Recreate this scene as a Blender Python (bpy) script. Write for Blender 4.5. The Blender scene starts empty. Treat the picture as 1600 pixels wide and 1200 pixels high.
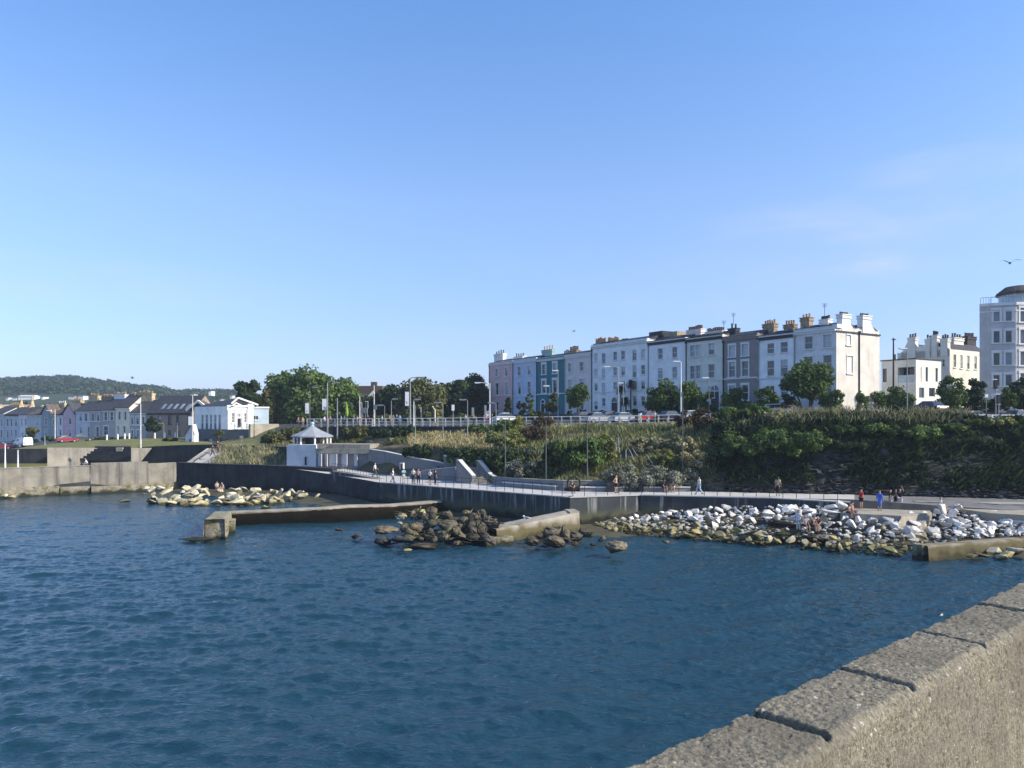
import bpy, bmesh, math, random
import numpy as np
from mathutils import Vector, Matrix
random.seed(7); rng = np.random.default_rng(7)
S = bpy.context.scene; col = S.collection
H, F, CX, HY = 10.0, 1200.0, 800.0, 655.0      # eye height above the water, focal length and horizon in photo pixels

# ---------------------------------------------------------------- camera, sky, sun, exposure
cam = bpy.data.cameras.new('camera'); camo = bpy.data.objects.new('camera', cam); col.objects.link(camo)
camo.location = (0, 0, H); camo.rotation_euler = (math.pi/2, 0, 0)
cam.sensor_width = 36; cam.lens = 27; cam.shift_y = 55/1600; cam.clip_start = .05; cam.clip_end = 9000
S.camera = camo
SUN_AZ = math.atan2(.955, -.28); SUN_EL = math.radians(34)     # clockwise from +Y
sd = Vector((math.sin(SUN_AZ)*math.cos(SUN_EL), math.cos(SUN_AZ)*math.cos(SUN_EL), math.sin(SUN_EL)))
sl = bpy.data.lights.new('sun', 'SUN'); sl.energy = 3.9; sl.angle = math.radians(.55); sl.color = (1, .9, .74)
so = bpy.data.objects.new('sun', sl); col.objects.link(so)
so.rotation_euler = sd.to_track_quat('Z', 'Y').to_euler(); so.location = (60, 0, 80)
W = bpy.data.worlds.new('World'); S.world = W; W.use_nodes = True
nt = W.node_tree; N = nt.nodes; L = nt.links; N.clear()
wo = N.new('ShaderNodeOutputWorld'); bg = N.new('ShaderNodeBackground'); sky = N.new('ShaderNodeTexSky')
sky.sky_type = 'NISHITA'; sky.sun_disc = False; sky.sun_elevation = SUN_EL; sky.sun_rotation = SUN_AZ
sky.altitude = 0; sky.air_density = 1.0; sky.dust_density = .6; sky.ozone_density = 3.5
bg.inputs['Strength'].default_value = .15
tc = N.new('ShaderNodeTexCoord'); sx = N.new('ShaderNodeSeparateXYZ'); L.new(tc.outputs['Generated'], sx.inputs[0])
def wmath(op, a, b=None):
    n = N.new('ShaderNodeMath'); n.operation = op; n.use_clamp = False
    for i, v in enumerate((a, b)):
        if v is None: continue
        if isinstance(v, (int, float)): n.inputs[i].default_value = v
        else: L.new(v, n.inputs[i])
    return n.outputs[0]
def smooth(v, a, b):
    n = N.new('ShaderNodeMapRange'); n.interpolation_type = 'SMOOTHSTEP'; L.new(v, n.inputs[0])
    n.inputs[1].default_value = a; n.inputs[2].default_value = b
    return n.outputs[0]
# thin cirrus: streaky noise over the direction, only in low wide patches
az = wmath('ARCTAN2', sx.outputs[0], sx.outputs[1])
cmb = N.new('ShaderNodeCombineXYZ'); L.new(az, cmb.inputs[0]); L.new(sx.outputs[2], cmb.inputs[1])
mp = N.new('ShaderNodeMapping'); mp.inputs['Rotation'].default_value = (0, 0, math.radians(-7)); mp.inputs['Scale'].default_value = (4.2, 19, 1)
mp.inputs['Location'].default_value = (1.3, .2, 0)
L.new(cmb.outputs[0], mp.inputs[0])
no = N.new('ShaderNodeTexNoise'); no.inputs['Scale'].default_value = 1.0; no.inputs['Detail'].default_value = 9; no.inputs['Roughness'].default_value = .58; no.inputs['Distortion'].default_value = .5
L.new(mp.outputs[0], no.inputs['Vector'])
cl = smooth(no.outputs[0], .42, .9)
def patch(a0, e0, wa, we, k):      # soft elliptical patch of cloud round azimuth a0, height e0
    da = wmath('DIVIDE', wmath('SUBTRACT', az, a0), wa); de = wmath('DIVIDE', wmath('SUBTRACT', sx.outputs[2], e0), we)
    r = wmath('ADD', wmath('MULTIPLY', da, da), wmath('MULTIPLY', de, de))
    n = wmath('MULTIPLY', smooth(wmath('MULTIPLY', r, -1.0), -1.0, 0.0), k)
    return n
pt = None
for q in ((.46, .205, .32, .07, .36), (.3, .165, .26, .045, .3), (-.52, .155, .34, .035, .3), (.53, .275, .14, .025, .4), (.12, .2, .2, .03, .15), (-.1, .1, .3, .03, .1)):
    p_ = patch(*q); pt = p_ if pt is None else wmath('ADD', pt, p_)
fac = wmath('MINIMUM', wmath('MULTIPLY', wmath('ADD', wmath('MULTIPLY', cl, 1.5), .2), pt), .8)
mx = N.new('ShaderNodeMix'); mx.data_type = 'RGBA'; L.new(fac, mx.inputs[0])
hz = N.new('ShaderNodeValToRGB'); L.new(sx.outputs[2], hz.inputs[0]); he = hz.color_ramp.elements      # air: bluer than the model's yellow horizon
he[0].position = 0; he[0].color = (.51, .535, .74, 1); he[1].position = .5; he[1].color = (.62, .82, 1, 1)
for p_, c_ in ((.1, (.585, .605, .79)), (.27, (.77, .785, .87))): e_ = he.new(p_); e_.color = (*c_, 1)
hm = N.new('ShaderNodeMix'); hm.data_type = 'RGBA'; hm.blend_type = 'MULTIPLY'; hm.inputs[0].default_value = 1; L.new(sky.outputs[0], hm.inputs[6]); L.new(hz.outputs[0], hm.inputs[7])
L.new(hm.outputs[2], mx.inputs[6]); mx.inputs[7].default_value = (2.75, 2.95, 3.4, 1)
L.new(mx.outputs[2], bg.inputs['Color']); L.new(bg.outputs[0], wo.inputs[0])
S.view_settings.view_transform = 'Standard'; S.view_settings.look = 'None'; S.view_settings.exposure = .85; S.view_settings.gamma = 1
S.render.engine = 'CYCLES'

# ---------------------------------------------------------------- helpers
def P(px, py, Y): return Vector(((px-CX)/F*Y, Y, H-(py-HY)/F*Y))
def Pz(px, Y, z): return Vector(((px-CX)/F*Y, Y, z))
def Yof(py, z=0): return (H-z)*F/(py-HY)
ORI = {}
def obj(name, me, m=None, parent=None, loc=None):
    o = bpy.data.objects.new(name, me); col.objects.link(o)
    if m and not me.materials: me.materials.append(m)
    if parent:
        o.parent = parent; ORI[o] = ORI[parent]
    else:
        o.location = loc or (0, 0, 0); ORI[o] = Vector(loc or (0, 0, 0))
    return o
def tag(o, label=None, cat=None, group=None, kind=None):
    if label: o['label'] = label
    if cat: o['category'] = cat
    if group: o['group'] = group
    if kind: o['kind'] = kind
    return o
def thing(name, label, cat, loc=(0, 0, 0), group=None, rz=0):
    o = bpy.data.objects.new(name, None); col.objects.link(o); o.location = loc; o.rotation_euler = (0, 0, rz)
    o.empty_display_size = .3; ORI[o] = Vector(loc)
    return tag(o, label, cat, group)
def copy_tree(o, loc=None, rz=None, parent=None, scale=None):
    c = o.copy(); col.objects.link(c)
    if parent: c.parent = parent
    if loc is not None: c.location = loc
    if rz is not None: c.rotation_euler = (0, 0, rz)
    if scale is not None: c.scale = scale
    for ch in list(o.children): copy_tree(ch, parent=c)
    ORI[c] = Vector(loc) if loc is not None else ORI.get(o)
    return c
class MB:
    def __init__(s): s.v = []; s.f = []
    def poly(s, pts):
        n = len(s.v); s.v += [tuple(p) for p in pts]; s.f.append(tuple(range(n, n+len(pts)))); return s
    def hexa(s, b, t):                       # bottom loop, top loop (same length)
        n = len(s.v); k = len(b); s.v += [tuple(p) for p in b]+[tuple(p) for p in t]
        s.f.append(tuple(range(n+k-1, n-1, -1))); s.f.append(tuple(range(n+k, n+2*k)))
        for i in range(k):
            j = (i+1) % k; s.f.append((n+i, n+j, n+k+j, n+k+i))
        return s
    def box(s, c, sz, rz=0):
        cx, cy, cz = c; a, b, h = sz[0]/2, sz[1]/2, sz[2]/2; cr, sr = math.cos(rz), math.sin(rz)
        q = [(cx+x*cr-y*sr, cy+x*sr+y*cr) for x, y in ((-a, -b), (a, -b), (a, b), (-a, b))]
        return s.hexa([(x, y, cz-h) for x, y in q], [(x, y, cz+h) for x, y in q])
    def prism(s, plan, z0, z1): return s.hexa([(x, y, z0) for x, y in plan], [(x, y, z1) for x, y in plan])
    def extr(s, pts, vec):
        vec = Vector(vec); return s.hexa([Vector(p) for p in pts], [Vector(p)+vec for p in pts])
    def tube(s, p, q, r, r2=None, n=7):
        p, q = Vector(p), Vector(q); d = (q-p).normalized(); a = d.orthogonal().normalized(); b = d.cross(a); r2 = r if r2 is None else r2
        A = [p+(a*math.cos(2*math.pi*i/n)+b*math.sin(2*math.pi*i/n))*r for i in range(n)]
        B = [q+(a*math.cos(2*math.pi*i/n)+b*math.sin(2*math.pi*i/n))*r2 for i in range(n)]
        return s.hexa(A, B)
    def path(s, pts, r, n=6):
        for a, b in zip(pts[:-1], pts[1:]): s.tube(a, b, r, n=n)
        return s
    def ball(s, c, r, nu=10, nv=7, sc=(1, 1, 1)):
        n = len(s.v); c = Vector(c)
        for j in range(nv+1):
            th = math.pi*j/nv
            for i in range(nu):
                ph = 2*math.pi*i/nu; s.v.append((c.x+r*sc[0]*math.sin(th)*math.cos(ph), c.y+r*sc[1]*math.sin(th)*math.sin(ph), c.z+r*sc[2]*math.cos(th)))
        for j in range(nv):
            for i in range(nu):
                k = (i+1) % nu; s.f.append((n+j*nu+i, n+(j+1)*nu+i, n+(j+1)*nu+k, n+j*nu+k))
        return s
    def build(s, name, m=None, parent=None, smooth=False, loc=None):
        o0 = ORI[parent] if parent else Vector(loc or (0, 0, 0))
        me = bpy.data.meshes.new(name)
        me.from_pydata([(x-o0.x, y-o0.y, z-o0.z) for x, y, z in s.v], [], s.f); me.validate(); me.update()
        if smooth: me.polygons.foreach_set('use_smooth', [True]*len(me.polygons))
        return obj(name, me, m, parent, loc)
def quads_mesh(name, V):                     # V: (n,4,3) array of quads
    n = len(V); me = bpy.data.meshes.new(name)
    me.vertices.add(4*n); me.vertices.foreach_set('co', np.ascontiguousarray(V, dtype=np.float32).ravel())
    me.loops.add(4*n); me.loops.foreach_set('vertex_index', np.arange(4*n, dtype=np.int32))
    me.polygons.add(n); me.polygons.foreach_set('loop_start', np.arange(0, 4*n, 4, dtype=np.int32)); me.update(calc_edges=True); me.validate()
    return me
def grid_mesh(name, G, smooth=True):         # G: (a,b,3)
    a, b, _ = G.shape; me = bpy.data.meshes.new(name)
    i = np.arange(a*b).reshape(a, b); q = np.stack([i[:-1, :-1], i[:-1, 1:], i[1:, 1:], i[1:, :-1]], -1).reshape(-1, 4); n = len(q)
    me.vertices.add(a*b); me.vertices.foreach_set('co', np.ascontiguousarray(G, dtype=np.float32).ravel())
    me.loops.add(4*n); me.loops.foreach_set('vertex_index', q.astype(np.int32).ravel())
    me.polygons.add(n); me.polygons.foreach_set('loop_start', np.arange(0, 4*n, 4, dtype=np.int32)); me.update(calc_edges=True)
    if smooth: me.polygons.foreach_set('use_smooth', np.ones(n, dtype=bool))
    return me
def hash3(i, j, k):
    h = (i*374761393 + j*668265263 + k*2147483647 + 1274126177) & 0xffffffff
    h = ((h ^ (h >> 13))*1274126177) & 0xffffffff
    return ((h ^ (h >> 16)) & 0xffff)/65535.0
def vnoise(p):                               # value noise on (...,3)
    p = np.asarray(p, float); i = np.floor(p).astype(np.int64); f = p-i; f = f*f*(3-2*f); r = 0
    for dx in (0, 1):
        for dy in (0, 1):
            for dz in (0, 1):
                w = (f[..., 0] if dx else 1-f[..., 0])*(f[..., 1] if dy else 1-f[..., 1])*(f[..., 2] if dz else 1-f[..., 2])
                r = r + w*hash3(i[..., 0]+dx, i[..., 1]+dy, i[..., 2]+dz)
    return r
def fbm(p, o=4):
    p = np.asarray(p, float); r = 0; a = .5
    for _ in range(o): r = r+a*(vnoise(p)-.5); p = p*2.03+7.1; a *= .5
    return r

# ---------------------------------------------------------------- materials
def lin(c): return tuple(c)+(1,)
def mat(name, c, rough=.85, var=.22, scale=2.0, bump=0, bscale=None, c2=None, spec=.25, stretch=(1, 1, 1), ramp=(.35, .65), tide=None, obcol=False, island=0, extra=None, metal=0, trans=0, world=False):
    m = bpy.data.materials.new(name); m.use_nodes = True; t = m.node_tree; n = t.nodes; l = t.links
    b = n['Principled BSDF']; b.inputs['Roughness'].default_value = rough; b.inputs['Specular IOR Level'].default_value = spec; b.inputs['Metallic'].default_value = metal
    tcn = n.new('ShaderNodeTexCoord'); src = tcn.outputs['Object']
    if world: g = n.new('ShaderNodeNewGeometry'); src = g.outputs['Position']
    mpn = n.new('ShaderNodeMapping'); mpn.inputs['Scale'].default_value = stretch; l.new(src, mpn.inputs[0])
    nz = n.new('ShaderNodeTexNoise'); nz.inputs['Scale'].default_value = scale; nz.inputs['Detail'].default_value = 7; nz.inputs['Roughness'].default_value = .6; l.new(mpn.outputs[0], nz.inputs['Vector'])
    r = n.new('ShaderNodeValToRGB'); l.new(nz.outputs[0], r.inputs[0])
    a = [x*(1-var) for x in c]; z = [min(1, x*(1+var)) for x in c] if c2 is None else c2
    r.color_ramp.elements[0].position = ramp[0]; r.color_ramp.elements[1].position = ramp[1]
    r.color_ramp.elements[0].color = lin(a if c2 is None else c); r.color_ramp.elements[1].color = lin(z)
    out = r.outputs[0]
    def mix(f, a_, b_, mode='MIX'):
        x = n.new('ShaderNodeMix'); x.data_type = 'RGBA'; x.blend_type = mode
        for s_, v in ((0, f), (6, a_), (7, b_)):
            if isinstance(v, (int, float)): x.inputs[s_].default_value = v
            elif isinstance(v, tuple): x.inputs[s_].default_value = v
            else: l.new(v, x.inputs[s_])
        return x.outputs[2]
    if extra:                                # [(scale, stretch, lo, hi, colour, strength)]
        for sc, st, lo, hi, cc, k in extra:
            m2 = n.new('ShaderNodeMapping'); m2.inputs['Scale'].default_value = st; m2.inputs['Location'].default_value = (sc*3.3, 1.7, sc); l.new(src, m2.inputs[0])
            n2 = n.new('ShaderNodeTexNoise'); n2.inputs['Scale'].default_value = sc; n2.inputs['Detail'].default_value = 5; l.new(m2.outputs[0], n2.inputs['Vector'])
            mr = n.new('ShaderNodeMapRange'); l.new(n2.outputs[0], mr.inputs[0]); mr.inputs[1].default_value = lo; mr.inputs[2].default_value = hi; mr.inputs[4].default_value = k
            out = mix(mr.outputs[0], out, lin(cc))
    if tide:                                 # weed and wet below a tide line: [(z0, z1, colour)]
        gg = n.new('ShaderNodeNewGeometry'); sz_ = n.new('ShaderNodeSeparateXYZ'); l.new(gg.outputs['Position'], sz_.inputs[0])
        n3 = n.new('ShaderNodeTexNoise'); n3.inputs['Scale'].default_value = .9; n3.inputs['Detail'].default_value = 5; l.new(gg.outputs['Position'], n3.inputs['Vector'])
        ma = n.new('ShaderNodeMath'); ma.operation = 'MULTIPLY_ADD'; l.new(n3.outputs[0], ma.inputs[0]); ma.inputs[1].default_value = -1.6; l.new(sz_.outputs[2], ma.inputs[2])
        for z0, z1, cc in tide:
            mr = n.new('ShaderNodeMapRange'); l.new(ma.outputs[0], mr.inputs[0]); mr.inputs[1].default_value = z0-.8; mr.inputs[2].default_value = z1-.8
            out = mix(mr.outputs[0], out, lin(cc))
    if obcol:
        oi = n.new('ShaderNodeObjectInfo'); out = mix(1.0, out, oi.outputs['Color'], 'MULTIPLY')
    if island:
        ge = n.new('ShaderNodeNewGeometry'); mr = n.new('ShaderNodeMapRange'); l.new(ge.outputs['Random Per Island'], mr.inputs[0])
        mr.inputs[3].default_value = 1-island; mr.inputs[4].default_value = 1+island
        hs = n.new('ShaderNodeHueSaturation'); l.new(mr.outputs[0], hs.inputs['Value']); l.new(out, hs.inputs['Color']); out = hs.outputs[0]
    l.new(out, b.inputs['Base Color'])
    if bump:
        nb = n.new('ShaderNodeTexNoise'); nb.inputs['Scale'].default_value = bscale or scale*4; nb.inputs['Detail'].default_value = 6; l.new(mpn.outputs[0], nb.inputs['Vector'])
        bm = n.new('ShaderNodeBump'); bm.inputs['Strength'].default_value = bump; bm.inputs['Distance'].default_value = .06; l.new(nb.outputs[0], bm.inputs['Height']); l.new(bm.outputs[0], b.inputs['Normal'])
    if trans:
        tr = n.new('ShaderNodeBsdfTranslucent'); l.new(out, tr.inputs['Color']); ms = n.new('ShaderNodeMixShader'); ms.inputs[0].default_value = trans
        l.new(b.outputs[0], ms.inputs[1]); l.new(tr.outputs[0], ms.inputs[2]); l.new(ms.outputs[0], n['Material Output'].inputs[0])
    return m
M = {}
def paint(name, c, rough=.75, dirt=.3, **k):   # rendered wall paint with rain streaks and blotches
    M[name] = mat(name, c, rough, .1, .7, extra=[(1.1, (1.6, 1.6, .18), .52, .8, tuple(x*.55 for x in c), dirt), (.5, (1, 1, 1), .55, .8, tuple(x*.75 for x in c), .5)], bump=.12, bscale=14, **k); return M[name]
STREAK = lambda c, k=.75: (.8, (1.5, 1.5, .1), .5, .72, c, k)
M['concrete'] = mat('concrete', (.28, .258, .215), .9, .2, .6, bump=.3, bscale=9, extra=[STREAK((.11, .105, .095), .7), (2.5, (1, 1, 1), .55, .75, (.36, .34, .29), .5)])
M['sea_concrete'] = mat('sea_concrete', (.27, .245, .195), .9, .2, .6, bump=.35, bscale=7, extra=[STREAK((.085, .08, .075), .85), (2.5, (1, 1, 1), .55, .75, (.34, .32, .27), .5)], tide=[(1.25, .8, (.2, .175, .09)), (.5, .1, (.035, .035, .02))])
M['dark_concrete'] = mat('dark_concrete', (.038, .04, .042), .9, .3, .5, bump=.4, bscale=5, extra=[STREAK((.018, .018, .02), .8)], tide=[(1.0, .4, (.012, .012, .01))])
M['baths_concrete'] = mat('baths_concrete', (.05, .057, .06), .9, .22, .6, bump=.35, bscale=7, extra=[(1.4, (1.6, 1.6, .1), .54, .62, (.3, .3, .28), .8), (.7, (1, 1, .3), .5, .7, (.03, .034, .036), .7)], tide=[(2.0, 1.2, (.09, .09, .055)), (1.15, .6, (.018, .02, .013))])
M['new_concrete'] = mat('new_concrete', (.19, .195, .2), .85, .12, .8, bump=.1, bscale=14, extra=[STREAK((.12, .122, .125), .5)])
M['coping_white'] = mat('coping_white', (.62, .6, .56), .8, .1, 1.2)
M['deck'] = mat('deck', (.44, .425, .4), .85, .1, .9, bump=.1, bscale=14)
M['slab'] = mat('slab', (.3, .27, .215), .9, .2, .9, bump=.3, bscale=9, tide=[(1.3, .7, (.12, .1, .05)), (.45, .1, (.05, .045, .02))])
M['weed_stone'] = mat('weed_stone', (.12, .1, .07), 1.0, .3, 1.2, spec=.02, bump=.7, bscale=5, tide=[(2.6, 2.3, (.016, .013, .008)), (1.0, .4, (.007, .007, .005))])
M['weed_concrete'] = mat('weed_concrete', (.28, .25, .185), .9, .25, 1.2, bump=.7, bscale=5, extra=[(1.6, (1, 1, 1), .5, .66, (.11, .115, .03), .9), (4, (1, 1, 2), .5, .7, (.1, .085, .05), .8)], tide=[(.45, .12, (.03, .028, .014))])
M['slate'] = mat('slate', (.052, .053, .06), .7, .25, 1.5, bump=.25, bscale=6)
M['brown_roof'] = mat('brown_roof', (.11, .085, .07), .85, .25, 1.5, bump=.25, bscale=6)
M['trim'] = mat('trim', (.7, .69, .66), .6, .07, 1.0)
M['white_paint'] = mat('white_paint', (.78, .78, .76), .5, .06, 3)
M['old_white'] = mat('old_white', (.62, .6, .55), .6, .2, 3)
M['grey_metal'] = mat('grey_metal', (.3, .31, .31), .45, .12, 3, metal=.2)
M['pole_green'] = mat('pole_green', (.1, .115, .1), .55, .2, 3)
M['dark_metal'] = mat('dark_metal', (.025, .027, .03), .5, .2, 3)
M['wood_pole'] = mat('wood_pole', (.07, .055, .045), .9, .3, 4, stretch=(1, 1, .2))
M['galv'] = mat('galv', (.3, .31, .31), .45, .1, 3, metal=.3)
def glass(name, c, var=.6): M[name] = mat(name, c, .06, var, .33, spec=.6); return M[name]
glass('pane', (.045, .055, .07)); glass('pane_light', (.16, .19, .23), .35)
M['curtain'] = mat('curtain', (.42, .43, .45), .25, .25, 2.2, spec=.5, stretch=(3, 3, .4))
M['clear_glass'] = mat('clear_glass', (.36, .45, .5), .05, .1, 1, spec=.6)
M['door_dark'] = mat('door_dark', (.02, .022, .035), .4, .1, 2)
M['stone_chim'] = mat('stone_chim', (.3, .235, .16), .95, .35, 2.5, bump=.5, bscale=6)
M['dark_chim'] = mat('dark_chim', (.055, .052, .055), .95, .3, 2.5, bump=.5, bscale=6)
M['terracotta'] = mat('terracotta', (.42, .27, .15), .85, .3, 3)
M['pot_dark'] = mat('pot_dark', (.1, .08, .07), .85, .3, 3)
M['brick'] = mat('brick', (.1, .078, .066), .95, .3, 3, bump=.4, bscale=10)
M['person_cloth'] = mat('person_cloth', (1, 1, 1), .9, .12, 9, obcol=True)
M['skin'] = mat('skin', (.46, .28, .2), .6, .08, 6)
M['hair'] = mat('hair', (1, 1, 1), .7, .2, 30, obcol=True)
M['bark'] = mat('bark', (.12, .1, .08), .95, .3, 4, stretch=(1, 1, .3), bump=.5)
M['rubber'] = mat('rubber', (.02, .02, .02), .8, .1, 3)
def leaf(name, c, c2, sc=.35, isl=.45, tr=.28): M[name] = mat(name, c, .75, 0, sc, c2=c2, ramp=(.4, .62), island=isl, trans=tr, spec=.2); return M[name]
leaf('leaf_dark', (0.022, 0.043, 0.019), (0.049, 0.084, 0.027)); leaf('leaf_mid', (0.058, 0.102, 0.029), (0.124, 0.183, 0.044)); leaf('leaf_olive', (0.081, 0.094, 0.030), (0.150, 0.150, 0.050))
leaf('leaf_light', (0.076, 0.127, 0.025), (0.152, 0.202, 0.044)); leaf('leaf_yellow', (.2, .21, .03), (.32, .3, .05)); leaf('leaf_brown', (.07, .048, .026), (.12, .085, .04))
leaf('straw', (0.330, 0.275, 0.121), (0.550, 0.462, 0.242), .5); leaf('grass_green', (0.111, 0.143, 0.039), (0.247, 0.247, 0.078), .4); leaf('grass_grey', (0.163, 0.169, 0.088), (0.375, 0.344, 0.188), .4)
leaf('silver', (0.150, 0.163, 0.112), (0.325, 0.325, 0.250), .6); leaf('leaf_far', (0.026, 0.051, 0.024), (0.055, 0.086, 0.033), .03, .35)
M['lawn'] = mat('lawn', (.1, .115, .035), .95, .25, .4, c2=(.19, .175, .065), bump=.5, bscale=12)
M['soil'] = mat('soil', (.055, .055, .03), .95, .3, .35, c2=(.14, .12, .065), bump=.7, bscale=3)
M['cliff'] = mat('cliff', (.014, .02, .01), .95, .3, .5, c2=(.06, .058, .052), bump=1.0, bscale=1.6, stretch=(1, 1, 2.6), ramp=(.42, .62), extra=[(1.3, (1, 1, 3), .5, .62, (.012, .014, .01), .85)])
M['asphalt'] = mat('asphalt', (.055, .055, .055), .95, .15, 2)
M['seabed'] = mat('seabed', (.07, .065, .04), .95, .3, .7, bump=.5)
M['hill_green'] = mat('hill_green', (.022, .042, .02), .95, .3, .01, c2=(.045, .07, .028))
M['blue_grey'] = mat('blue_grey', (.12, .15, .18), .6, .15, 3)
M['umb_green'] = mat('umb_green', (.22, .36, .05), .8, .2, 4)
ROCK = dict(rough=.9, bump=.5)
def rockmat(name, c, var=.25, tide=None): 
    m = mat(name, c, .9, var, 1.6, bump=.45, bscale=5, tide=tide, obcol=True); M[name] = m
rockmat('rock_white', (.68, .65, .6), .2, [(.95, .45, (.29, .26, .16)), (.4, .05, (.05, .048, .025))]); rockmat('rock_olive', (.25, .225, .13), .35, [(.3, 0, (.04, .038, .02))])
rockmat('rock_dark', (.115, .105, .088), .5, [(.5, .1, (.035, .03, .02))]); rockmat('rock_tan', (.52, .47, .36), .3, [(.55, .2, (.3, .26, .12)), (.2, 0, (.05, .05, .02))])
rockmat('rock_weed', (.06, .06, .035), .5, [(1.2, .5, (.03, .035, .015))])

# ---------------------------------------------------------------- the setting: terrain lofted along the shore, sea, hills
COLS = {
 -420: [(3, -4), (85, -1.3), (95, -.3), (95.6, 1.8), (114, 1.8), (126.4, 1.8), (126.8, 4.1), (150, 4.0), (212, 4.2), (330, 7), (1200, 12), (4000, 14)],
 0:    [(3, -4), (90, -1.2), (98.5, -.2), (99.1, 1.8), (114, 1.8), (126.4, 1.8), (126.8, 4.3), (145, 4.0), (200, 4.2), (330, 7), (1200, 12), (4000, 14)],
 74:   [(3, -4), (92, -1.2), (101, -.2), (101.6, 1.8), (114, 1.8), (126.4, 1.8), (126.8, 5.2), (146, 5.3), (196, 4.5), (330, 7), (1200, 12), (4000, 14)],
 205:  [(3, -4), (94, -1), (105.8, -.2), (106.4, 1.8), (114, 1.8), (126.4, 1.8), (126.8, 5.5), (150, 6.2), (186, 5.2), (330, 8), (1200, 12), (4000, 14)],
 275:  [(3, -4), (92, -.8), (108.8, .1), (109.4, 1.8), (114, 1.8), (126.4, 1.8), (126.8, 5.9), (150, 6.3), (178, 5.8), (330, 9), (1200, 12), (4000, 14)],
 345:  [(3, -4), (88, -.6), (106.8, .25), (107.4, 3.5), (109, 3.55), (116, 4.7), (121, 6), (131, 5.6), (150, 6.3), (330, 9), (1200, 13), (4000, 14)],
 400:  [(3, -4), (88, -.5), (105.2, .3), (105.8, 3.5), (107.5, 3.55), (114, 5.2), (118, 5.6), (130, 6.4), (150, 9), (330, 10), (1200, 13), (4000, 14)],
 446:  [(3, -4), (87, -.4), (104, .3), (104.6, 3.4), (109, 3.5), (115, 5.6), (121, 6.8), (123, 8.5), (150, 9.1), (330, 10), (1200, 13), (4000, 14)],
 519:  [(3, -4), (82, -.4), (98.2, .5), (98.7, 2.9), (108, 3.5), (113, 5.8), (119.6, 6.8), (120.3, 8.9), (150, 9.2), (330, 11), (1200, 13), (4000, 14)],
 592:  [(3, -4), (76, -.4), (86.4, .5), (86.9, 2.84), (99, 2.9), (105, 6.0), (114.4, 7.5), (115.1, 8.95), (150, 9.4), (330, 11), (1200, 13), (4000, 14)],
 690:  [(3, -4), (72, -.5), (80.4, .45), (80.9, 2.84), (92, 2.9), (95.5, 6.5), (109.4, 7.9), (110.1, 9.0), (155, 9.9), (330, 11), (1200, 13), (4000, 14)],
 760:  [(3, -4), (66, -.5), (76.4, .4), (76.9, 2.84), (85.5, 2.9), (90, 6.3), (104, 8.2), (106, 9.05), (160, 10.3), (330, 11.4), (1200, 13), (4000, 14)],
 890:  [(3, -4), (64, -.5), (70.1, .35), (70.6, 2.84), (75.6, 2.9), (82, 5.6), (95, 8.6), (100.5, 9.2), (135, 10.4), (330, 12), (1200, 14), (4000, 14)],
 1000: [(3, -4), (63.5, -.5), (72, .4), (72.5, 2.84), (75.8, 2.9), (81, 5.7), (91, 8.7), (96.5, 9.3), (118, 10.5), (330, 13), (1200, 14), (4000, 14)],
 1090: [(3, -4), (62.5, -.6), (71.1, .9), (71.6, 2.84), (76, 2.9), (79.5, 6.2), (86, 9.0), (92, 9.35), (110, 10.6), (330, 13), (1200, 14), (4000, 14)],
 1130: [(3, -4), (62, -.6), (70.6, 1), (71.1, 2.84), (75.2, 2.9), (77, 7.0), (83.5, 9.8), (90, 9.4), (106, 10.6), (330, 13), (1200, 14), (4000, 14)],
 1200: [(3, -4), (61.5, -.7), (69.4, 1.2), (69.9, 2.84), (74, 2.9), (75.6, 7.4), (81, 10.2), (87.5, 9.5), (102, 10.7), (330, 13), (1200, 14), (4000, 14)],
 1330: [(3, -4), (58.5, -.7), (67.5, 1.3), (68.6, 2.84), (72.5, 2.9), (74.2, 7.5), (79, 10.4), (83.5, 9.6), (96, 10.8), (330, 13), (1200, 14), (4000, 14)],
 1480: [(3, -4), (55.5, -.7), (65, 1.4), (66.2, 2.5), (71, 2.8), (73, 7.4), (77, 10.3), (80, 9.6), (96, 10.8), (330, 13), (1200, 14), (4000, 14)],
 1620: [(3, -4), (52.5, -.7), (62, 1.4), (64, 2.3), (70, 2.7), (72.2, 7.2), (75.2, 9.85), (77.5, 9.7), (98, 10.9), (330, 13), (1200, 14), (4000, 14)],
 2600: [(3, -4), (40, -.7), (48, 1.4), (50, 2.3), (56, 2.7), (58.2, 7.2), (61.2, 9.9), (63, 9.7), (80, 10.9), (330, 13), (1200, 14), (4000, 14)],
}
CK = np.array(sorted(COLS)); CV = np.array([COLS[k] for k in CK], float)      # (cols, 12, 2)
def loft(px, w):
    k = int(min(max(math.floor(w), 0), 10)); f = w-k
    g = lambda j, c: np.interp(px, CK, CV[:, j, c])
    return g(k, 0)*(1-f)+g(k+1, 0)*f, g(k, 1)*(1-f)+g(k+1, 1)*f
def LP(px, w, dz=0):
    Y, z = loft(px, w); return Pz(px, Y, z+dz)
def wat(px, Y):                                # loft coordinate at a distance
    ys = [np.interp(px, CK, CV[:, j, 0]) for j in range(12)]
    return float(np.interp(Y, ys, range(12)))
def ground(px, Y): return loft(px, wat(px, Y))[1]
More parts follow.
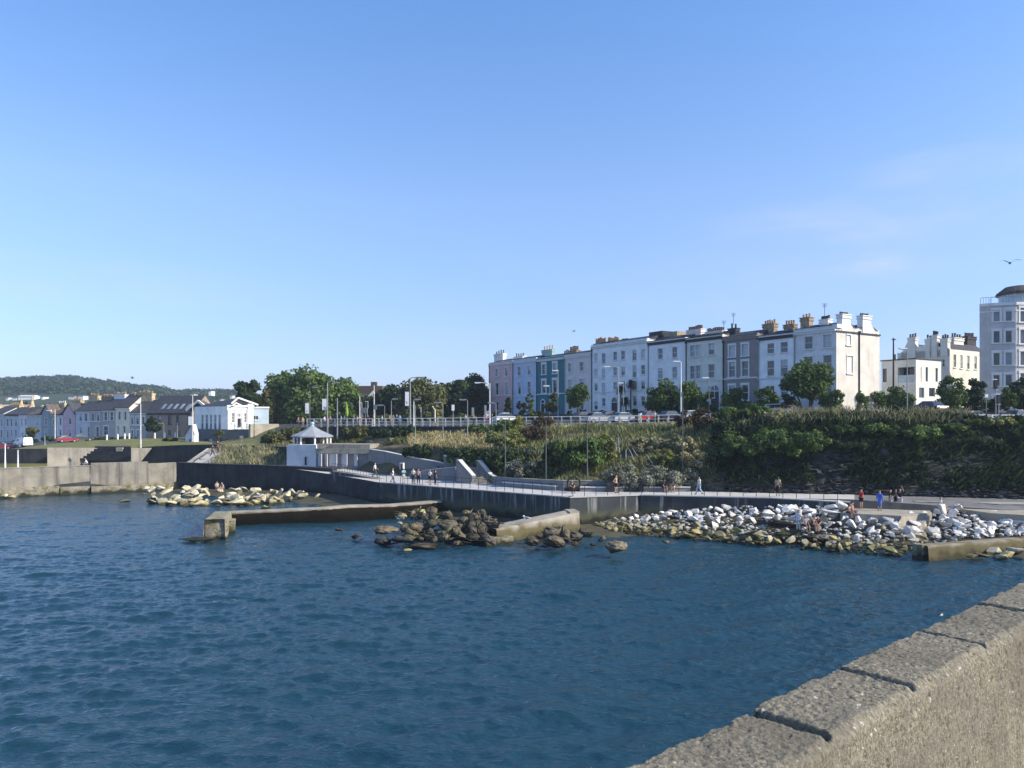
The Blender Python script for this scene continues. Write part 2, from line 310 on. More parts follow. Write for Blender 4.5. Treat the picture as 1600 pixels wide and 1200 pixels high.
def strip(name, w0, w1, px0, px1, nx, nw, m, noise=0, ns=.4, kind='structure'):
    G = np.zeros((nw+1, nx+1, 3))
    for a in range(nw+1):
        for b in range(nx+1):
            px = px0+(px1-px0)*b/nx; G[a, b] = LP(px, w0+(w1-w0)*a/nw)
    if noise:
        d = fbm(G*ns, 4)*noise; e = np.ones(d.shape); e[0] = 0; e[-1] = 0; G[..., 2] += d*e; G[..., 1] += fbm(G*ns+31, 4)*noise*.9*e
    o = obj(name, grid_mesh(name, G, smooth=True), m); o['kind'] = kind; return o
strip('seabed', 0, 2.0, -420, 2600, 200, 24, M['seabed'])
strip('shore_step', 2, 3, -420, 2600, 160, 1, M['dark_concrete'])
strip('promenade', 3, 4, -420, 1335, 180, 2, M['deck'])
M['shaded_path'] = mat('shaded_path', (.15, .15, .15), .9, .2, .8, bump=.2)  # shade put into the path colour: darker grey than the promenade deck
strip('shore_path', 3, 4, 1335, 2600, 60, 2, M['shaded_path'])
strip('hillside', 4, 7, 430, 1130, 210, 42, M['soil'], noise=1.0, ns=.45)
strip('cliff', 4, 7, 1130, 2600, 260, 48, M['cliff'], noise=1.3, ns=.9)
strip('bank', 4, 7, -420, 430, 120, 10, M['lawn'])
strip('upper_road', 7, 8, 430, 2600, 140, 6, M['asphalt'])
strip('lower_road', 7, 8, -420, 120, 40, 6, M['asphalt'])
strip('lawn', 7, 8, 120, 430, 40, 6, M['lawn'])
strip('land', 8, 11, -420, 2600, 120, 30, M['lawn'])

# sea: a wave mesh over the visible bay and a flat sheet round it to the horizon
wm = bpy.data.materials.new('sea_water'); wm.use_nodes = True; t = wm.node_tree; b = t.nodes['Principled BSDF']
b.inputs['Roughness'].default_value = .07; b.inputs['IOR'].default_value = 1.45; b.inputs['Specular IOR Level'].default_value = .5
gpos = t.nodes.new('ShaderNodeNewGeometry')
nz = t.nodes.new('ShaderNodeTexNoise'); nz.inputs['Scale'].default_value = .05; nz.inputs['Detail'].default_value = 4; t.links.new(gpos.outputs['Position'], nz.inputs['Vector'])
rp = t.nodes.new('ShaderNodeValToRGB'); t.links.new(nz.outputs[0], rp.inputs[0])
rp.color_ramp.elements[0].color = (.006, .033, .051, 1); rp.color_ramp.elements[1].color = (.0105, .045, .063, 1)
t.links.new(rp.outputs[0], b.inputs['Base Color'])
mpn = t.nodes.new('ShaderNodeMapping'); mpn.inputs['Rotation'].default_value = (0, 0, math.radians(14)); mpn.inputs['Scale'].default_value = (.75, 1.35, 1); t.links.new(gpos.outputs['Position'], mpn.inputs[0])
n1 = t.nodes.new('ShaderNodeTexNoise'); n1.inputs['Scale'].default_value = 3.6; n1.inputs['Detail'].default_value = 5; n1.inputs['Roughness'].default_value = .55; n1.inputs['Distortion'].default_value = .6; t.links.new(mpn.outputs[0], n1.inputs['Vector'])
bp = t.nodes.new('ShaderNodeBump'); bp.inputs['Strength'].default_value = 1.0; bp.inputs['Distance'].default_value = .1; t.links.new(n1.outputs[0], bp.inputs['Height']); t.links.new(bp.outputs[0], b.inputs['Normal'])
M['sea'] = wm
X0, X1, Y0, Y1, dx = -72.0, 50.0, 11.0, 106.0, .13
xs = np.arange(X0, X1+.01, dx); ys = np.arange(Y0, Y1+.01, .095); XX, YY = np.meshgrid(xs, ys)
ZZ = np.zeros_like(XX)
wr = np.random.default_rng(3)
warp = fbm(np.stack([XX*.12, YY*.12, XX*0], -1), 2)*3.0
for k in range(60):
    lam = .5*(1.05**k); lam = min(lam, 6.0)
    th = math.radians(97+wr.normal(0, 24)); kx, ky = math.cos(th)*2*math.pi/lam, math.sin(th)*2*math.pi/lam
    amp = .012*lam**.36; ph = wr.uniform(0, 6.28)
    a = kx*XX+ky*YY+ph+warp*wr.uniform(.3, 1.2)
    ZZ += amp*(1-2*np.abs(np.sin(a/2)))*.62 + amp*.4*np.sin(a)
gust = .62+.75*np.clip(vnoise(np.stack([XX*.055, YY*.03, XX*0+4], -1)), 0, 1)
edge = np.clip(np.minimum.reduce([XX-X0, X1-XX, YY-Y0, Y1-YY])/4, 0, 1)
calm = np.clip((104-YY)/50, .35, 1)
ZZ = ZZ*gust*edge*calm*.95
o = obj('sea', grid_mesh('sea', np.stack([XX, YY, ZZ], -1)), wm); o['kind'] = 'structure'
mb = MB()
for a, b2, c, d in ((-4000, X0, -400, 4000), (X1, 4000, -400, 4000), (X0, X1, -400, Y0), (X0, X1, Y1, 130)):
    mb.poly([(a, c, 0), (b2, c, 0), (b2, d, 0), (a, d, 0)])
o = mb.build('outer_sea', wm); o['kind'] = 'structure'

# ---------------------------------------------------------------- foreground pier wall
mw = bpy.data.materials.new('pebbledash'); mw.use_nodes = True; t = mw.node_tree; b = t.nodes['Principled BSDF']; b.inputs['Roughness'].default_value = .95; b.inputs['Specular IOR Level'].default_value = .15
tcn = t.nodes.new('ShaderNodeTexCoord')
def tn(scale, det=6, rough=.65, kind='ShaderNodeTexNoise', st=(1, 1, 1)):
    mpp = t.nodes.new('ShaderNodeMapping'); mpp.inputs['Scale'].default_value = st; t.links.new(tcn.outputs['Object'], mpp.inputs[0])
    q = t.nodes.new(kind); q.inputs['Scale'].default_value = scale
    if kind == 'ShaderNodeTexNoise': q.inputs['Detail'].default_value = det; q.inputs['Roughness'].default_value = rough
    t.links.new(mpp.outputs[0], q.inputs['Vector']); return q.outputs[0]
def rampn(src, stops):
    r = t.nodes.new('ShaderNodeValToRGB'); t.links.new(src, r.inputs[0]); e = r.color_ramp.elements
    while len(e) < len(stops): e.new(.5)
    for k, (p_, c_) in enumerate(stops): e[k].position = p_; e[k].color = (*c_, 1)
    return r.outputs[0]
def mixn(f, a, c):
    x = t.nodes.new('ShaderNodeMix'); x.data_type = 'RGBA'
    t.links.new(f, x.inputs[0])
    for s_, v in ((6, a), (7, c)):
        if isinstance(v, tuple): x.inputs[s_].default_value = (*v, 1)
        else: t.links.new(v, x.inputs[s_])
    return x.outputs[2]
def stepn(src, lo, hi, k=1):
    r = t.nodes.new('ShaderNodeMapRange'); t.links.new(src, r.inputs[0]); r.inputs[1].default_value = lo; r.inputs[2].default_value = hi; r.inputs[4].default_value = k; return r.outputs[0]
base = rampn(tn(50, 6, .75), [(.34, (.064, .055, .039)), (.46, (.165, .147, .108)), (.56, (.255, .229, .172)), (.7, (.4, .37, .295))])
base = mixn(stepn(tn(3.2, 4), .45, .7, .75), base, (.16, .148, .12))
base = mixn(stepn(tn(26, 4), .58, .66, .85), base, (.1, .085, .06))
base = mixn(stepn(tn(5, 6, .7), .56, .72, .5), base, (.33, .29, .19))
base = mixn(stepn(tn(21, 4, .6), .655, .69, .85), base, (.55, .52, .44))
base = mixn(stepn(tn(.9, 4, .6), .5, .62, .5), base, (.115, .105, .08))
base = mixn(stepn(tn(7, 5, .7), .66, .74, .7), base, (.3, .24, .1))
base = mixn(stepn(tn(1.6, 5, .6, st=(1, 1, .2)), .54, .7, .45), base, (.17, .145, .1))
t.links.new(base, b.inputs['Base Color'])
bm1 = t.nodes.new('ShaderNodeBump'); bm1.inputs['Strength'].default_value = .9; bm1.inputs['Distance'].default_value = .012; t.links.new(tn(75, 4), bm1.inputs['Height'])
t.links.new(bm1.outputs[0], b.inputs['Normal'])
M['pebbledash'] = mw
WD = Vector((.748, .664, 0)).normalized(); WN = Vector((WD.y, -WD.x, 0)); W0 = Vector((1.2135, 3.945, 8.5)); WT = .4575
pr = thing('pier_wall', 'low weathered pebbledash pier wall in the foreground with a grooved block top, sea beyond it', 'wall', tuple(W0))
joints = [-4.6, -3.4, -2.25, -1.1, 0, .99, 2.19, 3.41, 4.6, 5.8, 7.0, 8.2, 9.4]
# cross-section: (distance across from the sea edge, height), then the inside face downwards
cs = [(-.12, -3.0), (-.08, -1.0), (-.03, -.3), (-.01, -.1), (0, -.02), (.012, 0)]
cs += [(.012+x, 0) for x in np.linspace(.008, WT-.06, 54)]
cs += [(WT-.05+.055*math.sin(a), -.055*(1-math.cos(a))) for a in np.linspace(.15, math.pi/2, 10)]
cs += [(WT+.005, -.055-x) for x in np.linspace(.01, .62, 70)]+[(WT+.005, -1.25)]
cs = np.array(cs); tt = np.concatenate([np.arange(-4, -1.6, .03), np.arange(-1.6, 4.7, .0085), np.arange(4.7, 7, .02), np.arange(7, 30, .15)])
CA, TT = np.meshgrid(cs[:, 0], tt); CZ, _ = np.meshgrid(cs[:, 1], tt)
nrm = np.gradient(cs, axis=0); nrm = np.stack([-nrm[:, 1], nrm[:, 0]], -1); nrm /= np.maximum(np.linalg.norm(nrm, axis=1, keepdims=True), 1e-6)
Q = np.stack([TT, CA, CZ], -1)
disp = fbm(Q*48, 3)*.01+fbm(Q*11+5, 3)*.012+fbm(Q*2.2+9, 3)*.02
pit = np.clip((vnoise(Q*30+17)-.68)/.12, 0, 1); disp -= pit*.006; peb = np.clip((vnoise(Q*55+3)-.62)/.2, 0, 1); disp += peb*.004
topm = np.clip((CZ+.06)/.03, 0, 1)*np.clip((WT-.02-CA)/.03, 0, 1)
for k, j in enumerate(joints):
    jj = j+fbm(np.stack([CA*6, TT*0+k, CA*0], -1), 3)*.03
    g = np.clip(1.5-np.abs(TT-jj)/.023, 0, 1); disp -= g*topm*.075
bi = np.searchsorted(np.array(joints), TT); lvl = np.array([.004, -.006, .006, -.004, .003, .014, .018, .012, .02, .01, .02, .01, .02, .01])[np.clip(bi, 0, 13)]
CA2 = CA+disp*nrm[None, :, 0]; CZ2 = CZ+disp*nrm[None, :, 1]+lvl*topm
seaedge = np.clip((.05-CA)/.05, 0, 1)*np.clip((CZ+.2)/.15, 0, 1); CA2 += seaedge*fbm(Q*9+3, 4)*.06; CZ2 += seaedge*np.minimum(0, fbm(Q*14+8, 3)*.05)
G = np.stack([WD.x*TT+WN.x*CA2, WD.y*TT+WN.y*CA2, CZ2], -1)[:, ::-1]
obj('wall_body', grid_mesh('wall_body', G), mw, pr)
mb = MB(); a = W0+WD*-14; c = W0+WD*45
mb.extr([(a+WN*WT), (c+WN*WT), (c+WN*9), (a+WN*9)], (0, 0, -.3))
mb.v = [(x, y, z-1.25) for x, y, z in mb.v]
o = mb.build('pier_deck', M['concrete']); o['kind'] = 'structure'
mb = MB(); q = [W0+WD*-14+WN*-.4, W0+WD*45+WN*-.4, W0+WD*45+WN*9, W0+WD*-14+WN*9]
mb.hexa([(p.x, p.y, -3) for p in q], [(p.x+WN.x*.3, p.y+WN.y*.3, 6.9) for p in q])
o = mb.build('pier_base', M['weed_stone']); o['kind'] = 'structure'

# ---------------------------------------------------------------- sea walls, jetties, baths
def wallrun(name, label, pts, thick, m, cat='sea wall', coping=None, cm=None, parent=None, group=None):
    """pts: (px, Y, z_bottom, z_top); the visible face runs through the points, thickness goes away from the camera"""
    mb = MB(); F_ = [Pz(p, Y, zb) for p, Y, zb, zt in pts]
    nrm = []
    for i in range(len(pts)):
        a = F_[max(0, i-1)]; c = F_[min(len(pts)-1, i+1)]; d = Vector((c.x-a.x, c.y-a.y, 0)).normalized(); nrm.append(Vector((-d.y, d.x, 0)))
    for i in range(len(pts)-1):
        a, c = F_[i], F_[i+1]; na, nc = nrm[i]*thick, nrm[i+1]*thick
        mb.hexa([(a.x, a.y, pts[i][2]), (c.x, c.y, pts[i+1][2]), (c.x+nc.x, c.y+nc.y, pts[i+1][2]), (a.x+na.x, a.y+na.y, pts[i][2])],
                [(a.x, a.y, pts[i][3]), (c.x, c.y, pts[i+1][3]), (c.x+nc.x, c.y+nc.y, pts[i+1][3]), (a.x+na.x, a.y+na.y, pts[i][3])])
    if parent: return mb.build(name, m, parent)
    b0 = F_[0]
    if coping:
        r = thing(name, label, cat, (b0.x, b0.y, pts[0][2]), group); mb.build('wall_face', m, r); k = MB(); oh, th = coping
        for i in range(len(pts)-1):
            a, c = F_[i]-nrm[i]*oh, F_[i+1]-nrm[i+1]*oh; na, nc = nrm[i]*(thick+2*oh), nrm[i+1]*(thick+2*oh)
            k.hexa([(a.x, a.y, pts[i][3]+.003), (c.x, c.y, pts[i+1][3]+.003), (c.x+nc.x, c.y+nc.y, pts[i+1][3]+.003), (a.x+na.x, a.y+na.y, pts[i][3]+.003)],
                   [(a.x, a.y, pts[i][3]+th), (c.x, c.y, pts[i+1][3]+th), (c.x+nc.x, c.y+nc.y, pts[i+1][3]+th), (a.x+na.x, a.y+na.y, pts[i][3]+th)])
        k.build('coping', cm or M['concrete'], r); return r
    return tag(mb.build(name, m, loc=(b0.x, b0.y, pts[0][2])), label, cat, group)
# left sea wall in bays with a footing
r = wallrun('sea_wall', 'long sunlit grey concrete sea wall with dark rain streaks at the far left of the bay', [(-420, 95, -1, 3.62), (0, 98.5, -1, 3.62), (94, 102.2, -1, 3.64), (141, 104, -1, 3.66)], .9, M['sea_concrete'], coping=(.06, .1))
wallrun('wall_bay', None, [(141.5, 103.92, -1, 4.02), (186, 105.4, -1, 4.04)], 1.3, M['sea_concrete'], parent=r)
wallrun('wall_bay', None, [(186.6, 105.4, -1, 4.04), (231, 106.95, -1, 4.06)], 1.3, M['sea_concrete'], parent=r)
wallrun('wall_bay', None, [(231.5, 107, -1, 3.75), (275.5, 109, -1, 3.85)], 1.2, M['sea_concrete'], parent=r)
wallrun('footing', None, [(-420, 94.7, -1, 1.25), (0, 98.1, -1, 1.2), (93, 101.8, -1, 1.15)], .39, M['weed_concrete'], parent=r)
wallrun('footing', None, [(94.5, 101.7, -1, 1.0), (140, 103.4, -1, 1.0)], .45, M['weed_concrete'], parent=r)
wallrun('footing', None, [(143, 103.1, -1, .95), (272, 108.4, -1, .9)], .55, M['weed_concrete'], parent=r)
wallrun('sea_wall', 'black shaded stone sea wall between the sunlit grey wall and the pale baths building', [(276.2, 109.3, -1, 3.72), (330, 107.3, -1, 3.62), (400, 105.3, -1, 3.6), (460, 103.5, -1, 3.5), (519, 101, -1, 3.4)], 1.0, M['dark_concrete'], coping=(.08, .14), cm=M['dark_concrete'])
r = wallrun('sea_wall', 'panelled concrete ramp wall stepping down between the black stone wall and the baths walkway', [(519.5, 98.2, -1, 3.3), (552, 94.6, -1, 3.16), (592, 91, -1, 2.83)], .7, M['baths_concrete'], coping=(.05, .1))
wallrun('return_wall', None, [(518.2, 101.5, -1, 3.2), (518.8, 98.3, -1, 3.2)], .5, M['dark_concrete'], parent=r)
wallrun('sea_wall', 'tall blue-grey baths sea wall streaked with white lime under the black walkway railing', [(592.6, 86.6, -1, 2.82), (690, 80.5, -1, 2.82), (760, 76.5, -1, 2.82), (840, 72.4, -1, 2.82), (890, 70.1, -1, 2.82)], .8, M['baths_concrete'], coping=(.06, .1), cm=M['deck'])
wallrun('sea_wall', 'short sunlit length of sea wall behind the inner end of the sloping stone jetty', [(890.6, 70.05, -1, 2.82), (1000, 72.2, -1, 2.82)], .8, M['baths_concrete'], coping=(.06, .1), cm=M['deck'])
wallrun('sea_wall', 'plain shaded grey promenade wall behind the white boulder bank', [(1000.6, 72.1, -1, 2.82), (1090, 71, -1, 2.82), (1200, 69.6, -1, 2.82), (1330, 67.6, -1, 2.6)], .8, M['baths_concrete'], coping=(.06, .1), cm=M['deck'])
# upper quay walls on the left
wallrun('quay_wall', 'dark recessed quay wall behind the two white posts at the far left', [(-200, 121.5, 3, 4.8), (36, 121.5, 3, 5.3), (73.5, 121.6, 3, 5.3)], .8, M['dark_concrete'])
mb = MB(); mb.extr([P(74, 699.5, 119.5), P(160, 700, 125), P(121, 729, 122.5), P(74, 729, 119.5)], (-.3, .5, 0)); tag(mb.build('quay_wall', M['concrete'], loc=P(74, 729, 121.2)), 'sunlit grey quay wall below the red car, its right end sloping with the steps', 'wall')
mb = MB(); mb.extr([P(205, 700, 120.6), P(237.5, 700, 122.6), P(215, 728, 121.2), P(205, 728, 120.6)], (-.3, .5, 0)); tag(mb.build('quay_wall', M['concrete'], loc=P(205, 727, 121)), 'narrow sunlit grey quay wall pier between two dark slopes', 'wall')
r = thing('stepped_terrace', 'dark stepped concrete seating between the two sunlit quay walls', 'steps', P(160, 726, 122)); mb = MB()
for k in range(6):
    z0 = 3.4+.36*k; ya = 121.6+.35*k
    mb.prism([(Pz(118+6*k, ya+1.2, 0).x, ya+1.2), (Pz(204.5, ya, 0).x, ya), (Pz(204.5, 128, 0).x, 128), (Pz(118+6*k, 128, 0).x, 128)], z0, z0+.36)
mb.build('step_block', M['dark_concrete'], r)
mb = MB(); mb.box(P(188, 703, 123.5), (1.0, .8, .8)); mb.build('plinth', M['concrete'], r)
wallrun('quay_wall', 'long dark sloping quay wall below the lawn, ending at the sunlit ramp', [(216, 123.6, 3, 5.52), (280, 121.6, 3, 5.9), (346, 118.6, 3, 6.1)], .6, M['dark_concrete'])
r = thing('ramp', 'sunlit concrete ramp rising between two low walls, with a couple walking up it', 'ramp', P(300, 727, 110))
mb = MB(); mb.hexa([P(282, 729, 110.5), P(330, 729, 108.5), P(330, 731, 109), P(282, 731, 111)], [P(330, 696, 121), P(357, 696, 121), P(357, 699, 121.2), P(330, 699, 121.2)]); mb.build('ramp_floor', M['deck'], r)
for nm, a, c, e in (('ramp_wall', (283, 727), (334, 697), 0), ('ramp_wall', (309, 727), (366, 694), .4)):
    A, B = P(a[0], a[1], 110.2-e), P(c[0], c[1], 120); v = Vector((1.05, .2, 0)); mb = MB()
    mb.hexa([A+Vector((0, 0, -2.5)), A+v+Vector((0, 0, -2.5)), B+v+Vector((0, 0, -2.5)), B+Vector((0, 0, -2.5))], [A, A+v, B+v, B]); mb.build(nm, M['concrete'], r)
mb = MB(); A, B = P(303, 720, 110.4), P(330, 704, 118.5)
mb.path([A, B], .05); mb.path([A+Vector((0, 0, -.9)), A], .04); mb.path([B+Vector((0, 0, -.9)), B], .04); mb.build('handrail', M['dark_metal'], r)
mb = MB(); mb.hexa([P(332, 697, 120.4), P(346, 697, 120), P(346, 697, 121), P(332, 697, 121.4)], [P(332, 688, 120.4), P(346, 694, 120), P(346, 694, 121), P(332, 688, 121.4)]); mb.build('end_pier', M['concrete'], r)
wallrun('garden_wall', 'dark garden wall above the overgrown grass, left of the white panelled shed', [(366, 120, 3.4, 5.95), (448, 112, 3.4, 5.95)], .5, M['dark_concrete'])
# baths buildings
r = thing('baths_shed', 'plain white rendered shed wall below the little roofed pavilion', 'building', P(448, 727, 106))
mb = MB(); a, c = P(448, 695, 106), P(494, 695, 104.6); mb.hexa([(a.x, a.y, 3), (c.x, c.y, 3), (c.x+1.5, c.y+5, 3), (a.x+1.5, a.y+5, 3)], [(a.x, a.y, a.z), (c.x, c.y, c.z), (c.x+1.5, c.y+5, c.z), (a.x+1.5, a.y+5, a.z)]); mb.build('wall', paint('shed_white', (.62, .62, .62)), r)
mb = MB(); q = P(477.5, 720, 104.9); mb.box(q, (.22, .12, 1.1)); mb.build('vent_pipe', M['dark_metal'], r)
r = thing('baths_building', 'low grey concrete baths building with pale vertical panels and a parapet', 'building', P(494, 728, 104))
def qbox(mb, px0, px1, Ya, Yb, py0, py1, dep):      # block with its face through two points, tops given at the left end
    a, c = P(px0, py0, Ya), P(px1, py0, Yb); z1, z0 = a.z, P(px0, py1, Ya).z
    d = Vector((c.x-a.x, c.y-a.y, 0)).normalized(); n = Vector((-d.y, d.x, 0))*dep
    mb.prism([(a.x, a.y), (c.x, c.y), (c.x+n.x, c.y+n.y), (a.x+n.x, a.y+n.y)], z0, z1); return mb
qbox(MB(), 495, 578, 104.5, 103.4, 702, 735, 5).build('wall', M['new_concrete'], r)
qbox(MB(), 493, 578.6, 104.2, 103.1, 701, 708.5, .5).build('lintel_beam', M['concrete'], r)
qbox(MB(), 497, 578, 104.9, 103.8, 694, 700.7, 4.4).build('parapet', M['concrete'], r)
for p0, p1 in ((497, 502), (507, 511), (512.5, 526), (528, 542), (544, 558), (560, 576.5)):
    qbox(MB(), p0, p1, 104.38, 103.4, 709, 728, .1).build('panel', paint('panel_pale', (.5, .5, .52)) if 'panel_pale' not in M else M['panel_pale'], r)
mb = MB(); mb.extr([P(495.5, 693, 104.05), P(517, 693, 103.9), P(507, 701, 103.9), P(495.5, 701, 104.05)], (0, .12, 0)); mb.build('stair_flank', M['concrete'], r)
# pavilion
r = thing('pavilion', 'small pavilion with a pale lead pyramid roof on white posts', 'pavilion', P(488, 695, 108)); c0 = P(488, 694, 109); nsd = 8; R = 2.95
apex = P(488, 664, 109); ez = P(488, 681, 109).z
ring = lambda rr, z: [(c0.x+rr*math.cos(2*math.pi*(i+.5)/nsd), c0.y+rr*math.sin(2*math.pi*(i+.5)/nsd), z) for i in range(nsd)]
mb = MB(); e = ring(R, ez); m2 = ring(R*.42, ez+(apex.z-ez)*.5); ap = (apex.x, apex.y, apex.z)
for i in range(nsd): j = (i+1) % nsd; mb.poly([e[i], e[j], m2[j], m2[i]]); mb.poly([m2[i], m2[j], ap])
mb.hexa(ring(R, ez-.16), ring(R, ez-.005)); mb.build('roof', mat('lead', (.27, .285, .31), .55, .12, 1.5, spec=.4), r)
mb = MB(); mb.ball((apex.x, apex.y, apex.z+.2), .26); mb.tube(apex-Vector((0, 0, .15)), apex+Vector((0, 0, .1)), .2); mb.build('finial', mat('finial_blue', (.45, .58, .72), .5), r)
for i in range(nsd):
    a = 2*math.pi*(i+.5)/nsd; MB().tube((c0.x+R*.86*math.cos(a), c0.y+R*.86*math.sin(a), c0.z-.6), (c0.x+R*.86*math.cos(a), c0.y+R*.86*math.sin(a), ez-.16), .13).build('post', M['white_paint'], r)
MB().hexa(ring(R*.98, c0.z-1.6), ring(R*.98, c0.z-.6)).build('floor', M['concrete'], r)
mb = MB(); mb.tube((c0.x, c0.y, c0.z-.6), (c0.x, c0.y, ez-.2), 1.05, n=8); mb.build('core', M['dark_concrete'], r)
# ramps and stairs of the baths
wallrun('ramp_wall', 'long concrete ramp wall sloping down right from the baths building with a pale top edge', [(578.8, 103.2, 2.5, 5.9), (600, 100.8, 2.5, 5.75), (645, 96.5, 2.5, 5.15), (690, 92.6, 2.5, 4.72), (712, 91.2, 2.5, 4.35)], .35, M['new_concrete'], 'wall', coping=(.05, .08), cm=M['coping_white'])
wallrun('terrace_wall', 'short grey wall end with a sloped face, standing above the baths ramp', [(572, 110, 5, 6.95), (606, 108.6, 5, 7.35), (610, 108.4, 5, 7.3)], .9, M['new_concrete'], 'wall')
wallrun('terrace_wall', 'low grey wall with a white sloping top behind the baths stairs', [(693, 91.8, 3, 5.6), (733.5, 90.2, 3, 5.05)], .35, M['new_concrete'], 'wall', coping=(.04, .1), cm=M['coping_white'])
wallrun('terrace_wall', 'pale blue-grey concrete wall just left of the stairs, behind the walkers', [(640, 92.6, 2.6, 3.35), (666, 90.5, 2.6, 4.0), (712, 88.2, 2.6, 4.5)], .3, M['new_concrete'], 'wall', coping=(.03, .05), cm=M['coping_white'])
r = thing('stairs', 'concrete stairs between two flank walls with bright white sloping tops', 'stairs', P(745, 757, 84.5))
def flank(nm, pts, Y, w, dY=0):                        # vertical slab with its top following pixel points
    mb = MB(); k = MB(); T = [P(x, y, Y+dY*i) for i, (x, y) in enumerate(pts)]; v = Vector((w*.95, w*.35, 0))
    for a, c in zip(T[:-1], T[1:]):
        mb.hexa([(a.x, a.y, 2.7), (c.x, c.y, 2.7), (c.x+v.x, c.y+v.y, 2.7), (a.x+v.x, a.y+v.y, 2.7)], [a, c, c+v, a+v])
        u = Vector((0, 0, .07)); d = Vector((-.02, -.03, .004)); k.hexa([a+d, c+d, c+v*1.06+d, a+v*1.06+d], [a+d+u, c+d+u, c+v*1.06+d+u, a+v*1.06+d+u])
    o = mb.build(nm, M['new_concrete'], r); k.build('coping', M['coping_white'], o)
flank('flank_wall', [(712.5, 719), (716, 719), (737.5, 743.5)], 86.5, .42, -.9)
flank('flank_wall', [(744.5, 720), (747, 720), (764, 741), (771, 745)], 86.8, .42, -.7)
mb = MB()
for k in range(9):
    z0 = 2.86+.2*k; a, c = Pz(738-2.4*k, 84.2+.34*k, 0), Pz(766-1.6*k, 84.2+.34*k, 0); mb.prism([(a.x, a.y), (c.x, c.y), (c.x, 90), (a.x, 90)], 2.7 if k == 0 else z0-.19, z0+.2-.19)
mb.build('tread', M['concrete'], r)
mb = MB(); mb.path([P(749, 728, 85.6), P(753, 734, 85), P(760, 740, 84.4), P(763, 756, 84)], .04); mb.build('handrail', M['dark_metal'], r)
r = thing('door_surround', 'small framed doorway standing in front of the baths ramp wall', 'doorway', P(627, 734, 96)); qbox(MB(), 624.5, 629.5, 95.6, 95.3, 723, 733, .3).build('frame', M['coping_white'], r); qbox(MB(), 625.6, 628.4, 95.5, 95.25, 725, 733, .2).build('door', M['door_dark'], r)
# back wall and bench of the promenade
wallrun('promenade_wall', 'long low grey wall at the back of the promenade, under the planted slope', [(771, 83.5, 2.8, 3.72), (800, 80.6, 2.8, 3.78), (880, 76.2, 2.8, 3.85), (1000, 75.9, 2.8, 3.85), (1081, 76.2, 2.8, 3.85)], .4, M['new_concrete'], 'wall', coping=(.04, .07))
for p0, p1, Ya, Yb, lab in ((784, 867, 81.2, 76.3, 'long grey concrete bench below the back wall at the left of the promenade'), (906, 974, 75.2, 75, 'grey concrete bench beside the dark box and the shirtless man'), (1006, 1079, 75.1, 75.3, 'grey concrete bench with two people in dark tops sitting on it')):
    r = thing('bench', lab, 'bench', Pz(p0, Ya, 2.9)); a, c = Pz(p0, Ya, 0), Pz(p1, Yb, 0)
    d = Vector((c.x-a.x, c.y-a.y, 0)).normalized(); n = Vector((-d.y, d.x, 0))
    MB().prism([(a.x, a.y), (c.x, c.y), (c.x+n.x*.5, c.y+n.y*.5), (a.x+n.x*.5, a.y+n.y*.5)], 3.3, 3.38).build('seat', M['coping_white'], r)
    MB().prism([(a.x+n.x*.08, a.y+n.y*.08), (c.x+n.x*.08, c.y+n.y*.08), (c.x+n.x*.48, c.y+n.y*.48), (a.x+n.x*.48, a.y+n.y*.48)], 2.85, 3.3).build('plinth', M['new_concrete'], r)
mb = MB(); q = Pz(953, 75.1, 3.42); mb.box((q.x, q.y, q.z), (.75, .6, 1.05)); mb.box((q.x, q.y, q.z+.55), (.82, .66, .06)); tag(mb.build('litter_bin', M['dark_metal'], loc=(q.x, q.y, 2.9)), 'black square bin standing between two benches on the promenade', 'bin')
# railings
def railing(name, label, pts, spacing, h, rails, m, pr=.03, rr=.025, square=False, cat='railing', toprad=None):
    r = thing(name, label, cat, tuple(pts[0])); tot = 0; post = None
    for i, hh in enumerate(rails):
        mb = MB(); mb.path([Vector(p)+Vector((0, 0, hh)) for p in pts], (toprad or rr) if i == 0 else rr, n=6); mb.build('top_rail' if i == 0 else 'mid_rail', m, r)
    seg = [(Vector(a), Vector(b_)) for a, b_ in zip(pts[:-1], pts[1:])]; carry = 0
    me = None
    for a, b_ in seg:
        ln = (b_-a).length; s = carry
        while s < ln:
            p = a.lerp(b_, s/ln)
            if me is None:
                mb = MB(); q = ORI[r]; (mb.box((q.x, q.y, q.z+h/2-.1), (2*pr, 2*pr, h+.2)) if square else mb.tube(q+Vector((0, 0, -.2)), q+Vector((0, 0, h)), pr)); o = mb.build('post', m, r); me = o
            else: o = me.copy(); col.objects.link(o)
            o.location = p-ORI[r]; s += spacing
        carry = s-ln
    return r
RL = [(480, 121.5, 8.95), (519, 119.9, 8.95), (592, 114.7, 9.0), (690, 109.7, 9.05), (760, 106, 9.15), (890, 100.2, 9.25), (1000, 96.2, 9.35), (1115, 91, 9.55)]
railing('railing', 'long white post and rail fence along the upper promenade edge', [Pz(*q) for q in RL], 1.3, 1.12, (1.08, .62, .22), M['old_white'], .085, .04, True, toprad=.055)
railing('railing', 'short white post and rail fence on the cliff top at the far right', [Pz(1512, 79.5, 9.75), Pz(1560, 79, 9.72), Pz(1640, 78.3, 9.72)], 2.3, .75, (.68, .3), M['white_paint'], .075, .03, True, toprad=.06)
railing('railing', 'thin white lower guard rail on the grassy slope below the white road railing', [Pz(985, 95.6, 8.75), Pz(1062, 92.2, 8.85)], 1.1, .75, (.7,), M['old_white'], .05, .03, True)
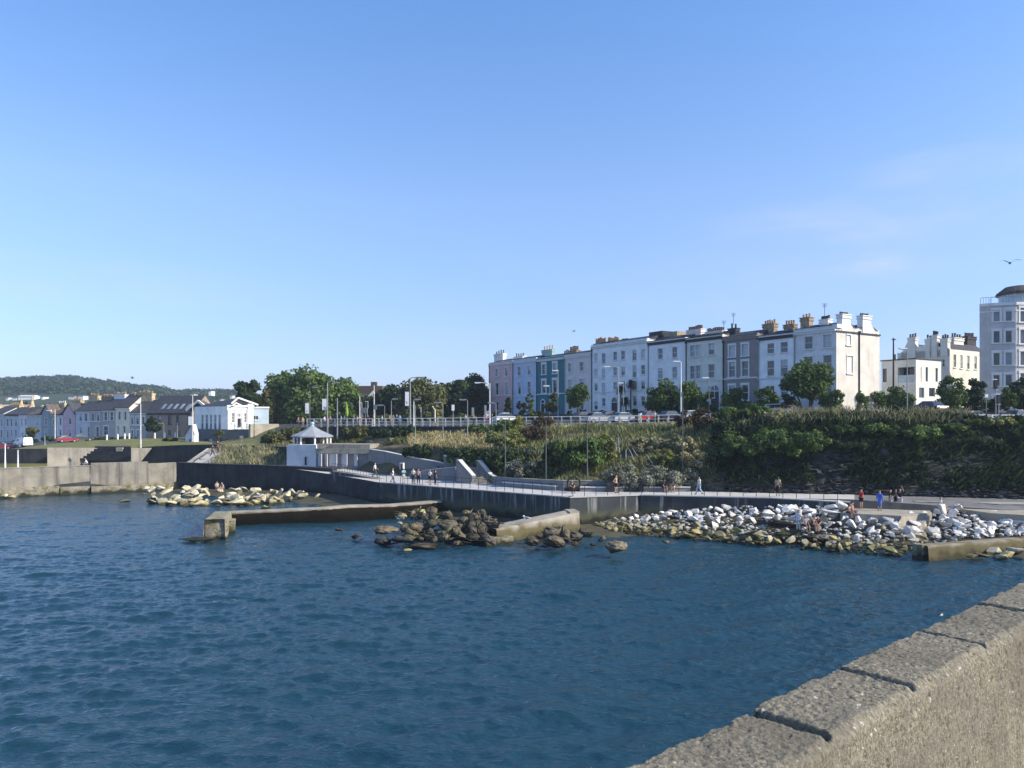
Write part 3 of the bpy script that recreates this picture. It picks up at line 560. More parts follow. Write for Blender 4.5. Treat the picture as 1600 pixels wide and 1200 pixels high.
railing('railing', 'thin black metal railing along the edge of the lower promenade', [Pz(593, 86.9, 2.9), Pz(690, 80.8, 2.9), Pz(760, 76.8, 2.9), Pz(840, 72.7, 2.9), Pz(890, 70.4, 2.9), Pz(1000, 72.4, 2.9), Pz(1090, 71.3, 2.9), Pz(1200, 69.9, 2.9), Pz(1325, 68, 2.9)], 1.15, 1.1, (1.08,), M['dark_metal'], .028, .022)
railing('railing', 'dark railing on the sloping ramp wall left of the people on the walkway', [Pz(519, 99, 3.35), Pz(552, 95.4, 3.2), Pz(592, 91.6, 2.9)], .6, 1.0, (.98, .1), M['dark_metal'], .022, .02)
railing('railing', 'dark railing along the upper baths ramp above the sloping pale wall edge', [Pz(640, 99, 6.0), Pz(690, 94.5, 5.3), Pz(735, 91.5, 4.7)], .7, 1.0, (.98,), M['dark_metal'], .025, .022)
wl = [(519.5, 119.6, 6, 8.86), (592, 114.4, 6, 8.9), (690, 109.4, 6, 8.96), (760, 105.7, 6.5, 9.0), (830, 102.5, 7.5, 9.05)]
wallrun('retaining_wall', 'dark retaining wall below the white upper railing, half covered by bushes', wl, .5, M['dark_concrete'], 'wall')
# jetties
def rough_run(name, prof, path, m, parent, amp=.1, step=.22, ns=1.5, seed=0):
    # prof(s) -> cross-section [(across, z)], swept along the plan path [(x, y)], displaced by noise into worn stone
    pts = [Vector((p[0], p[1], 0)) for p in path]; L_ = [0]
    for a_, c_ in zip(pts[:-1], pts[1:]): L_.append(L_[-1]+(c_-a_).length)
    n_ = int(L_[-1]/step); rows = []
    for i in range(n_+1):
        s_ = L_[-1]*i/n_; k_ = min(max(int(np.searchsorted(L_, s_))-1, 0), len(pts)-2); d = (pts[k_+1]-pts[k_]).normalized(); p = pts[k_]+d*(s_-L_[k_]); nn = Vector((-d.y, d.x, 0)); cs_ = prof(s_/L_[-1]); out = []
        for (a0, z0), (a1, z1) in zip(cs_[:-1], cs_[1:]):
            for f in np.linspace(0, 1, max(2, int(math.hypot(a1-a0, z1-z0)/.16)), endpoint=False): out.append((p.x+nn.x*(a0+(a1-a0)*f), p.y+nn.y*(a0+(a1-a0)*f), z0+(z1-z0)*f))
        rows.append(out)
    k_ = min(len(r_) for r_ in rows); G_ = np.array([r_[:k_] for r_ in rows]); dsp = fbm(G_*ns+seed, 4)*amp*2.2+fbm(G_*np.array([.7, .7, 3.2])+seed+9, 2)*amp
    G_[..., 1] -= dsp; G_[..., 2] += dsp*.45; G_[..., 0] += fbm(G_*ns+seed+40, 3)*amp
    me = grid_mesh(name, G_-np.array(ORI[parent])); return obj(name, me, m, parent)
r = thing('jetty', 'weed-blackened stone jetty running out from the baths wall with a crooked outer end', 'jetty', Pz(336, 65, 0))
J = [(352, 73.0), (440, 74.2), (515, 75.2), (600, 77.6), (690, 79.8)]; JP = [((p-CX)/F*Y, Y) for p, Y in J]
jz = lambda s_: float(np.interp(s_, [0, .4, .55, .75, 1], [1.12, 1.3, 1.42, 1.3, 1.5]))
rough_run('wall', lambda s_: [(-.5, -1.2), (-.25, .35), (-.05, jz(s_)-.16), (1.3, jz(s_)-.14), (1.4, -1)], JP, M['weed_stone'], r, .13, seed=3)
rough_run('coping', lambda s_: [(-.08, jz(s_)-.2), (-.1, jz(s_)-.05), (.02, jz(s_)), (1.1, jz(s_)+.02), (1.14, jz(s_)-.25)], JP, M['slab'], r, .04, ns=2.2, seed=5)
def lump(mb, c, sz, seed, sub=3, amp=.08, rz=0):          # weathered block
    bm = bmesh.new(); bmesh.ops.create_cube(bm, size=1); bmesh.ops.subdivide_edges(bm, edges=bm.edges, cuts=sub+3, use_grid_fill=True)
    n0 = len(mb.v); cr, sr = math.cos(rz), math.sin(rz); A = np.array([v.co[:] for v in bm.verts]); N_ = A/np.maximum(np.abs(A).max(1, keepdims=True), 1e-6)
    A = A*np.array(sz); dsp = fbm(A*1.6+seed*3.7, 4)*amp*3; A = A+N_*dsp[:, None]
    for x, y, z in A: mb.v.append((c[0]+x*cr-y*sr, c[1]+x*sr+y*cr, c[2]+z))
    for f in bm.faces: mb.f.append(tuple(n0+v.index for v in f.verts))
    bm.free(); return mb
A0, A1 = Pz(351, 64.3, 0), Pz(362, 73.6, 0)
rough_run('end_arm', lambda s_: [(-.08, -1.2), (-.05, .5), (0, 1.6-.45*s_), (.1, 1.66-.45*s_), (1.6, 1.66-.45*s_), (1.68, -1.2)], [A0[:2], A1[:2]], M['weed_concrete'], r, .06, .16, 2.0, 7)
q = Pz(335.5, 64.4, 0); lump(MB(), (q.x, q.y+.55, .4), (1.62, 1.2, 2.4), 1, 6, .07, .1).build('end_block', M['weed_concrete'], r)
q = Pz(356, 68, 0); lump(MB(), (q.x, q.y+.6, .25), (.8, 1.3, 1.5), 3, 4, .09, .3).build('end_block', M['weed_concrete'], r)
r = thing('jetty', 'sunlit sloping concrete jetty in the middle of the bay, between two rock clusters', 'jetty', Pz(790, 62.5, 0))
A0, A1 = Pz(776, 62.6, 0), Pz(905, 67.9, 0)
rough_run('jetty_body', lambda s_: [(-.16, -1.2), (-.1, .3+.3*s_), (0, .94+.72*s_), (.08, 1.02+.72*s_), (1.9, 1.04+.72*s_), (1.95, -1.2)], [A0[:2], A1[:2]], M['slab'], r, .045, .2, 1.6, 2)
q = Pz(778, 62.3, .1); lump(MB(), (q.x-.2, q.y+.3, .1), (2.4, 1.6, .7), 5, 4, .06, .5).build('broken_step', M['weed_concrete'], r)
q = Pz(793, 63.4, 0); lump(MB(), (q.x-.6, q.y+.8, .55), (.9, 1.2, 1.0), 6, 4, .05, .6).build('broken_step', M['slab'], r)
q = Pz(898, 68.2, 0); mb = MB(); mb.prism([(q.x-.45, q.y-.45), (q.x+.42, q.y-.1), (q.x+.1, q.y+1.9), (q.x-.8, q.y+1.6)], -1, 1.82); mb.build('end_block', M['slab'], r)
r = thing('jetty', 'low brown concrete groyne running in from the right edge below the white boulders', 'jetty', Pz(1440, 55.5, 0)); mb = MB()
A0, A1 = Pz(1450, 55.0, 0), Pz(1680, 59.6, 0)
rough_run('jetty_body', lambda s_: [(-.14, -1.2), (-.06, .2), (0, .86+.1*s_), (.06, .92+.1*s_), (.95, .92+.1*s_), (1.0, -1.2)], [A0[:2], A1[:2]], M['slab'], r, .04, .18, 1.8, 6)
q = Pz(1443.5, 55.3, 0); lump(MB(), (q.x, q.y+.45, 0), (.55, .95, 1.85), 8, 4, .03, .25).build('end_block', M['weed_concrete'], r)
# slab platform on the right
r = thing('bathing_platform', 'flat weathered concrete bathing platform where the man in blue stands', 'platform', Pz(1374, 66, 0))
mb = MB(); pl = [Pz(1313, 64.6, 0), Pz(1408, 62.6, 0), Pz(1456, 64.6, 0), Pz(1448, 69.2, 0), Pz(1336, 68.9, 0)]; mb.prism([(p.x, p.y) for p in pl], -.5, 2.12); mb.build('platform_slab', M['slab'], r)
mb = MB(); pl = [Pz(1392, 61.4, 0), Pz(1438, 61.8, 0), Pz(1455, 64.4, 0), Pz(1410, 62.5, 0)]; mb.hexa([(p.x, p.y, -.5) for p in pl], [(p.x, p.y, z) for p, z in zip(pl, (1.0, 1.35, 2.0, 2.05))]); mb.build('broken_edge', M['slab'], r)
wallrun('platform_wall', 'low dark wall at the back of the bathing platform, left of the seated sunbather', [(1430, 67.9, 1.5, 2.72), (1475, 67.4, 1.5, 2.72)], .8, M['sea_concrete'], 'wall')
mb = MB(); pl = [Pz(1490, 66.2, 0), Pz(1548, 62.6, 0), Pz(1640, 60.4, 0), Pz(1640, 66.5, 0), Pz(1500, 69, 0)]; mb.prism([(p.x, p.y) for p in pl], -.5, 2.35); tag(mb.build('slipway', M['slab'], loc=Pz(1548, 62.6, 0)), 'raised dark-sided concrete slipway at the right edge above the boulders', 'slipway')
mb = MB(); pl = [Pz(1500, 68.6, 0), Pz(1560, 66.9, 0), Pz(1650, 66.2, 0), Pz(1650, 67.6, 0), Pz(1505, 69.4, 0)]; mb.prism([(p.x, p.y) for p in pl], 2.4, 2.62); tag(mb.build('kerb', M['concrete'], loc=Pz(1500, 69, 2)), 'low concrete kerb along the promenade above the slipway', 'kerb')

# ---------------------------------------------------------------- houses
class Fr:                                     # a facade plane: origin, direction along it, outward normal
    def __init__(s, o, d):
        s.o = Vector((o[0], o[1], 0)); s.d = Vector((d[0], d[1], 0)).normalized(); s.n = Vector((s.d.y, -s.d.x, 0))
        if s.n.dot(-s.o) < 0: s.n = -s.n
    def s_(s, px):
        u = (px-CX)/F; return (u*s.o.y-s.o.x)/(s.d.x-u*s.d.y)
    def z_(s, px, py): return H-(py-HY)/F*(s.o.y+s.d.y*s.s_(px))
    def p(s, a, z, dep=0): q = s.o+s.d*a+s.n*dep; return Vector((q.x, q.y, z))
    def box(s, mb, a0, a1, z0, z1, d0, d1):
        return mb.hexa([s.p(a0, z0, d0), s.p(a1, z0, d0), s.p(a1, z0, d1), s.p(a0, z0, d1)], [s.p(a0, z1, d0), s.p(a1, z1, d0), s.p(a1, z1, d1), s.p(a0, z1, d1)])
def pierced(mb, fr, a0, a1, z0, z1, ops, rec=.16):      # a wall face with recessed openings
    A = sorted({a0, a1, *[o[0] for o in ops], *[o[1] for o in ops]}); Z = sorted({z0, z1, *[o[2] for o in ops], *[o[3] for o in ops]})
    A = [a for a in A if a0 <= a <= a1]; Z = [z for z in Z if z0 <= z <= z1]
    for x0, x1 in zip(A[:-1], A[1:]):
        for y0, y1 in zip(Z[:-1], Z[1:]):
            cx, cz = (x0+x1)/2, (y0+y1)/2
            if any(o[0] < cx < o[1] and o[2] < cz < o[3] for o in ops): continue
            mb.poly([fr.p(x0, y0), fr.p(x1, y0), fr.p(x1, y1), fr.p(x0, y1)])
    for x0, x1, y0, y1 in ops:
        mb.poly([fr.p(x0, y0), fr.p(x0, y1), fr.p(x0, y1, -rec), fr.p(x0, y0, -rec)]); mb.poly([fr.p(x1, y0), fr.p(x1, y1), fr.p(x1, y1, -rec), fr.p(x1, y0, -rec)])
        mb.poly([fr.p(x0, y1), fr.p(x1, y1), fr.p(x1, y1, -rec), fr.p(x0, y1, -rec)]); mb.poly([fr.p(x0, y0), fr.p(x1, y0), fr.p(x1, y0, -rec), fr.p(x0, y0, -rec)])
def window(root, fr, op, surround=0, sill=True, bars=(1, 0), trim='trim', pane=None, rec=.16, name='window'):
    x0, x1, y0, y1 = op; mb = MB(); f = .055; d0, d1 = -rec, -rec+.07
    for a, b_, c, d in ((x0, x0+f, y0, y1), (x1-f, x1, y0, y1), (x0+f, x1-f, y0, y0+f), (x0+f, x1-f, y1-f, y1)): fr.box(mb, a, b_, c, d, d0, d1)
    for k in range(bars[0]): z = y0+(y1-y0)*(k+1)/(bars[0]+1); fr.box(mb, x0+f, x1-f, z-.03, z+.03, d0, d1-.004)
    for k in range(bars[1]): x = x0+(x1-x0)*(k+1)/(bars[1]+1); fr.box(mb, x-.022, x+.022, y0+f, y1-f, d0, d1-.008)
    if surround:
        w = surround
        fr.box(mb, x0-w, x0-.002, y0, y1, -.02, .06); fr.box(mb, x1+.002, x1+w, y0, y1, -.02, .06); fr.box(mb, x0-w*1.15, x1+w*1.15, y1+.002, y1+w*1.5, -.02, .09)
    o = mb.build(name, M[trim], root); mb = MB(); fr.box(mb, x0+f*.6, x1-f*.6, y0+f*.6, y1-f*.6, d0-.03, d0+.015)
    mb.build('pane', M[pane or random.choice(['pane', 'pane', 'pane_light', 'pane'])], o)
    if random.random() < .42 and not pane and y1-y0 > 1:      # a drawn blind or curtain behind the upper sash
        mb = MB(); cz = y1-f-(y1-y0)*random.choice([.25, .4, .5, .9]); fr.box(mb, x0+f, x1-f, cz, y1-f, d0+.016, d0+.03); mb.build('blind', M['curtain'], o)
    if sill: mb = MB(); fr.box(mb, x0-.1-surround, x1+.1+surround, y0-.14, y0-.002, -.05, .13); mb.build('sill', M[trim], o)
    return o
def pots(root_part, c, dirv, ln, n, z, m, h=.75, r=.15):
    for k in range(n):
        p = c+dirv*(ln*((k+.5)/n-.5)); hh = h*random.uniform(.8, 1.2); mb = MB(); mb.tube((p.x, p.y, z), (p.x, p.y, z+hh*.85), r, r*.82, 7); mb.tube((p.x, p.y, z+hh*.85), (p.x, p.y, z+hh), r*1.05, r, 7); mb.build('chimney_pot', m, root_part)
def chimney(root, c, dirv, ln, w, z0, z1, m, npots, pm, ph=.75, parent=None):
    n = Vector((-dirv.y, dirv.x, 0)); mb = MB()
    for a, b_, q in ((z0, z1-.5, 0), (z1-.5, z1-.32, .09), (z1-.32, z1-.12, 0.04), (z1-.12, z1, .12)):
        e = [c+dirv*(sx_*(ln/2+q))+n*(sy*(w/2+q)) for sx_, sy in ((-1, -1), (1, -1), (1, 1), (-1, 1))]; mb.prism([(p.x, p.y) for p in e], a, b_)
    o = mb.build('chimney', m, parent or root); pots(o, c, dirv, ln, npots, z1, pm, ph); return o
def aerial(root, p, h):
    mb = MB(); p = Vector(p); mb.tube(p, p+Vector((0, 0, h)), .03, n=5)
    for k in range(5): z = h-.12*k; mb.tube(p+Vector((-.35+.03*k, 0, z)), p+Vector((.35-.03*k, 0, z)), .016, n=4)
    mb.tube(p+Vector((0, -.5, h-.25)), p+Vector((0, .5, h-.25)), .018, n=4); mb.build('aerial', M['dark_metal'], root)
def arch_door(root, fr, xc, w, z0, z1, m='door_dark', sur='trim', name='door'):
    mb = MB(); fr.box(mb, xc-w/2, xc+w/2, z0, z1-w/2-.12, -.1, .03); o = mb.build(name, M[m], root)
    mb = MB(); A = [fr.p(xc+w/2*math.cos(t_), z1-w/2+w/2*math.sin(t_), .03) for t_ in np.linspace(0, math.pi, 13)]; mb.extr(A, -fr.n*.1); mb.build('fanlight', M['pane'], o)
    mb = MB(); T_ = np.linspace(0, math.pi, 13); q = .2
    for a, b_ in zip(T_[:-1], T_[1:]):
        I0, I1 = [fr.p(xc+w/2*math.cos(t_), z1-w/2+w/2*math.sin(t_), -.05) for t_ in (a, b_)]; O0, O1 = [fr.p(xc+(w/2+q)*math.cos(t_), z1-w/2+(w/2+q)*math.sin(t_), -.05) for t_ in (a, b_)]
        mb.extr([I0, I1, O1, O0], fr.n*.14)
    for s_ in (-1, 1): fr.box(mb, xc+s_*(w/2+q/2)-q/2, xc+s_*(w/2+q/2)+q/2, z0, z1-w/2, -.05, .09)
    fr.box(mb, xc-w/2, xc+w/2, z1-w/2-.12, z1-w/2, -.02, .07); mb.build('surround', M[sur], o)
TD = Vector((38.9-(-4.7), 92-160, 0)).normalized()          # terrace runs from the far pink house to the near end house
TF = Fr((-4.7, 160), TD)
def house(label, px0, px1, py0, py1, m, cols, rows, surround=.14, door=None, string=None, roof='slate', chims=(), base=10.2, depth=8.9, roofh=.9, cornice=True, trim='trim', extra=(), group=None, parapet=.35, colrows=None, bars=(1, 0)):
    """cols: (px centre, width m); rows: (py top, py bottom, column px they were read at)"""
    fr = TF; a0, a1 = fr.s_(px0), fr.s_(px1); zt = (fr.z_(px0, py0)+fr.z_(px1, py1))/2
    r = thing('terraced_house', label, 'house', fr.p((a0+a1)/2, base-.4), group)
    ops = []; spec = []
    for ci, (cpx, w) in enumerate(cols):
        sc = fr.s_(cpx)
        for ri, (t0, t1, ref) in enumerate(colrows[ci] if colrows and colrows.get(ci) else rows):
            z1, z0 = fr.z_(ref, t0), fr.z_(ref, t1); op = (sc-w/2, sc+w/2, z0, z1); ops.append(op); spec.append(op)
    for e in extra: op = (fr.s_(e[0]), fr.s_(e[1]), fr.z_((e[0]+e[1])/2, e[3]), fr.z_((e[0]+e[1])/2, e[2])); ops.append(op); spec.append(op)
    mb = MB(); g = .012; pierced(mb, fr, a0+g, a1-g, base-1.5, zt, ops)
    mb.poly([fr.p(a0+g, base-1.5), fr.p(a0+g, zt), fr.p(a0+g, zt, -depth), fr.p(a0+g, base-1.5, -depth)]); mb.poly([fr.p(a1-g, base-1.5), fr.p(a1-g, zt), fr.p(a1-g, zt, -depth), fr.p(a1-g, base-1.5, -depth)])
    mb.poly([fr.p(a0+g, base-1.5, -depth), fr.p(a1-g, base-1.5, -depth), fr.p(a1-g, zt, -depth), fr.p(a0+g, zt, -depth)]); mb.poly([fr.p(a0+g, zt, -.3), fr.p(a1-g, zt, -.3), fr.p(a1-g, zt, -depth), fr.p(a0+g, zt, -depth)])
    mb.poly([fr.p(a0+g, zt), fr.p(a1-g, zt), fr.p(a1-g, zt, -.3), fr.p(a0+g, zt, -.3)])
    mb.build('wall', m, r)
    for op in spec: window(r, fr, op, surround, True, bars, trim)
    if cornice:
        mb = MB(); fr.box(mb, a0+g, a1-g, zt-.62, zt-.34, .003, .16); fr.box(mb, a0+g, a1-g, zt-.34, zt-.22, .003, .26); fr.box(mb, a0+g, a1-g, zt+.003, zt+.09, -.32, .1); mb.build('cornice', M[trim] if cornice is True else M[cornice], r)
    if string: mb = MB(); z = fr.z_(string[0], string[1]); fr.box(mb, a0+g, a1-g, z-.09, z+.09, .003, .1); mb.build('string_course', M[trim], r)
    if door: arch_door(r, fr, fr.s_(door[0]), door[1], base-.1, fr.z_(door[0], door[2]))
    dp = MB(); fr.box(dp, a0+.12, a0+.24, base-.5, zt-.62, .004, .13); fr.box(dp, a0+.04, a0+.32, zt-.75, zt-.5, .004, .2); dp.build('drainpipe', M['dark_metal' if random.random() < .4 else 'grey_metal'], r)
    # double-pitch roof behind the parapet
    rm = MB(); zr = zt-.15
    for d0, d1 in ((-.32, -depth/2), (-depth/2, -depth)):
        dm = (d0+d1)/2; rm.hexa([fr.p(a0+g, zr, d0), fr.p(a1-g, zr, d0), fr.p(a1-g, zr, d1), fr.p(a0+g, zr, d1)], [fr.p(a0+g, zr+roofh, dm+.05), fr.p(a1-g, zr+roofh, dm+.05), fr.p(a1-g, zr+roofh, dm-.05), fr.p(a0+g, zr+roofh, dm-.05)])
    ro = rm.build('roof', M[roof], r)
    for c in chims:      # (px0, px1, py_top, material, pots, pot material, depth)
        dep = c[6] if len(c) > 6 else -depth*.27; q = Fr(fr.p(0, 0, dep), fr.d); s0, s1 = q.s_(c[0]), q.s_(c[1]); pm_ = q.p((s0+s1)/2, 0); ztop = q.z_((c[0]+c[1])/2, c[2])
        chimney(r, pm_, fr.d, abs(s1-s0)*.92, .8, zt-.3, ztop, M[c[3]], c[4], M[c[5]], c[7] if len(c) > 7 else .7, ro)
    return r, fr, a0, a1, zt
w = 1.0
paint('p_pink', (.74, .46, .42)); paint('p_blue', (.5, .57, .7)); paint('p_teal', (.04, .18, .2)); paint('p_beige', (.7, .62, .57)); paint('p_white', (.84, .83, .8)); paint('p_cream', (.7, .68, .58)); paint('p_brown', (.27, .235, .215)); paint('p_pale', (.72, .7, .68)); paint('p_white2', (.74, .73, .7)); paint('p_green_ch', (.3, .45, .4)); paint('p_gable', (.6, .56, .49), dirt=.55)
house('pink terraced house at the far left end of the tall seaside terrace', 764, 801, 568, 563, M['p_pink'], [(776.7, 1.15), (791.5, 1.15)], [(576, 589, 776.7), (598.5, 617, 776.7), (628.5, 641, 776.7)], string=(770, 619), chims=[(774, 789, 553, 'p_white2', 4, 'pot_dark')], door=None)
house('sky blue terraced house between the pink house and the dark teal one', 801, 838, 563, 560, M['p_blue'], [(811.5, 1.1), (827, 1.1)], [(573, 587, 811.5), (597.5, 616, 811.5), (626, 641, 811.5)], string=(820, 618.5), chims=[(805, 820, 557, 'p_white2', 4, 'pot_dark')])
r, fr, a0, a1, zt = house('dark teal terraced house with white framed windows and an arched door', 838, 882, 560, 556.5, M['p_teal'], [(850, 1.1), (867.2, 1.1)], [(569.5, 585, 850), (595, 614, 850)], .3, string=(860, 615.5), door=(848.5, 1.15, 625), chims=[(848.5, 866, 546.5, 'p_green_ch', 4, 'terracotta')])
house('beige terraced house beside the big white block, with brown chimney stacks', 882, 924, 556.5, 549.5, M['p_beige'], [(890.5, 1.1), (909, 1.15)], [(567.5, 581.5, 890.5), (593.5, 612, 890.5), (624, 640, 890.5)], string=(900, 614), chims=[(890, 904.5, 547.5, 'stone_chim', 6, 'pot_dark'), (881, 889, 553, 'stone_chim', 3, 'pot_dark')])
C6 = [(931, .95), (943, .95), (961, .95), (973.3, .95), (991.3, .95), (1004.6, .95)]
short = [(552, 564.5, 931), (576, 588.3, 931), (598.5, 610.8, 931), (627, 640, 931)]; tall = [(552, 567.5, 943), (576, 591.5, 943), (598.5, 615, 943), (622, 635, 943)]
house('wide four storey white block of the terrace with many small windows and arched door', 924, 1012, 537.5, 532, M['p_white'], C6, short, 0, string=(950, 612.5), door=(960.5, 1.45, 621), colrows={1: tall, 4: [(547, 563.5, 991), (571, 590, 991), (595, 610, 991), (619, 634, 991)], 5: [(546, 560, 1004), (570.5, 585, 1004), (595, 608, 1004), (619, 633, 1004)], 2: [(549.5, 562.5, 961), (573.5, 587, 961), (597, 609, 961)], 3: [(548, 561.5, 973), (573, 587, 973), (596, 608, 973), (621, 635, 973)]},
      chims=[(930, 948, 536.5, 'stone_chim', 9, 'terracotta', -2.4, .95), (949, 968, 535.5, 'stone_chim', 9, 'terracotta', -2.4, .9), (970, 982, 534, 'stone_chim', 6, 'pot_dark', -2.4, .5)])
r, fr, a0, a1, zt = house('plain white terraced house with two dark first-floor windows behind the round street tree', 1012, 1071, 533.5, 527.5, M['p_white'], [(1031.5, 1.05), (1054, 1.05)], [(544.5, 561, 1031.5), (575, 592, 1031.5), (606, 624, 1031.5)], 0, cornice='slate', chims=[])
for p0, p1, t_, nm, mm in ((1014, 1035, 519.5, 'roof_box', 'dark_chim'), (1037, 1058, 520, 'roof_box', 'stone_chim')):
    q = Fr(TF.p(0, 0, -2.6), TF.d); mb = MB(); q.box(mb, q.s_(p0), q.s_(p1), zt-.2, q.z_(p0, t_), -2.2, 0)
    o = mb.build(nm, M[mm], r)
house('cream terraced house with paired windows and a dark arched door', 1071, 1129, 527.5, 524, M['p_cream'], [(1082, .95), (1091, .95), (1111.7, 1.1)], [(539.5, 557, 1085), (571.5, 592, 1085), (605, 622, 1085)], .1, string=(1100, 594), door=(1117.5, 1.5, 602), cornice='slate', chims=[(1075, 1099, 515, 'p_beige', 8, 'pot_dark', -2.4, .55), (1104, 1133, 517.5, 'p_beige', 9, 'pot_dark', -2.4, .5)])
r, fr, a0, a1, zt = house('dark brown terraced house with bright white window frames', 1129, 1184, 526, 522, M['p_brown'], [(1144, 1.05), (1164.3, 1.05)], [(540, 557.5, 1144), (566, 589, 1144), (601.5, 625, 1166)], .2, string=(1150, 591.5), cornice='p_brown', chims=[(1140.5, 1153, 513, 'dark_chim', 2, 'dark_chim', -2.4, .7)])
aerial(r, P(1146, 507, 108), 1.6); aerial(r, P(1131, 520, 109), 1.7)
house('white terraced house with plain dark windows between the brown house and the end house', 1184, 1240, 524.5, 520.5, M['p_white'], [(1204, 1.1), (1225, 1.1)], [(536.5, 552.5, 1204), (563.5, 587.5, 1204), (603, 622, 1204)], 0, string=(1210, 590.5), cornice='slate', chims=[(1194, 1213, 506, 'stone_chim', 5, 'terracotta', -2.4, .5), (1227, 1243, 507, 'stone_chim', 4, 'terracotta', -2.4, .5)])
# end house with its lit double gable
r, fr, a0, a1, zt = house('tall pale end house of the terrace with a sunlit cream double gable wall', 1240, 1306, 515.5, 511, M['p_pale'], [(1263.7, 1.15), (1293, 1.15)], [(526, 545.5, 1263.7), (557.5, 580, 1263.7), (597, 618, 1263.7)], .16, chims=[(1253, 1268, 496, 'stone_chim', 3, 'terracotta', -2.4, .4), (1283, 1297, 499, 'p_white2', 5, 'pot_dark', -2.4, .5)])
aerial(r, P(1288.5, 498, 96), 1.9)
GD = Vector((-TD.y, TD.x, 0)); GD = GD if GD.y > 0 else -GD; e0 = TF.p(a1, 0); GF = Fr((e0.x, e0.y), GD); gl = 8.9
GO = []
for p0, p1, t0, t1 in ((1322, 1328.6, 523.5, 539), (1323, 1331.5, 556.5, 583.5)): GO.append((GF.s_(p0), GF.s_(p1), GF.z_((p0+p1)/2, t1), GF.z_((p0+p1)/2, t0)))
mb = MB(); ge = GF.z_(1340, 520.5); pierced(mb, Fr(GF.p(0, 0, .05), GD), 0, gl, 8.8, ge, GO)
# curved gable outline
def gable_top(s):
    f = (s/gl*2) % 1.0 if s < gl else 1.0; q = abs(f-.5)*2           # 0 at the chimney, 1 at eaves and valley
    return ge+1.75*(1-q)**1.5*(1 if q > .001 else 1)+(.15 if .42 < s/gl < .58 else 0)
ss = np.linspace(0, gl, 33); f2 = Fr(GF.p(0, 0, .05), GD)
for x0, x1 in zip(ss[:-1], ss[1:]): mb.hexa([f2.p(x0, ge), f2.p(x1, ge), f2.p(x1, ge, -.35), f2.p(x0, ge, -.35)], [f2.p(x0, gable_top(x0)), f2.p(x1, gable_top(x1)), f2.p(x1, gable_top(x1), -.35), f2.p(x0, gable_top(x0), -.35)])
g = mb.build('gable_wall', M['p_gable'], r)
for op in GO: window(r, f2, op, .08, True, (1, 1))
mb = MB(); f2.box(mb, -.1, gl+.1, ge-.1, ge+.08, .003, .12); mb.build('string_course', M['slate'], g)
mb = MB(); sp = f2.s_(1342); f2.box(mb, sp-.07, sp+.07, 9, ge+.1, .01, .13); f2.box(mb, sp-.16, sp+.16, ge-.1, ge+.25, .01, .22); mb.build('drainpipe', M['dark_metal'], g)
mb = MB(); f2.box(mb, -.05, 1.0, zt-.2, zt+.25, -.5, .15); mb.build('parapet_block', M['trim'], g)
for px0, px1, t in ((1315.5, 1328.5, 491), (1347.5, 1360.5, 493)):
    s0, s1 = f2.s_(px0), f2.s_(px1); cpt = f2.p((s0+s1)/2, 0, -.32); chimney(r, cpt, GD, s1-s0, .75, ge, f2.z_((px0+px1)/2, t), M['p_white2'], 4, M['pot_dark'], .28, g)
# modern white house
O2 = Vector((.526*100, 100, 0)); BL = Fr((O2.x, O2.y), -TD); BR = Fr((O2.x, O2.y), GD)
paint('p_modern', (.68, .65, .58), dirt=.15); paint('p_villa', (.66, .635, .57), dirt=.25)
r = thing('modern_house', 'flat roofed white modern house with a glazed corner balcony, beside the cream gable', 'house', (O2.x, O2.y, 10)); zt = BL.z_(1431, 561); la, ra = BL.s_(1377.5), BR.s_(1470.5)
bal = (BL.s_(1438) if False else 0, BL.s_(1403), BL.z_(1410, 598), BL.z_(1410, 574)); balr = (0, BR.s_(1438.5), bal[2], bal[3])
lops = [bal, (BL.s_(1385.5), BL.s_(1379.5), BL.z_(1382, 597), BL.z_(1382, 576))]; rops = [balr] + [(BR.s_(a), BR.s_(b_), BR.z_((a+b_)/2, d), BR.z_((a+b_)/2, c)) for a, b_, c, d in ((1446.3, 1450, 573.5, 596.5), (1461.8, 1465.5, 575, 597), (1436, 1444, 605.5, 622), (1451.5, 1461, 606, 620))]
mb = MB(); pierced(mb, BL, 0, la, 9, zt, lops, 1.4); pierced(mb, BR, 0, ra, 9, zt, rops, 1.4 if False else .2)
bk = [BL.p(la, 0), BL.p(0, 0), BR.p(ra, 0), BR.p(ra, 0)+BL.d*la]; mb.poly([(bk[2].x, bk[2].y, 9), (bk[3].x, bk[3].y, 9), (bk[3].x, bk[3].y, zt), (bk[2].x, bk[2].y, zt)]); mb.poly([(bk[3].x, bk[3].y, 9), (bk[0].x, bk[0].y, 9), (bk[0].x, bk[0].y, zt), (bk[3].x, bk[3].y, zt)]); mb.poly([(p.x, p.y, zt) for p in bk])
mb.build('wall', M['p_modern'], r)
mb = MB(); q = Vector((.15, -.15, 0)); mb.prism([((p+(p-sum(bk, Vector())/4).normalized()*.18).x, (p+(p-sum(bk, Vector())/4).normalized()*.18).y) for p in bk], zt+.003, zt+.14); mb.build('roof_edge', M['slate'], r)
for op in lops[1:]: window(r, BL, op, 0, False, (0, 0), 'dark_metal', 'pane')
for op in rops[1:]: window(r, BR, op, 0, False, (0, 0), 'old_white', 'pane')
mb = MB(); BL.box(mb, .02, bal[1]-.02, bal[2], bal[2]+1.0, -.08, -.05); BR.box(mb, .02, balr[1]-.02, bal[2], bal[2]+1.0, -.08, -.05); mb.build('balcony_glass', M['clear_glass'], r)
mb = MB(); BL.box(mb, .3, bal[1], bal[2], bal[3], -1.45, -1.38); BR.box(mb, .3, balr[1], bal[2], bal[3], -.5, -.42); mb.build('balcony_window', M['pane'], r)
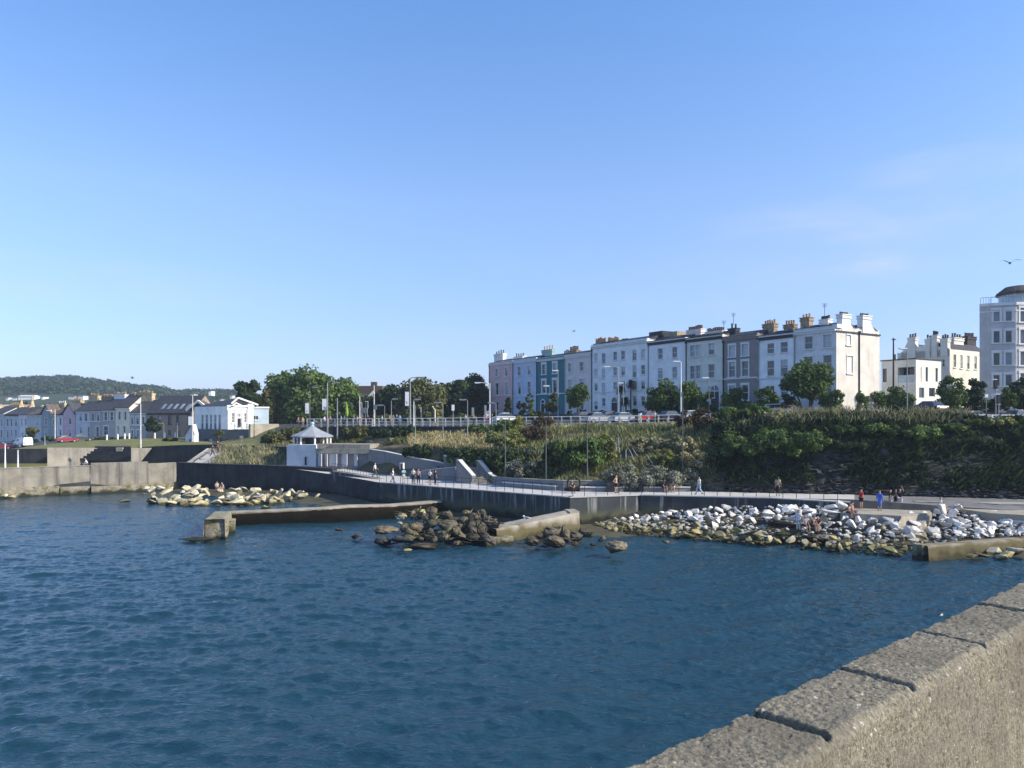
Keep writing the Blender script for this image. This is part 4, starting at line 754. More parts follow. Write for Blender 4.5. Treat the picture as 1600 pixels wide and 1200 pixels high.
# villa with bell-shaped chimney gables
O3 = Vector((.57*112, 112, 0)); VL = Fr((O3.x, O3.y), -TD); VR = Fr((O3.x, O3.y), GD)
r = thing('villa', 'white villa with tall white chimney stacks rising behind the modern house', 'house', (O3.x, O3.y, 10)); zt = VL.z_(1484, 545.5); la, ra = VL.s_(1402), VR.s_(1545)
rops = [(VR.s_(a), VR.s_(b_), VR.z_((a+b_)/2, d), VR.z_((a+b_)/2, c)) for a, b_, c, d in ((1490, 1494, 554, 574), (1500, 1504.2, 555, 575.5), (1511, 1515, 556, 577), (1522.3, 1526.3, 557, 577), (1500, 1504, 590, 612))]
lops = [(VL.s_(1476), VL.s_(1472), VL.z_(1474, 573), VL.z_(1474, 561))]
mb = MB(); pierced(mb, VL, 0, la, 9, zt, lops); pierced(mb, VR, 0, ra, 9, zt, rops)
bk = [VL.p(la, 0), VL.p(0, 0), VR.p(ra, 0), VR.p(ra, 0)+VL.d*la]; mb.poly([(bk[2].x, bk[2].y, 9), (bk[3].x, bk[3].y, 9), (bk[3].x, bk[3].y, zt), (bk[2].x, bk[2].y, zt)]); mb.poly([(bk[3].x, bk[3].y, 9), (bk[0].x, bk[0].y, 9), (bk[0].x, bk[0].y, zt), (bk[3].x, bk[3].y, zt)])
def gz(s):                                       # shaped gable over the left wall
    f = s/la; prof = [(0, 0), (.04, .35), (.22, .45), (.26, 1.9), (.42, 2.0), (.46, .8), (.6, .75), (.66, 1.5), (.8, 1.55), (.86, .6), (1, -1.0)]
    xs_, ys_ = zip(*prof); return zt+float(np.interp(f, xs_, ys_))
ss = np.linspace(0, la, 41)
for x0, x1 in zip(ss[:-1], ss[1:]): mb.poly([VL.p(x0, zt-1), VL.p(x1, zt-1), VL.p(x1, gz(x1), 0), VL.p(x0, gz(x0), 0)]); mb.poly([VL.p(x0, zt-1, -.4), VL.p(x1, zt-1, -.4), VL.p(x1, gz(x1), -.4), VL.p(x0, gz(x0), -.4)]); mb.poly([VL.p(x0, gz(x0)), VL.p(x1, gz(x1)), VL.p(x1, gz(x1), -.4), VL.p(x0, gz(x0), -.4)])
mb.build('wall', M['p_villa'], r)
for op in rops: window(r, VR, op, 0, True, (1, 1))
for op in lops: window(r, VL, op, 0, True, (1, 0))
mb = MB(); h0 = zt-.05
for s0, s1 in ((.2, la*.5), (la*.5, la-.2)):
    mid = (s0+s1)/2; a = [VL.p(s0, h0, -.4), VL.p(s1, h0, -.4), VL.p(s1, h0, -ra), VL.p(s0, h0, -ra)]; c = [VL.p(mid-.1, h0+1.3, -.4), VL.p(mid+.1, h0+1.3, -.4), VL.p(mid+.1, h0+1.3, -ra), VL.p(mid-.1, h0+1.3, -ra)]; mb.hexa(a, c)
ro = mb.build('roof', M['slate'], r)
for px0, px1, t, n_p, fr_, mm, dep in ((1420, 1433, 527.5, 3, VL, 'p_villa', -.3), (1457, 1467, 523.5, 3, VL, 'p_villa', -.3), (1447, 1456, 530, 2, VL, 'p_villa', -.25), (1471, 1483.5, 529, 3, VL, 'p_villa', -.3), (1486, 1502, 528, 4, VR, 'p_villa', -2.2), (1507, 1521.5, 526, 6, VR, 'dark_chim', -2.4)):
    q = Fr(fr_.p(0, 0, dep), fr_.d); s0, s1 = sorted((q.s_(px0), q.s_(px1))); chimney(r, q.p((s0+s1)/2, 0), fr_.d, s1-s0-.15, .8, zt-1, q.z_((px0+px1)/2, t), M[mm], n_p, M['pot_dark'], .6, ro)
# apartment block with a round penthouse
paint('p_apart', (.5, .48, .47), dirt=.35); ac = P(1546, 475, 103); AD = Vector((.93, -.37, 0)).normalized()
r = thing('apartment_block', 'grey five storey apartment block with white window surrounds and a round rooftop lounge', 'apartment block', (ac.x, ac.y, 10)); zt = ac.z
AF = Fr((ac.x, ac.y), AD); AL = Fr((ac.x, ac.y), (-.77, .64)); w1 = AF.s_(1587); cr_ = AF.p(w1, 0); AR = Fr((cr_.x, cr_.y), (.995, .1)); lw = AL.s_(1530.5)
O1 = []
for t0, t1 in ((484.5, 502), (517, 535.5), (551, 570.5), (585.5, 603), (619, 636)):
    for a, b_ in ((1552.2, 1562.5), (1571, 1581.5)): O1.append((AF.s_(a), AF.s_(b_), AF.z_(1565, t1), AF.z_(1565, t0)))
O2_ = []
for k in range(5):
    for a in (1594, 1612, 1634): O2_.append((AR.s_(a), AR.s_(a)+1.15, AR.z_(1600, 503+34*k), AR.z_(1600, 481+34*k)))
mb = MB(); pierced(mb, AF, 0, w1, 9, zt, O1); pierced(mb, AR, 0, 11, 9, zt, O2_); mb.poly([AL.p(0, 9), AL.p(lw, 9), AL.p(lw, zt), AL.p(0, zt)])
q = [AL.p(lw, 0), AL.p(0, 0), AR.p(0, 0), AR.p(11, 0), AR.p(11, 0)+Vector((4, 5, 0)), AL.p(lw, 0)+Vector((4.0, 5.4, 0))]
for a, c in ((q[3], q[4]), (q[4], q[5]), (q[5], q[0])): mb.poly([(a.x, a.y, 9), (c.x, c.y, 9), (c.x, c.y, zt), (a.x, a.y, zt)])
mb.poly([(p.x, p.y, zt) for p in q]); mb.build('wall', M['p_apart'], r)
for op in O1: window(r, AF, op, .22, True, (0, 0), 'trim', random.choice(['pane', 'pane_light']))
for op in O2_: window(r, AR, op, .22, True, (0, 0), 'trim', 'pane')
mb = MB()
for fr_, ln in ((AF, w1), (AR, 11), (AL, lw)): fr_.box(mb, 0, ln, zt-.28, zt+.1, .003, .15); fr_.box(mb, 0, ln, zt-1.1, zt-.95, .003, .05)
mb.build('cornice', M['p_pale'], r)
cc = P(1592, 470, 105.8); Rr = 2.3
mb = MB(); mb.tube((cc.x, cc.y, zt), (cc.x, cc.y, zt+1.6), Rr, n=24); lg = mb.build('lounge_glass', M['clear_glass'], r)
mb = MB()
for k in range(16): a = 2*math.pi*k/16; mb.tube((cc.x+Rr*1.01*math.cos(a), cc.y+Rr*1.01*math.sin(a), zt), (cc.x+Rr*1.01*math.cos(a), cc.y+Rr*1.01*math.sin(a), zt+1.6), .04, n=4)
mb.build('mullion', M['white_paint'], lg)
mb = MB(); mb.tube((cc.x, cc.y, zt+1.6), (cc.x, cc.y, zt+1.95), Rr*1.22, Rr*1.16, n=24); mb.tube((cc.x, cc.y, zt+1.95), (cc.x, cc.y, zt+2.75), Rr*1.16, Rr*.72, n=24); mb.tube((cc.x, cc.y, zt+2.75), (cc.x, cc.y, zt+2.95), Rr*.72, Rr*.2, n=24); mb.build('lounge_roof', mat('thatch', (.075, .068, .06), .95, .35, 3, bump=.8, bscale=8), r)
for nm, fr_, a, b_, dep in (('roof_railing', AF, .1, w1-.1, -.15), ('roof_railing', AL, .1, lw-.1, -.15), ('roof_railing', AF, .6, w1+1.5, -2.2)):
    mb = MB(); fr_.box(mb, a, b_, zt+.9+(.25 if dep < -1 else 0), zt+.95+(.25 if dep < -1 else 0), dep-.03, dep+.03)
    for k in range(4): x = a+(b_-a)*k/3; fr_.box(mb, x-.025, x+.025, zt, zt+.9+(.25 if dep < -1 else 0), dep-.02, dep+.02)
    rr_ = mb.build(nm, M['galv'], r)

# ---- the far row of small houses on the left
LD = Vector((60, -25, 0)).normalized(); LF = Fr((-133.3, 200), LD)
paint('l_grey', (.56, .57, .56)); paint('l_blue', (.58, .6, .62)); paint('l_pale', (.78, .76, .72)); paint('l_teal', (.34, .38, .38)); paint('l_pink', (.68, .47, .5)); paint('l_dark', (.42, .39, .39)); paint('l_cream', (.8, .73, .58)); paint('l_slate', (.36, .38, .4)); paint('l_brick', (.32, .24, .19))
M['yellow_stone'] = mat('yellow_stone', (.5, .4, .24), .95, .3, 1.5, bump=.4, bscale=5)
def cottage(label, px0, px1, eave, base, m, wins, ridge=1.9, gable=False, roof='slate', chims=(), trim='trim', surround=.1, string=None, depth=8, door=None, fas='trim', skylights=0):
    fr = LF; a0, a1 = fr.s_(px0), fr.s_(px1); pc = (px0+px1)/2; zt, zb = fr.z_(pc, eave), fr.z_(pc, base); g = .02
    r = thing('cottage', label, 'house', fr.p((a0+a1)/2, zb-.4)); ops = [(fr.s_(a), fr.s_(b_), fr.z_(pc, d), fr.z_(pc, c)) for a, b_, c, d in wins]
    mb = MB(); pierced(mb, fr, a0+g, a1-g, zb-1.5, zt, ops)
    for x in (a0+g, a1-g): mb.poly([fr.p(x, zb-1.5), fr.p(x, zt), fr.p(x, zt, -depth), fr.p(x, zb-1.5, -depth)])
    mb.poly([fr.p(a0+g, zb-1.5, -depth), fr.p(a1-g, zb-1.5, -depth), fr.p(a1-g, zt, -depth), fr.p(a0+g, zt, -depth)])
    rm = MB(); th = .14
    if gable:
        am = (a0+a1)/2; mb.extr([fr.p(a0+g, zt), fr.p(a1-g, zt), fr.p(am, zt+ridge)], -fr.n*.3)
        for A, B in ((a0-.25, am), (a1+.25, am)):
            zA = zt-.12; n_ = 1; rm.hexa([fr.p(A, zA, .3), fr.p(B, zt+ridge+.02, .3), fr.p(B, zt+ridge+.02, -depth), fr.p(A, zA, -depth)], [fr.p(A, zA+th, .3), fr.p(B, zt+ridge+.02+th, .3), fr.p(B, zt+ridge+.02+th, -depth), fr.p(A, zA+th, -depth)])
    else:
        for x in (a0+g, a1-g-.25): mb.extr([fr.p(x, zt), fr.p(x, zt, -depth), fr.p(x, zt+ridge, -depth/2)], fr.d*.25)
        rm.hexa([fr.p(a0+g, zt-.05, .3), fr.p(a1-g, zt-.05, .3), fr.p(a1-g, zt+ridge, -depth/2), fr.p(a0+g, zt+ridge, -depth/2)], [fr.p(a0+g, zt-.05+th, .3), fr.p(a1-g, zt-.05+th, .3), fr.p(a1-g, zt+ridge+th, -depth/2), fr.p(a0+g, zt+ridge+th, -depth/2)])
        rm.hexa([fr.p(a0+g, zt+ridge, -depth/2), fr.p(a1-g, zt+ridge, -depth/2), fr.p(a1-g, zt-.05, -depth-.3), fr.p(a0+g, zt-.05, -depth-.3)], [fr.p(a0+g, zt+ridge+th, -depth/2), fr.p(a1-g, zt+ridge+th, -depth/2), fr.p(a1-g, zt-.05+th, -depth-.3), fr.p(a0+g, zt-.05+th, -depth-.3)])
        fb = MB(); fr.box(fb, a0+g, a1-g, zt-.3, zt-.06, .004, .2); fb.build('fascia', M[fas], r)
    mb.build('wall', m, r); ro = rm.build('roof', M[roof], r)
    for k in range(skylights):
        f_ = .2; a = a0+(a1-a0)*(.22+.68*(k+.5)/skylights); lo, hi = .22, .5; mb = MB(); q = lambda x, t_: fr.p(x, zt+ridge*t_+th+.06, .3-(depth/2+.3)*t_)
        mb.poly([q(a-.35, lo), q(a+.35, lo), q(a+.35, hi), q(a-.35, hi)]); mb.extr([q(a-.4, lo), q(a+.4, lo), q(a+.4, hi), q(a-.4, hi)], (0, 0, -.05)); mb.build('skylight', M['clear_glass'], ro)
    for op in ops: window(r, fr, op, surround, True, (1, 0), trim)
    if string: mb = MB(); z = fr.z_(pc, string); fr.box(mb, a0+g, a1-g, z-.12, z+.12, .004, .09); mb.build('string_course', M[trim], r)
    for c in chims:
        q = Fr(fr.p(0, 0, -depth/2), fr.d); s0, s1 = q.s_(c[0]), q.s_(c[1]); chimney(r, q.p((s0+s1)/2, 0), fr.d, abs(s1-s0)*.9, 1.0, zt, q.z_((c[0]+c[1])/2, c[2]), M[c[3]], c[4], M[c[5]], .6, ro)
    return r
cottage('grey-green cottage cut by the left edge of the photo', -14, 7, 646, 688, M['l_grey'], [(1, 3.6, 655, 666), (1, 3.6, 672, 684)], chims=[(-9, 3, 634, 'yellow_stone', 4, 'terracotta')])
cottage('blue-grey cottage with a three-light bay, second from the left edge', 7.3, 30, 648, 688, M['l_blue'], [(10.5, 13.5, 654, 666), (16, 19.5, 654, 666), (23, 26.5, 654, 666), (10.5, 13.5, 672, 685), (17, 19.5, 671, 682), (23.5, 26, 671, 682)], chims=[(16.5, 34, 633, 'yellow_stone', 6, 'terracotta')], fas='slate')
cottage('pale cottage with a dark porch roof behind the olive street tree', 30.3, 43, 648, 687, M['l_pale'], [(33, 35, 654, 664), (39, 41.5, 654, 664), (34, 36, 676, 682), (39, 41, 676, 682)], chims=[(43, 49, 636, 'yellow_stone', 3, 'terracotta')])
cottage('plain grey cottage with a low brown roof just left of the teal gable', 43.3, 65, 648.5, 687, M['l_grey'], [(57, 59.5, 660, 664), (60, 63, 671, 675)], roof='brown_roof', chims=[(62, 90, 636.5, 'yellow_stone', 12, 'old_white')])
cottage('dark teal cottage with a steep front gable', 65.3, 79, 646, 687, M['l_teal'], [(70, 73.5, 653, 664), (70, 73.5, 671, 682)], ridge=2.2, gable=True, roof='brown_roof')
cottage('dark teal cottage wing with a brown roof behind the lamp post', 79.3, 88, 648.5, 687, M['l_teal'], [(82, 84.5, 654, 664)], roof='brown_roof', chims=[(91, 104, 630, 'yellow_stone', 4, 'old_white')])
cottage('pale aqua cottage squeezed between the teal wing and the pink gable', 88.3, 98, 648.5, 683, M['l_pale'], [(93, 96, 653, 664), (93, 96, 671, 681)])
cottage('pink cottage with a steep front gable above the red car', 98.3, 117, 647, 686, M['l_pink'], [(107.5, 111.5, 652, 663), (107.5, 111.5, 671, 682)], ridge=2.6, gable=True)
cottage('pale blue house with paired windows, right of the pink gable', 118, 140.5, 642.5, 687, M['l_blue'], [(124, 128, 646, 658), (132, 136.5, 646, 658), (124.5, 128, 667, 677), (137, 141 if False else 140, 667, 684)], ridge=2.6, chims=[(115, 129, 626, 'yellow_stone', 5, 'terracotta')], string=658.5)
cottage('dark grey-violet house with white windows, two doors right of the pink gable', 140.7, 159, 642, 686, M['l_dark'], [(143, 147, 646, 658), (151.5, 155.5, 646, 658), (150, 154.5, 667, 683)], ridge=2.8, chims=[(141, 156, 618.5, 'yellow_stone', 6, 'terracotta')], string=658.5)
cottage('mid grey house with white framed windows, left of the tall cream house', 159.2, 180, 641, 685, M['l_dark'], [(163, 167.5, 644, 657), (172.5, 177, 644, 657), (162, 169, 666, 680)], ridge=3, surround=.2, chims=[(160.5, 178, 619.5, 'stone_chim', 6, 'terracotta')])
cottage('tall cream house with a big white chimney in the far row', 180.2, 203, 637, 684, M['l_cream'], [(185, 188.5, 643.5, 656), (194, 197.5, 643.5, 656), (183, 186.5, 666, 681), (192.5, 196, 666, 676)], ridge=3.2, chims=[(180, 198.5, 616.5, 'white_paint', 7, 'terracotta'), (205, 213.5, 617, 'stone_chim', 3, 'terracotta')], fas='l_cream')
cottage('slate-blue house with white trimmed windows under the yellow stone chimney wall', 203.4, 229, 645, 684, M['l_slate'], [(205, 208.5, 651, 663), (213, 217, 651, 663), (222, 226, 651, 663), (205, 208.5, 672, 683), (213.5, 217.5, 672, 683)], ridge=3, surround=.2, string=664.5, chims=[(216.5, 241, 614.5, 'yellow_stone', 8, 'terracotta')])
cottage('long dark brick house with skylights in its slate roof, far row right end', 229.4, 300, 646, 684, M['l_brick'], [(234, 238.5, 650, 663), (247, 251.5, 650, 663), (262.5, 268, 649, 663), (275.5, 280, 649, 663), (293, 297, 648, 662), (263, 267, 672, 679), (279, 283, 674, 683)], ridge=4.1, surround=0, fas='slate', skylights=5, trim='dark_metal')
r = thing('brick_house', 'brick gable end with white barge boards between the long brick house and the white hall', 'house', P(313, 680, 165)); g_ = [P(298, 652, 166), P(323, 640, 164), P(323, 690, 164), P(298, 690, 166)]
mb = MB(); mb.extr([P(303, 690, 166), P(322, 690, 165), P(322, 637, 165), P(309.5, 627, 165.5), P(303, 634, 166)], (.5, 3, 0)); mb.build('wall', M['brick'], r)
mb = MB(); mb.path([P(291, 641, 165.6), P(309.5, 626.5, 165), P(323, 637, 164.5)], .32, n=4); mb.build('barge_board', M['trim'], r)
mb = MB(); mb.hexa([P(291, 641.5, 166), P(309.5, 627.5, 165.4), P(320, 627.5, 178), P(300, 641, 178)], [P(291, 640, 166), P(309.5, 626, 165.4), P(320, 626, 178), P(300, 640, 178)]); mb.build('roof', M['brown_roof'], r)

# ---- white hall
hc = P(355, 634.8, 140); HLf = Fr((hc.x, hc.y), (-.76, .65)); HRf = Fr((hc.x, hc.y), (.65, .76)); paint('hall_white', (.86, .85, .82), dirt=.12); paint('hall_front', (.82, .82, .8), dirt=.1); paint('hall_base', (.13, .135, .14), dirt=.5)
r = thing('hall', 'white single storey hall with five tall side windows, a sunlit pedimented front and dark basement', 'hall', (hc.x, hc.y, 5.3)); zt = hc.z; la = HLf.s_(303.6); ra = HRf.s_(395.5); zb = HLf.z_(355, 671)
ops = [(HLf.s_(b_), HLf.s_(a), HLf.z_(a, 671), HLf.z_(a, 648)) for a, b_ in ((314.2, 318), (320.7, 325.2), (327.6, 331.2), (334.2, 338.2), (341, 344.8))]
fops = [(HRf.s_(a), HRf.s_(b_), HRf.z_(370, d), HRf.z_(370, c)) for a, b_, c, d in ((362.2, 366, 645.5, 660.5), (370.8, 376.3, 646, 651.5), (381.2, 384.8, 645.5, 660.5))]; dop = (HRf.s_(370.8), HRf.s_(376.6), HRf.z_(373, 668), HRf.z_(373, 654))
mb = MB(); pierced(mb, HLf, 0, la, zb, zt, ops); bk = [HLf.p(la, 0), HLf.p(0, 0), HRf.p(ra, 0), HRf.p(ra, 0)+HLf.d*la]
for a, c in ((bk[2], bk[3]), (bk[3], bk[0])): mb.poly([(a.x, a.y, zb), (c.x, c.y, zb), (c.x, c.y, zt), (a.x, a.y, zt)])
mb.build('wall', M['hall_white'], r); mb = MB(); pierced(mb, HRf, 0, ra, zb-.3, zt+.1, fops+[dop]); fw = mb.build('front_wall', M['hall_front'], r)
mb = MB(); HRf.box(mb, -.12, ra+.1, zt-.05, zt+.22, .003, .25); HRf.box(mb, -.06, ra, zt-.62, zt-.42, .003, .14); mb.build('cornice', M['hall_front'], fw)
for px in (357, 368.3, 379.3, 386.5, 391): mb = MB(); s0 = HRf.s_(px); HRf.box(mb, s0-.2, s0+.2, zb-.3, zt-.62, .004, .16); mb.build('pilaster', M['hall_front'], fw)
for op in ops:
    o = window(r, HLf, op, 0, False, (3, 1), 'trim', 'pane_light'); mb = MB(); HLf.box(mb, op[0]+.05, op[1]-.05, op[2], op[2]+1.1, -.13, -.08); mb.build('lower_panel', M['blue_grey'], o)
for op in fops: window(r, HRf, op, 0, True, (2, 1), 'trim', 'pane')
mb = MB(); HRf.box(mb, dop[0], dop[1], dop[2], dop[3], -.16, -.08); mb.build('door', M['door_dark'], r)
s9 = HRf.s_(390); mb = MB(); HRf.box(mb, s9-.5, s9+.55, zb-.3, zt+.5, -.8, .3); mb.build('corner_pier', M['hall_front'], r)
RO = [HLf.p(la-.2, zt, -.1), HLf.p(-.1, zt, -.1), HRf.p(ra, zt, -.1), (bk[3].x, bk[3].y, zt)]; A1, A2 = P(333, 633.5, 150), P(372, 622, 144.5)
ap0, ap1 = P(340, 627, 150), P(371, 621.5, 146)
mb = MB(); mb.poly([RO[0], RO[1], ap1, ap0]); mb.poly([RO[1], RO[2], ap1]); mb.poly([RO[2], RO[3], ap0, ap1]); mb.poly([RO[3], RO[0], ap0]); mb.build('roof', M['slate'], r)
def ped(pxs, Y, nm, th):
    mb = MB(); (x0, y0), (x1, y1), (x2, y2) = pxs; A, B, C = P(x0, y0, Y), P(x1, y1, Y+.6), P(x2, y2, Y+3); mb.extr([A, B, C], (-.6, .8, 0)); o = mb.build(nm, M['slate'] if nm == 'roof_gable' else M['stone_chim'], r)
    k = MB(); k.path([A+Vector((.05, -.08, .05)), B+Vector((.05, -.08, .05)), C+Vector((.05, -.08, .05))], th, n=4); k.build('pediment_moulding', M['hall_front'], o)
ped(((361.5, 631.5), (372, 622), (403, 633)), 141.6, 'roof_gable', .2); ped(((363, 634.5), (368.5, 630), (379, 635)), 140.2, 'pediment', .13)
AX = HRf.p(ra, 0, -.7); AFr = Fr((AX.x, AX.y), (.93, .36)); aw = AFr.s_(420); mb = MB(); ops2 = [(AFr.s_(395.8 if AFr.s_(395.8) > .1 else 397), AFr.s_(403.5), AFr.z_(400, 656), AFr.z_(400, 650))]; ops2 = [(max(.15, ops2[0][0]), ops2[0][1], ops2[0][2], ops2[0][3])]
pierced(mb, AFr, 0, aw, zb-.3, zt-.1, ops2); b0, b1 = AFr.p(aw, 0), AFr.p(aw, 0, -5); mb.poly([(b0.x, b0.y, zb-.3), (b1.x, b1.y, zb-.3), (b1.x, b1.y, zt-.1), (b0.x, b0.y, zt-.1)]); mb.poly([AFr.p(0, zt-.1), AFr.p(aw, zt-.1), AFr.p(aw, zt-.1, -5), AFr.p(0, zt-.1, -5)])
an = mb.build('annex_wall', paint('annex', (.46, .56, .62), dirt=.3), r); mb = MB(); AFr.box(mb, 0, aw+.1, zt-.3, zt, .003, .15); mb.build('cornice', M['hall_white'], an)
window(r, AFr, ops2[0], 0, True, (0, 1), 'trim', 'pane')
mb = MB(); bs = [P(303, 697, 147), P(356, 697, 139.4), P(391, 697, 136.5), P(391, 697, 150), P(320, 697, 158)]; zb2 = [zb-.02-(0)]*5; mb.prism([(p.x, p.y) for p in bs], 4.2, zb-.02)
bsm = mb.build('basement', M['hall_base'], r)
for px, w_, t0, t1, mm in ((321.5, 1.3, 686, 695, 'pane'), (329.5, .9, 686, 695, 'old_white'), (343, 1.6, 685, 694, 'door_dark'), (358, 1.4, 686, 695, 'pane'), (377, 1.7, 685, 694, 'old_white')):
    Yq = np.interp(px, [303, 356, 391], [147, 139.4, 138.6])-.04; a = P(px, t0, Yq); c = P(px, t1, Yq); mb = MB(); mb.box((a.x, a.y, (a.z+c.z)/2), (w_, .1, a.z-c.z), math.atan2(-7.6, 8.5) if px < 356 else -.1); mb.build('basement_door', M[mm], bsm)
r = thing('gabled_shed', 'small white gabled shed beside the dark basement of the hall', 'shed', P(297, 695, 136)); mb = MB()
mb.extr([P(289.5, 696, 136), P(303, 696, 135), P(303, 678, 135), P(299, 663, 135.4), P(290, 678, 136)], (-.4, 3, 0)); mb.build('wall', paint('shed_wall', (.62, .65, .7)), r)
mb = MB(); mb.hexa([P(289, 679, 135.8), P(299, 663, 135.2), P(299, 663, 139), P(288, 679, 139.6)], [P(289, 677.5, 135.8), P(299, 661.5, 135.2), P(299, 661.5, 139), P(288, 677.5, 139.6)]); mb.hexa([P(299, 663, 135.2), P(304, 680, 134.8), P(304, 680, 138.5), P(299, 663, 139)], [P(299, 661.5, 135.2), P(304, 678.5, 134.8), P(304, 678.5, 138.5), P(299, 661.5, 139)]); mb.build('roof', M['slate'], r)
mb = MB(); mb.extr([P(296.5, 695, 135.3), P(300, 695, 135.1), P(300, 686, 135.1), P(296.5, 686, 135.3)], (-.05, -.12, 0)); mb.build('door', M['blue_grey'], r)
mb = MB(); mb.extr([P(391.3, 662.5, 134.5), P(420, 662.3, 137.6), P(436, 662.5, 139.3), P(436, 667, 139.3), P(398, 686, 135.2), P(391.3, 688, 134.5)], (-.5, .5, 0)); tag(mb.build('stair_wall', M['slab'], loc=P(395, 686, 138)), 'sunlit tan stair wall sloping down from the hall terrace', 'wall')
# house peeping between the trees
r = thing('brick_house', 'half hidden brick house with a dark roof and chimney between the two big tree groups', 'house', P(575, 650, 170)); mb = MB(); mb.box(P(578, 630, 172), (6.5, 6, 7.5)); mb.build('wall', M['brick'], r)
mb = MB(); mb.hexa([P(556, 618, 168), P(588, 620, 168), P(588, 620, 178), P(556, 618, 178)], [P(559, 608, 172), P(585, 607, 172), P(585, 607, 174), P(559, 608, 174)]); mb.build('roof', M['slate'], r)
mb = MB(); mb.extr([P(572, 622, 167.5), P(588, 621, 167.5), P(583, 610, 167.5)], (0, .8, 0)); mb.build('gable', M['old_white'], r); mb = MB(); mb.box(P(584.5, 606, 171), (1.3, 1, 2.6)); mb.build('chimney', M['brick'], r)

# ---------------------------------------------------------------- vegetation
def rquads(C, size, nrm, jit=.9, asp=1.0):            # one quad per centre, facing roughly nrm
    n = len(C); d = nrm+rng.normal(0, jit, (n, 3)); d /= np.linalg.norm(d, axis=1, keepdims=True)+1e-9
    u = np.cross(d, rng.normal(0, 1, (n, 3))); u /= np.linalg.norm(u, axis=1, keepdims=True)+1e-9; v = np.cross(d, u)
    s = (size*rng.uniform(.6, 1.35, n))[:, None]; u = u*s*.5; v = v*s*.5*asp
    return np.stack([C-u-v*.6, C+u*.7-v, C+u+v*.7, C-u*.6+v], 1)
def clump_leaves(cl, n, size, jit=.75, fill=.5):       # cl: (k,6) centres and radii
    cl = np.asarray(cl, float); vol = (cl[:, 3]*cl[:, 4]*cl[:, 5])**.67; pk = rng.choice(len(cl), n, p=vol/vol.sum())
    d = rng.normal(0, 1, (n, 3)); d /= np.linalg.norm(d, axis=1, keepdims=True); r = rng.uniform(fill, 1, n)**.8
    C = cl[pk, :3]+d*r[:, None]*cl[pk, 3:]*(1+rng.normal(0, .1, (n, 1)))
    return rquads(C, size, d*np.array([1, 1, .9])+np.array([0, 0, .35]), jit)
def tree(name, label, px, Y, top, width, leaf_m='leaf_mid', base=None, crown_lo=.3, n=5000, size=.32, ncl=26, trunk=.22, lean=0, cat='tree', group=None, conical=False, stems=1, flat=.8, seed=None, bark='bark'):
    if seed is not None:
        global rng; rng = np.random.default_rng(seed)
    zb = ground(px, Y) if base is None else P(px, base, Y).z; b0 = Pz(px, Y, zb); zt = P(px, top, Y).z; hgt = zt-zb; W_ = width*Y/F/2
    r = thing(name, label, cat, tuple(b0), group); zc0 = zb+hgt*crown_lo; hc_ = (zt-zc0)/2; cz = (zt+zc0)/2
    cl = []; rr = (.36 if group else .27)*min(W_, hc_)+(.13 if group else .1)*W_; n = int(n*(1.35 if group else 1.1)); ncl = int(ncl*1.3)
    for k in range(ncl):
        d = rng.normal(0, 1, 3); d /= np.linalg.norm(d); t_ = rng.uniform(.35, 1)**.6
        x, y, z = d*t_
        if crown_lo < .1 and k % 2: a_ = rng.uniform(0, 6.28); q_ = rng.uniform(.2, 1)**.5; x, y, z = q_*math.cos(a_), q_*math.sin(a_), rng.uniform(-1, .25)
        if conical: w_ = .25+.75*(1-(z+1)/2); x *= w_; y *= w_
        elif z < 0: x *= 1.0; y *= 1.0
        q = rr*rng.uniform(.45, 1.2)
        cx_ = b0.x+lean*hgt*.5+x*max(W_-q*.75, .1); cy_ = b0.y+y*max(W_-q*.75, .1)*flat; cz_ = cz+z*max(hc_-q*.6, .1)
        cl.append((cx_, cy_, min(cz_, zt-q*.55), q, q, q*.8))
    V = clump_leaves(cl, n, size)-np.array(b0)
    obj('crown', quads_mesh('crown', V), M[leaf_m], r)
    mb = MB()
    for s_ in range(stems):
        off = Vector((rng.normal(0, .25*(stems > 1)), rng.normal(0, .2*(stems > 1)), 0)); p0 = b0+off+Vector((0, 0, -.3)); mid = Vector((b0.x+lean*hgt*.25, b0.y, zc0+hc_*.25))+off*2.2
        mb.tube(p0, p0.lerp(mid, .5)+Vector((rng.normal(0, .06), 0, 0)), trunk, trunk*.8, 8); mb.tube(p0.lerp(mid, .5)+Vector((0, 0, -.02)), mid, trunk*.8, trunk*.6, 8)
        for c in cl[s_::max(1, stems*(1 if ncl < 12 else 2))]: mb.tube(mid, (c[0], c[1], c[2]), trunk*.38, trunk*.1, 5)
    mb.build('trunk', M[bark], r); return r
# big trees of the park
g_ = 'park trees behind the upper promenade'
tree('tree', 'dark ragged conifer-like tree at the left end of the park trees', 389, 150, 584, 44, 'leaf_dark', n=5200, size=.5, ncl=24, crown_lo=-.02, group=g_)
tree('tree', 'small olive-green tree in front of the dark ragged one, beside the white hall', 424, 151, 604, 44, 'leaf_olive', n=4600, size=.36, ncl=22, crown_lo=-.02, group=g_)
tree('tree', 'large dark green park tree, second from the left behind the hall', 437, 158, 577, 80, 'leaf_mid', n=8000, size=.5, ncl=34, crown_lo=-.02, group=g_)
tree('tree', 'highest and widest dome-shaped park tree', 487, 152, 571.5, 92, 'leaf_mid', n=10000, size=.5, ncl=42, crown_lo=-.02, group=g_)
tree('tree', 'dark green park tree at the right end of the left tree group', 533, 155, 582, 66, 'leaf_mid', n=7600, size=.5, ncl=32, crown_lo=-.02, group=g_)
tree('tree', 'dark tree filling the gap in front of the half hidden brick house', 572, 160, 617, 62, 'leaf_dark', n=3800, size=.45, ncl=18, crown_lo=-.02, group=g_)
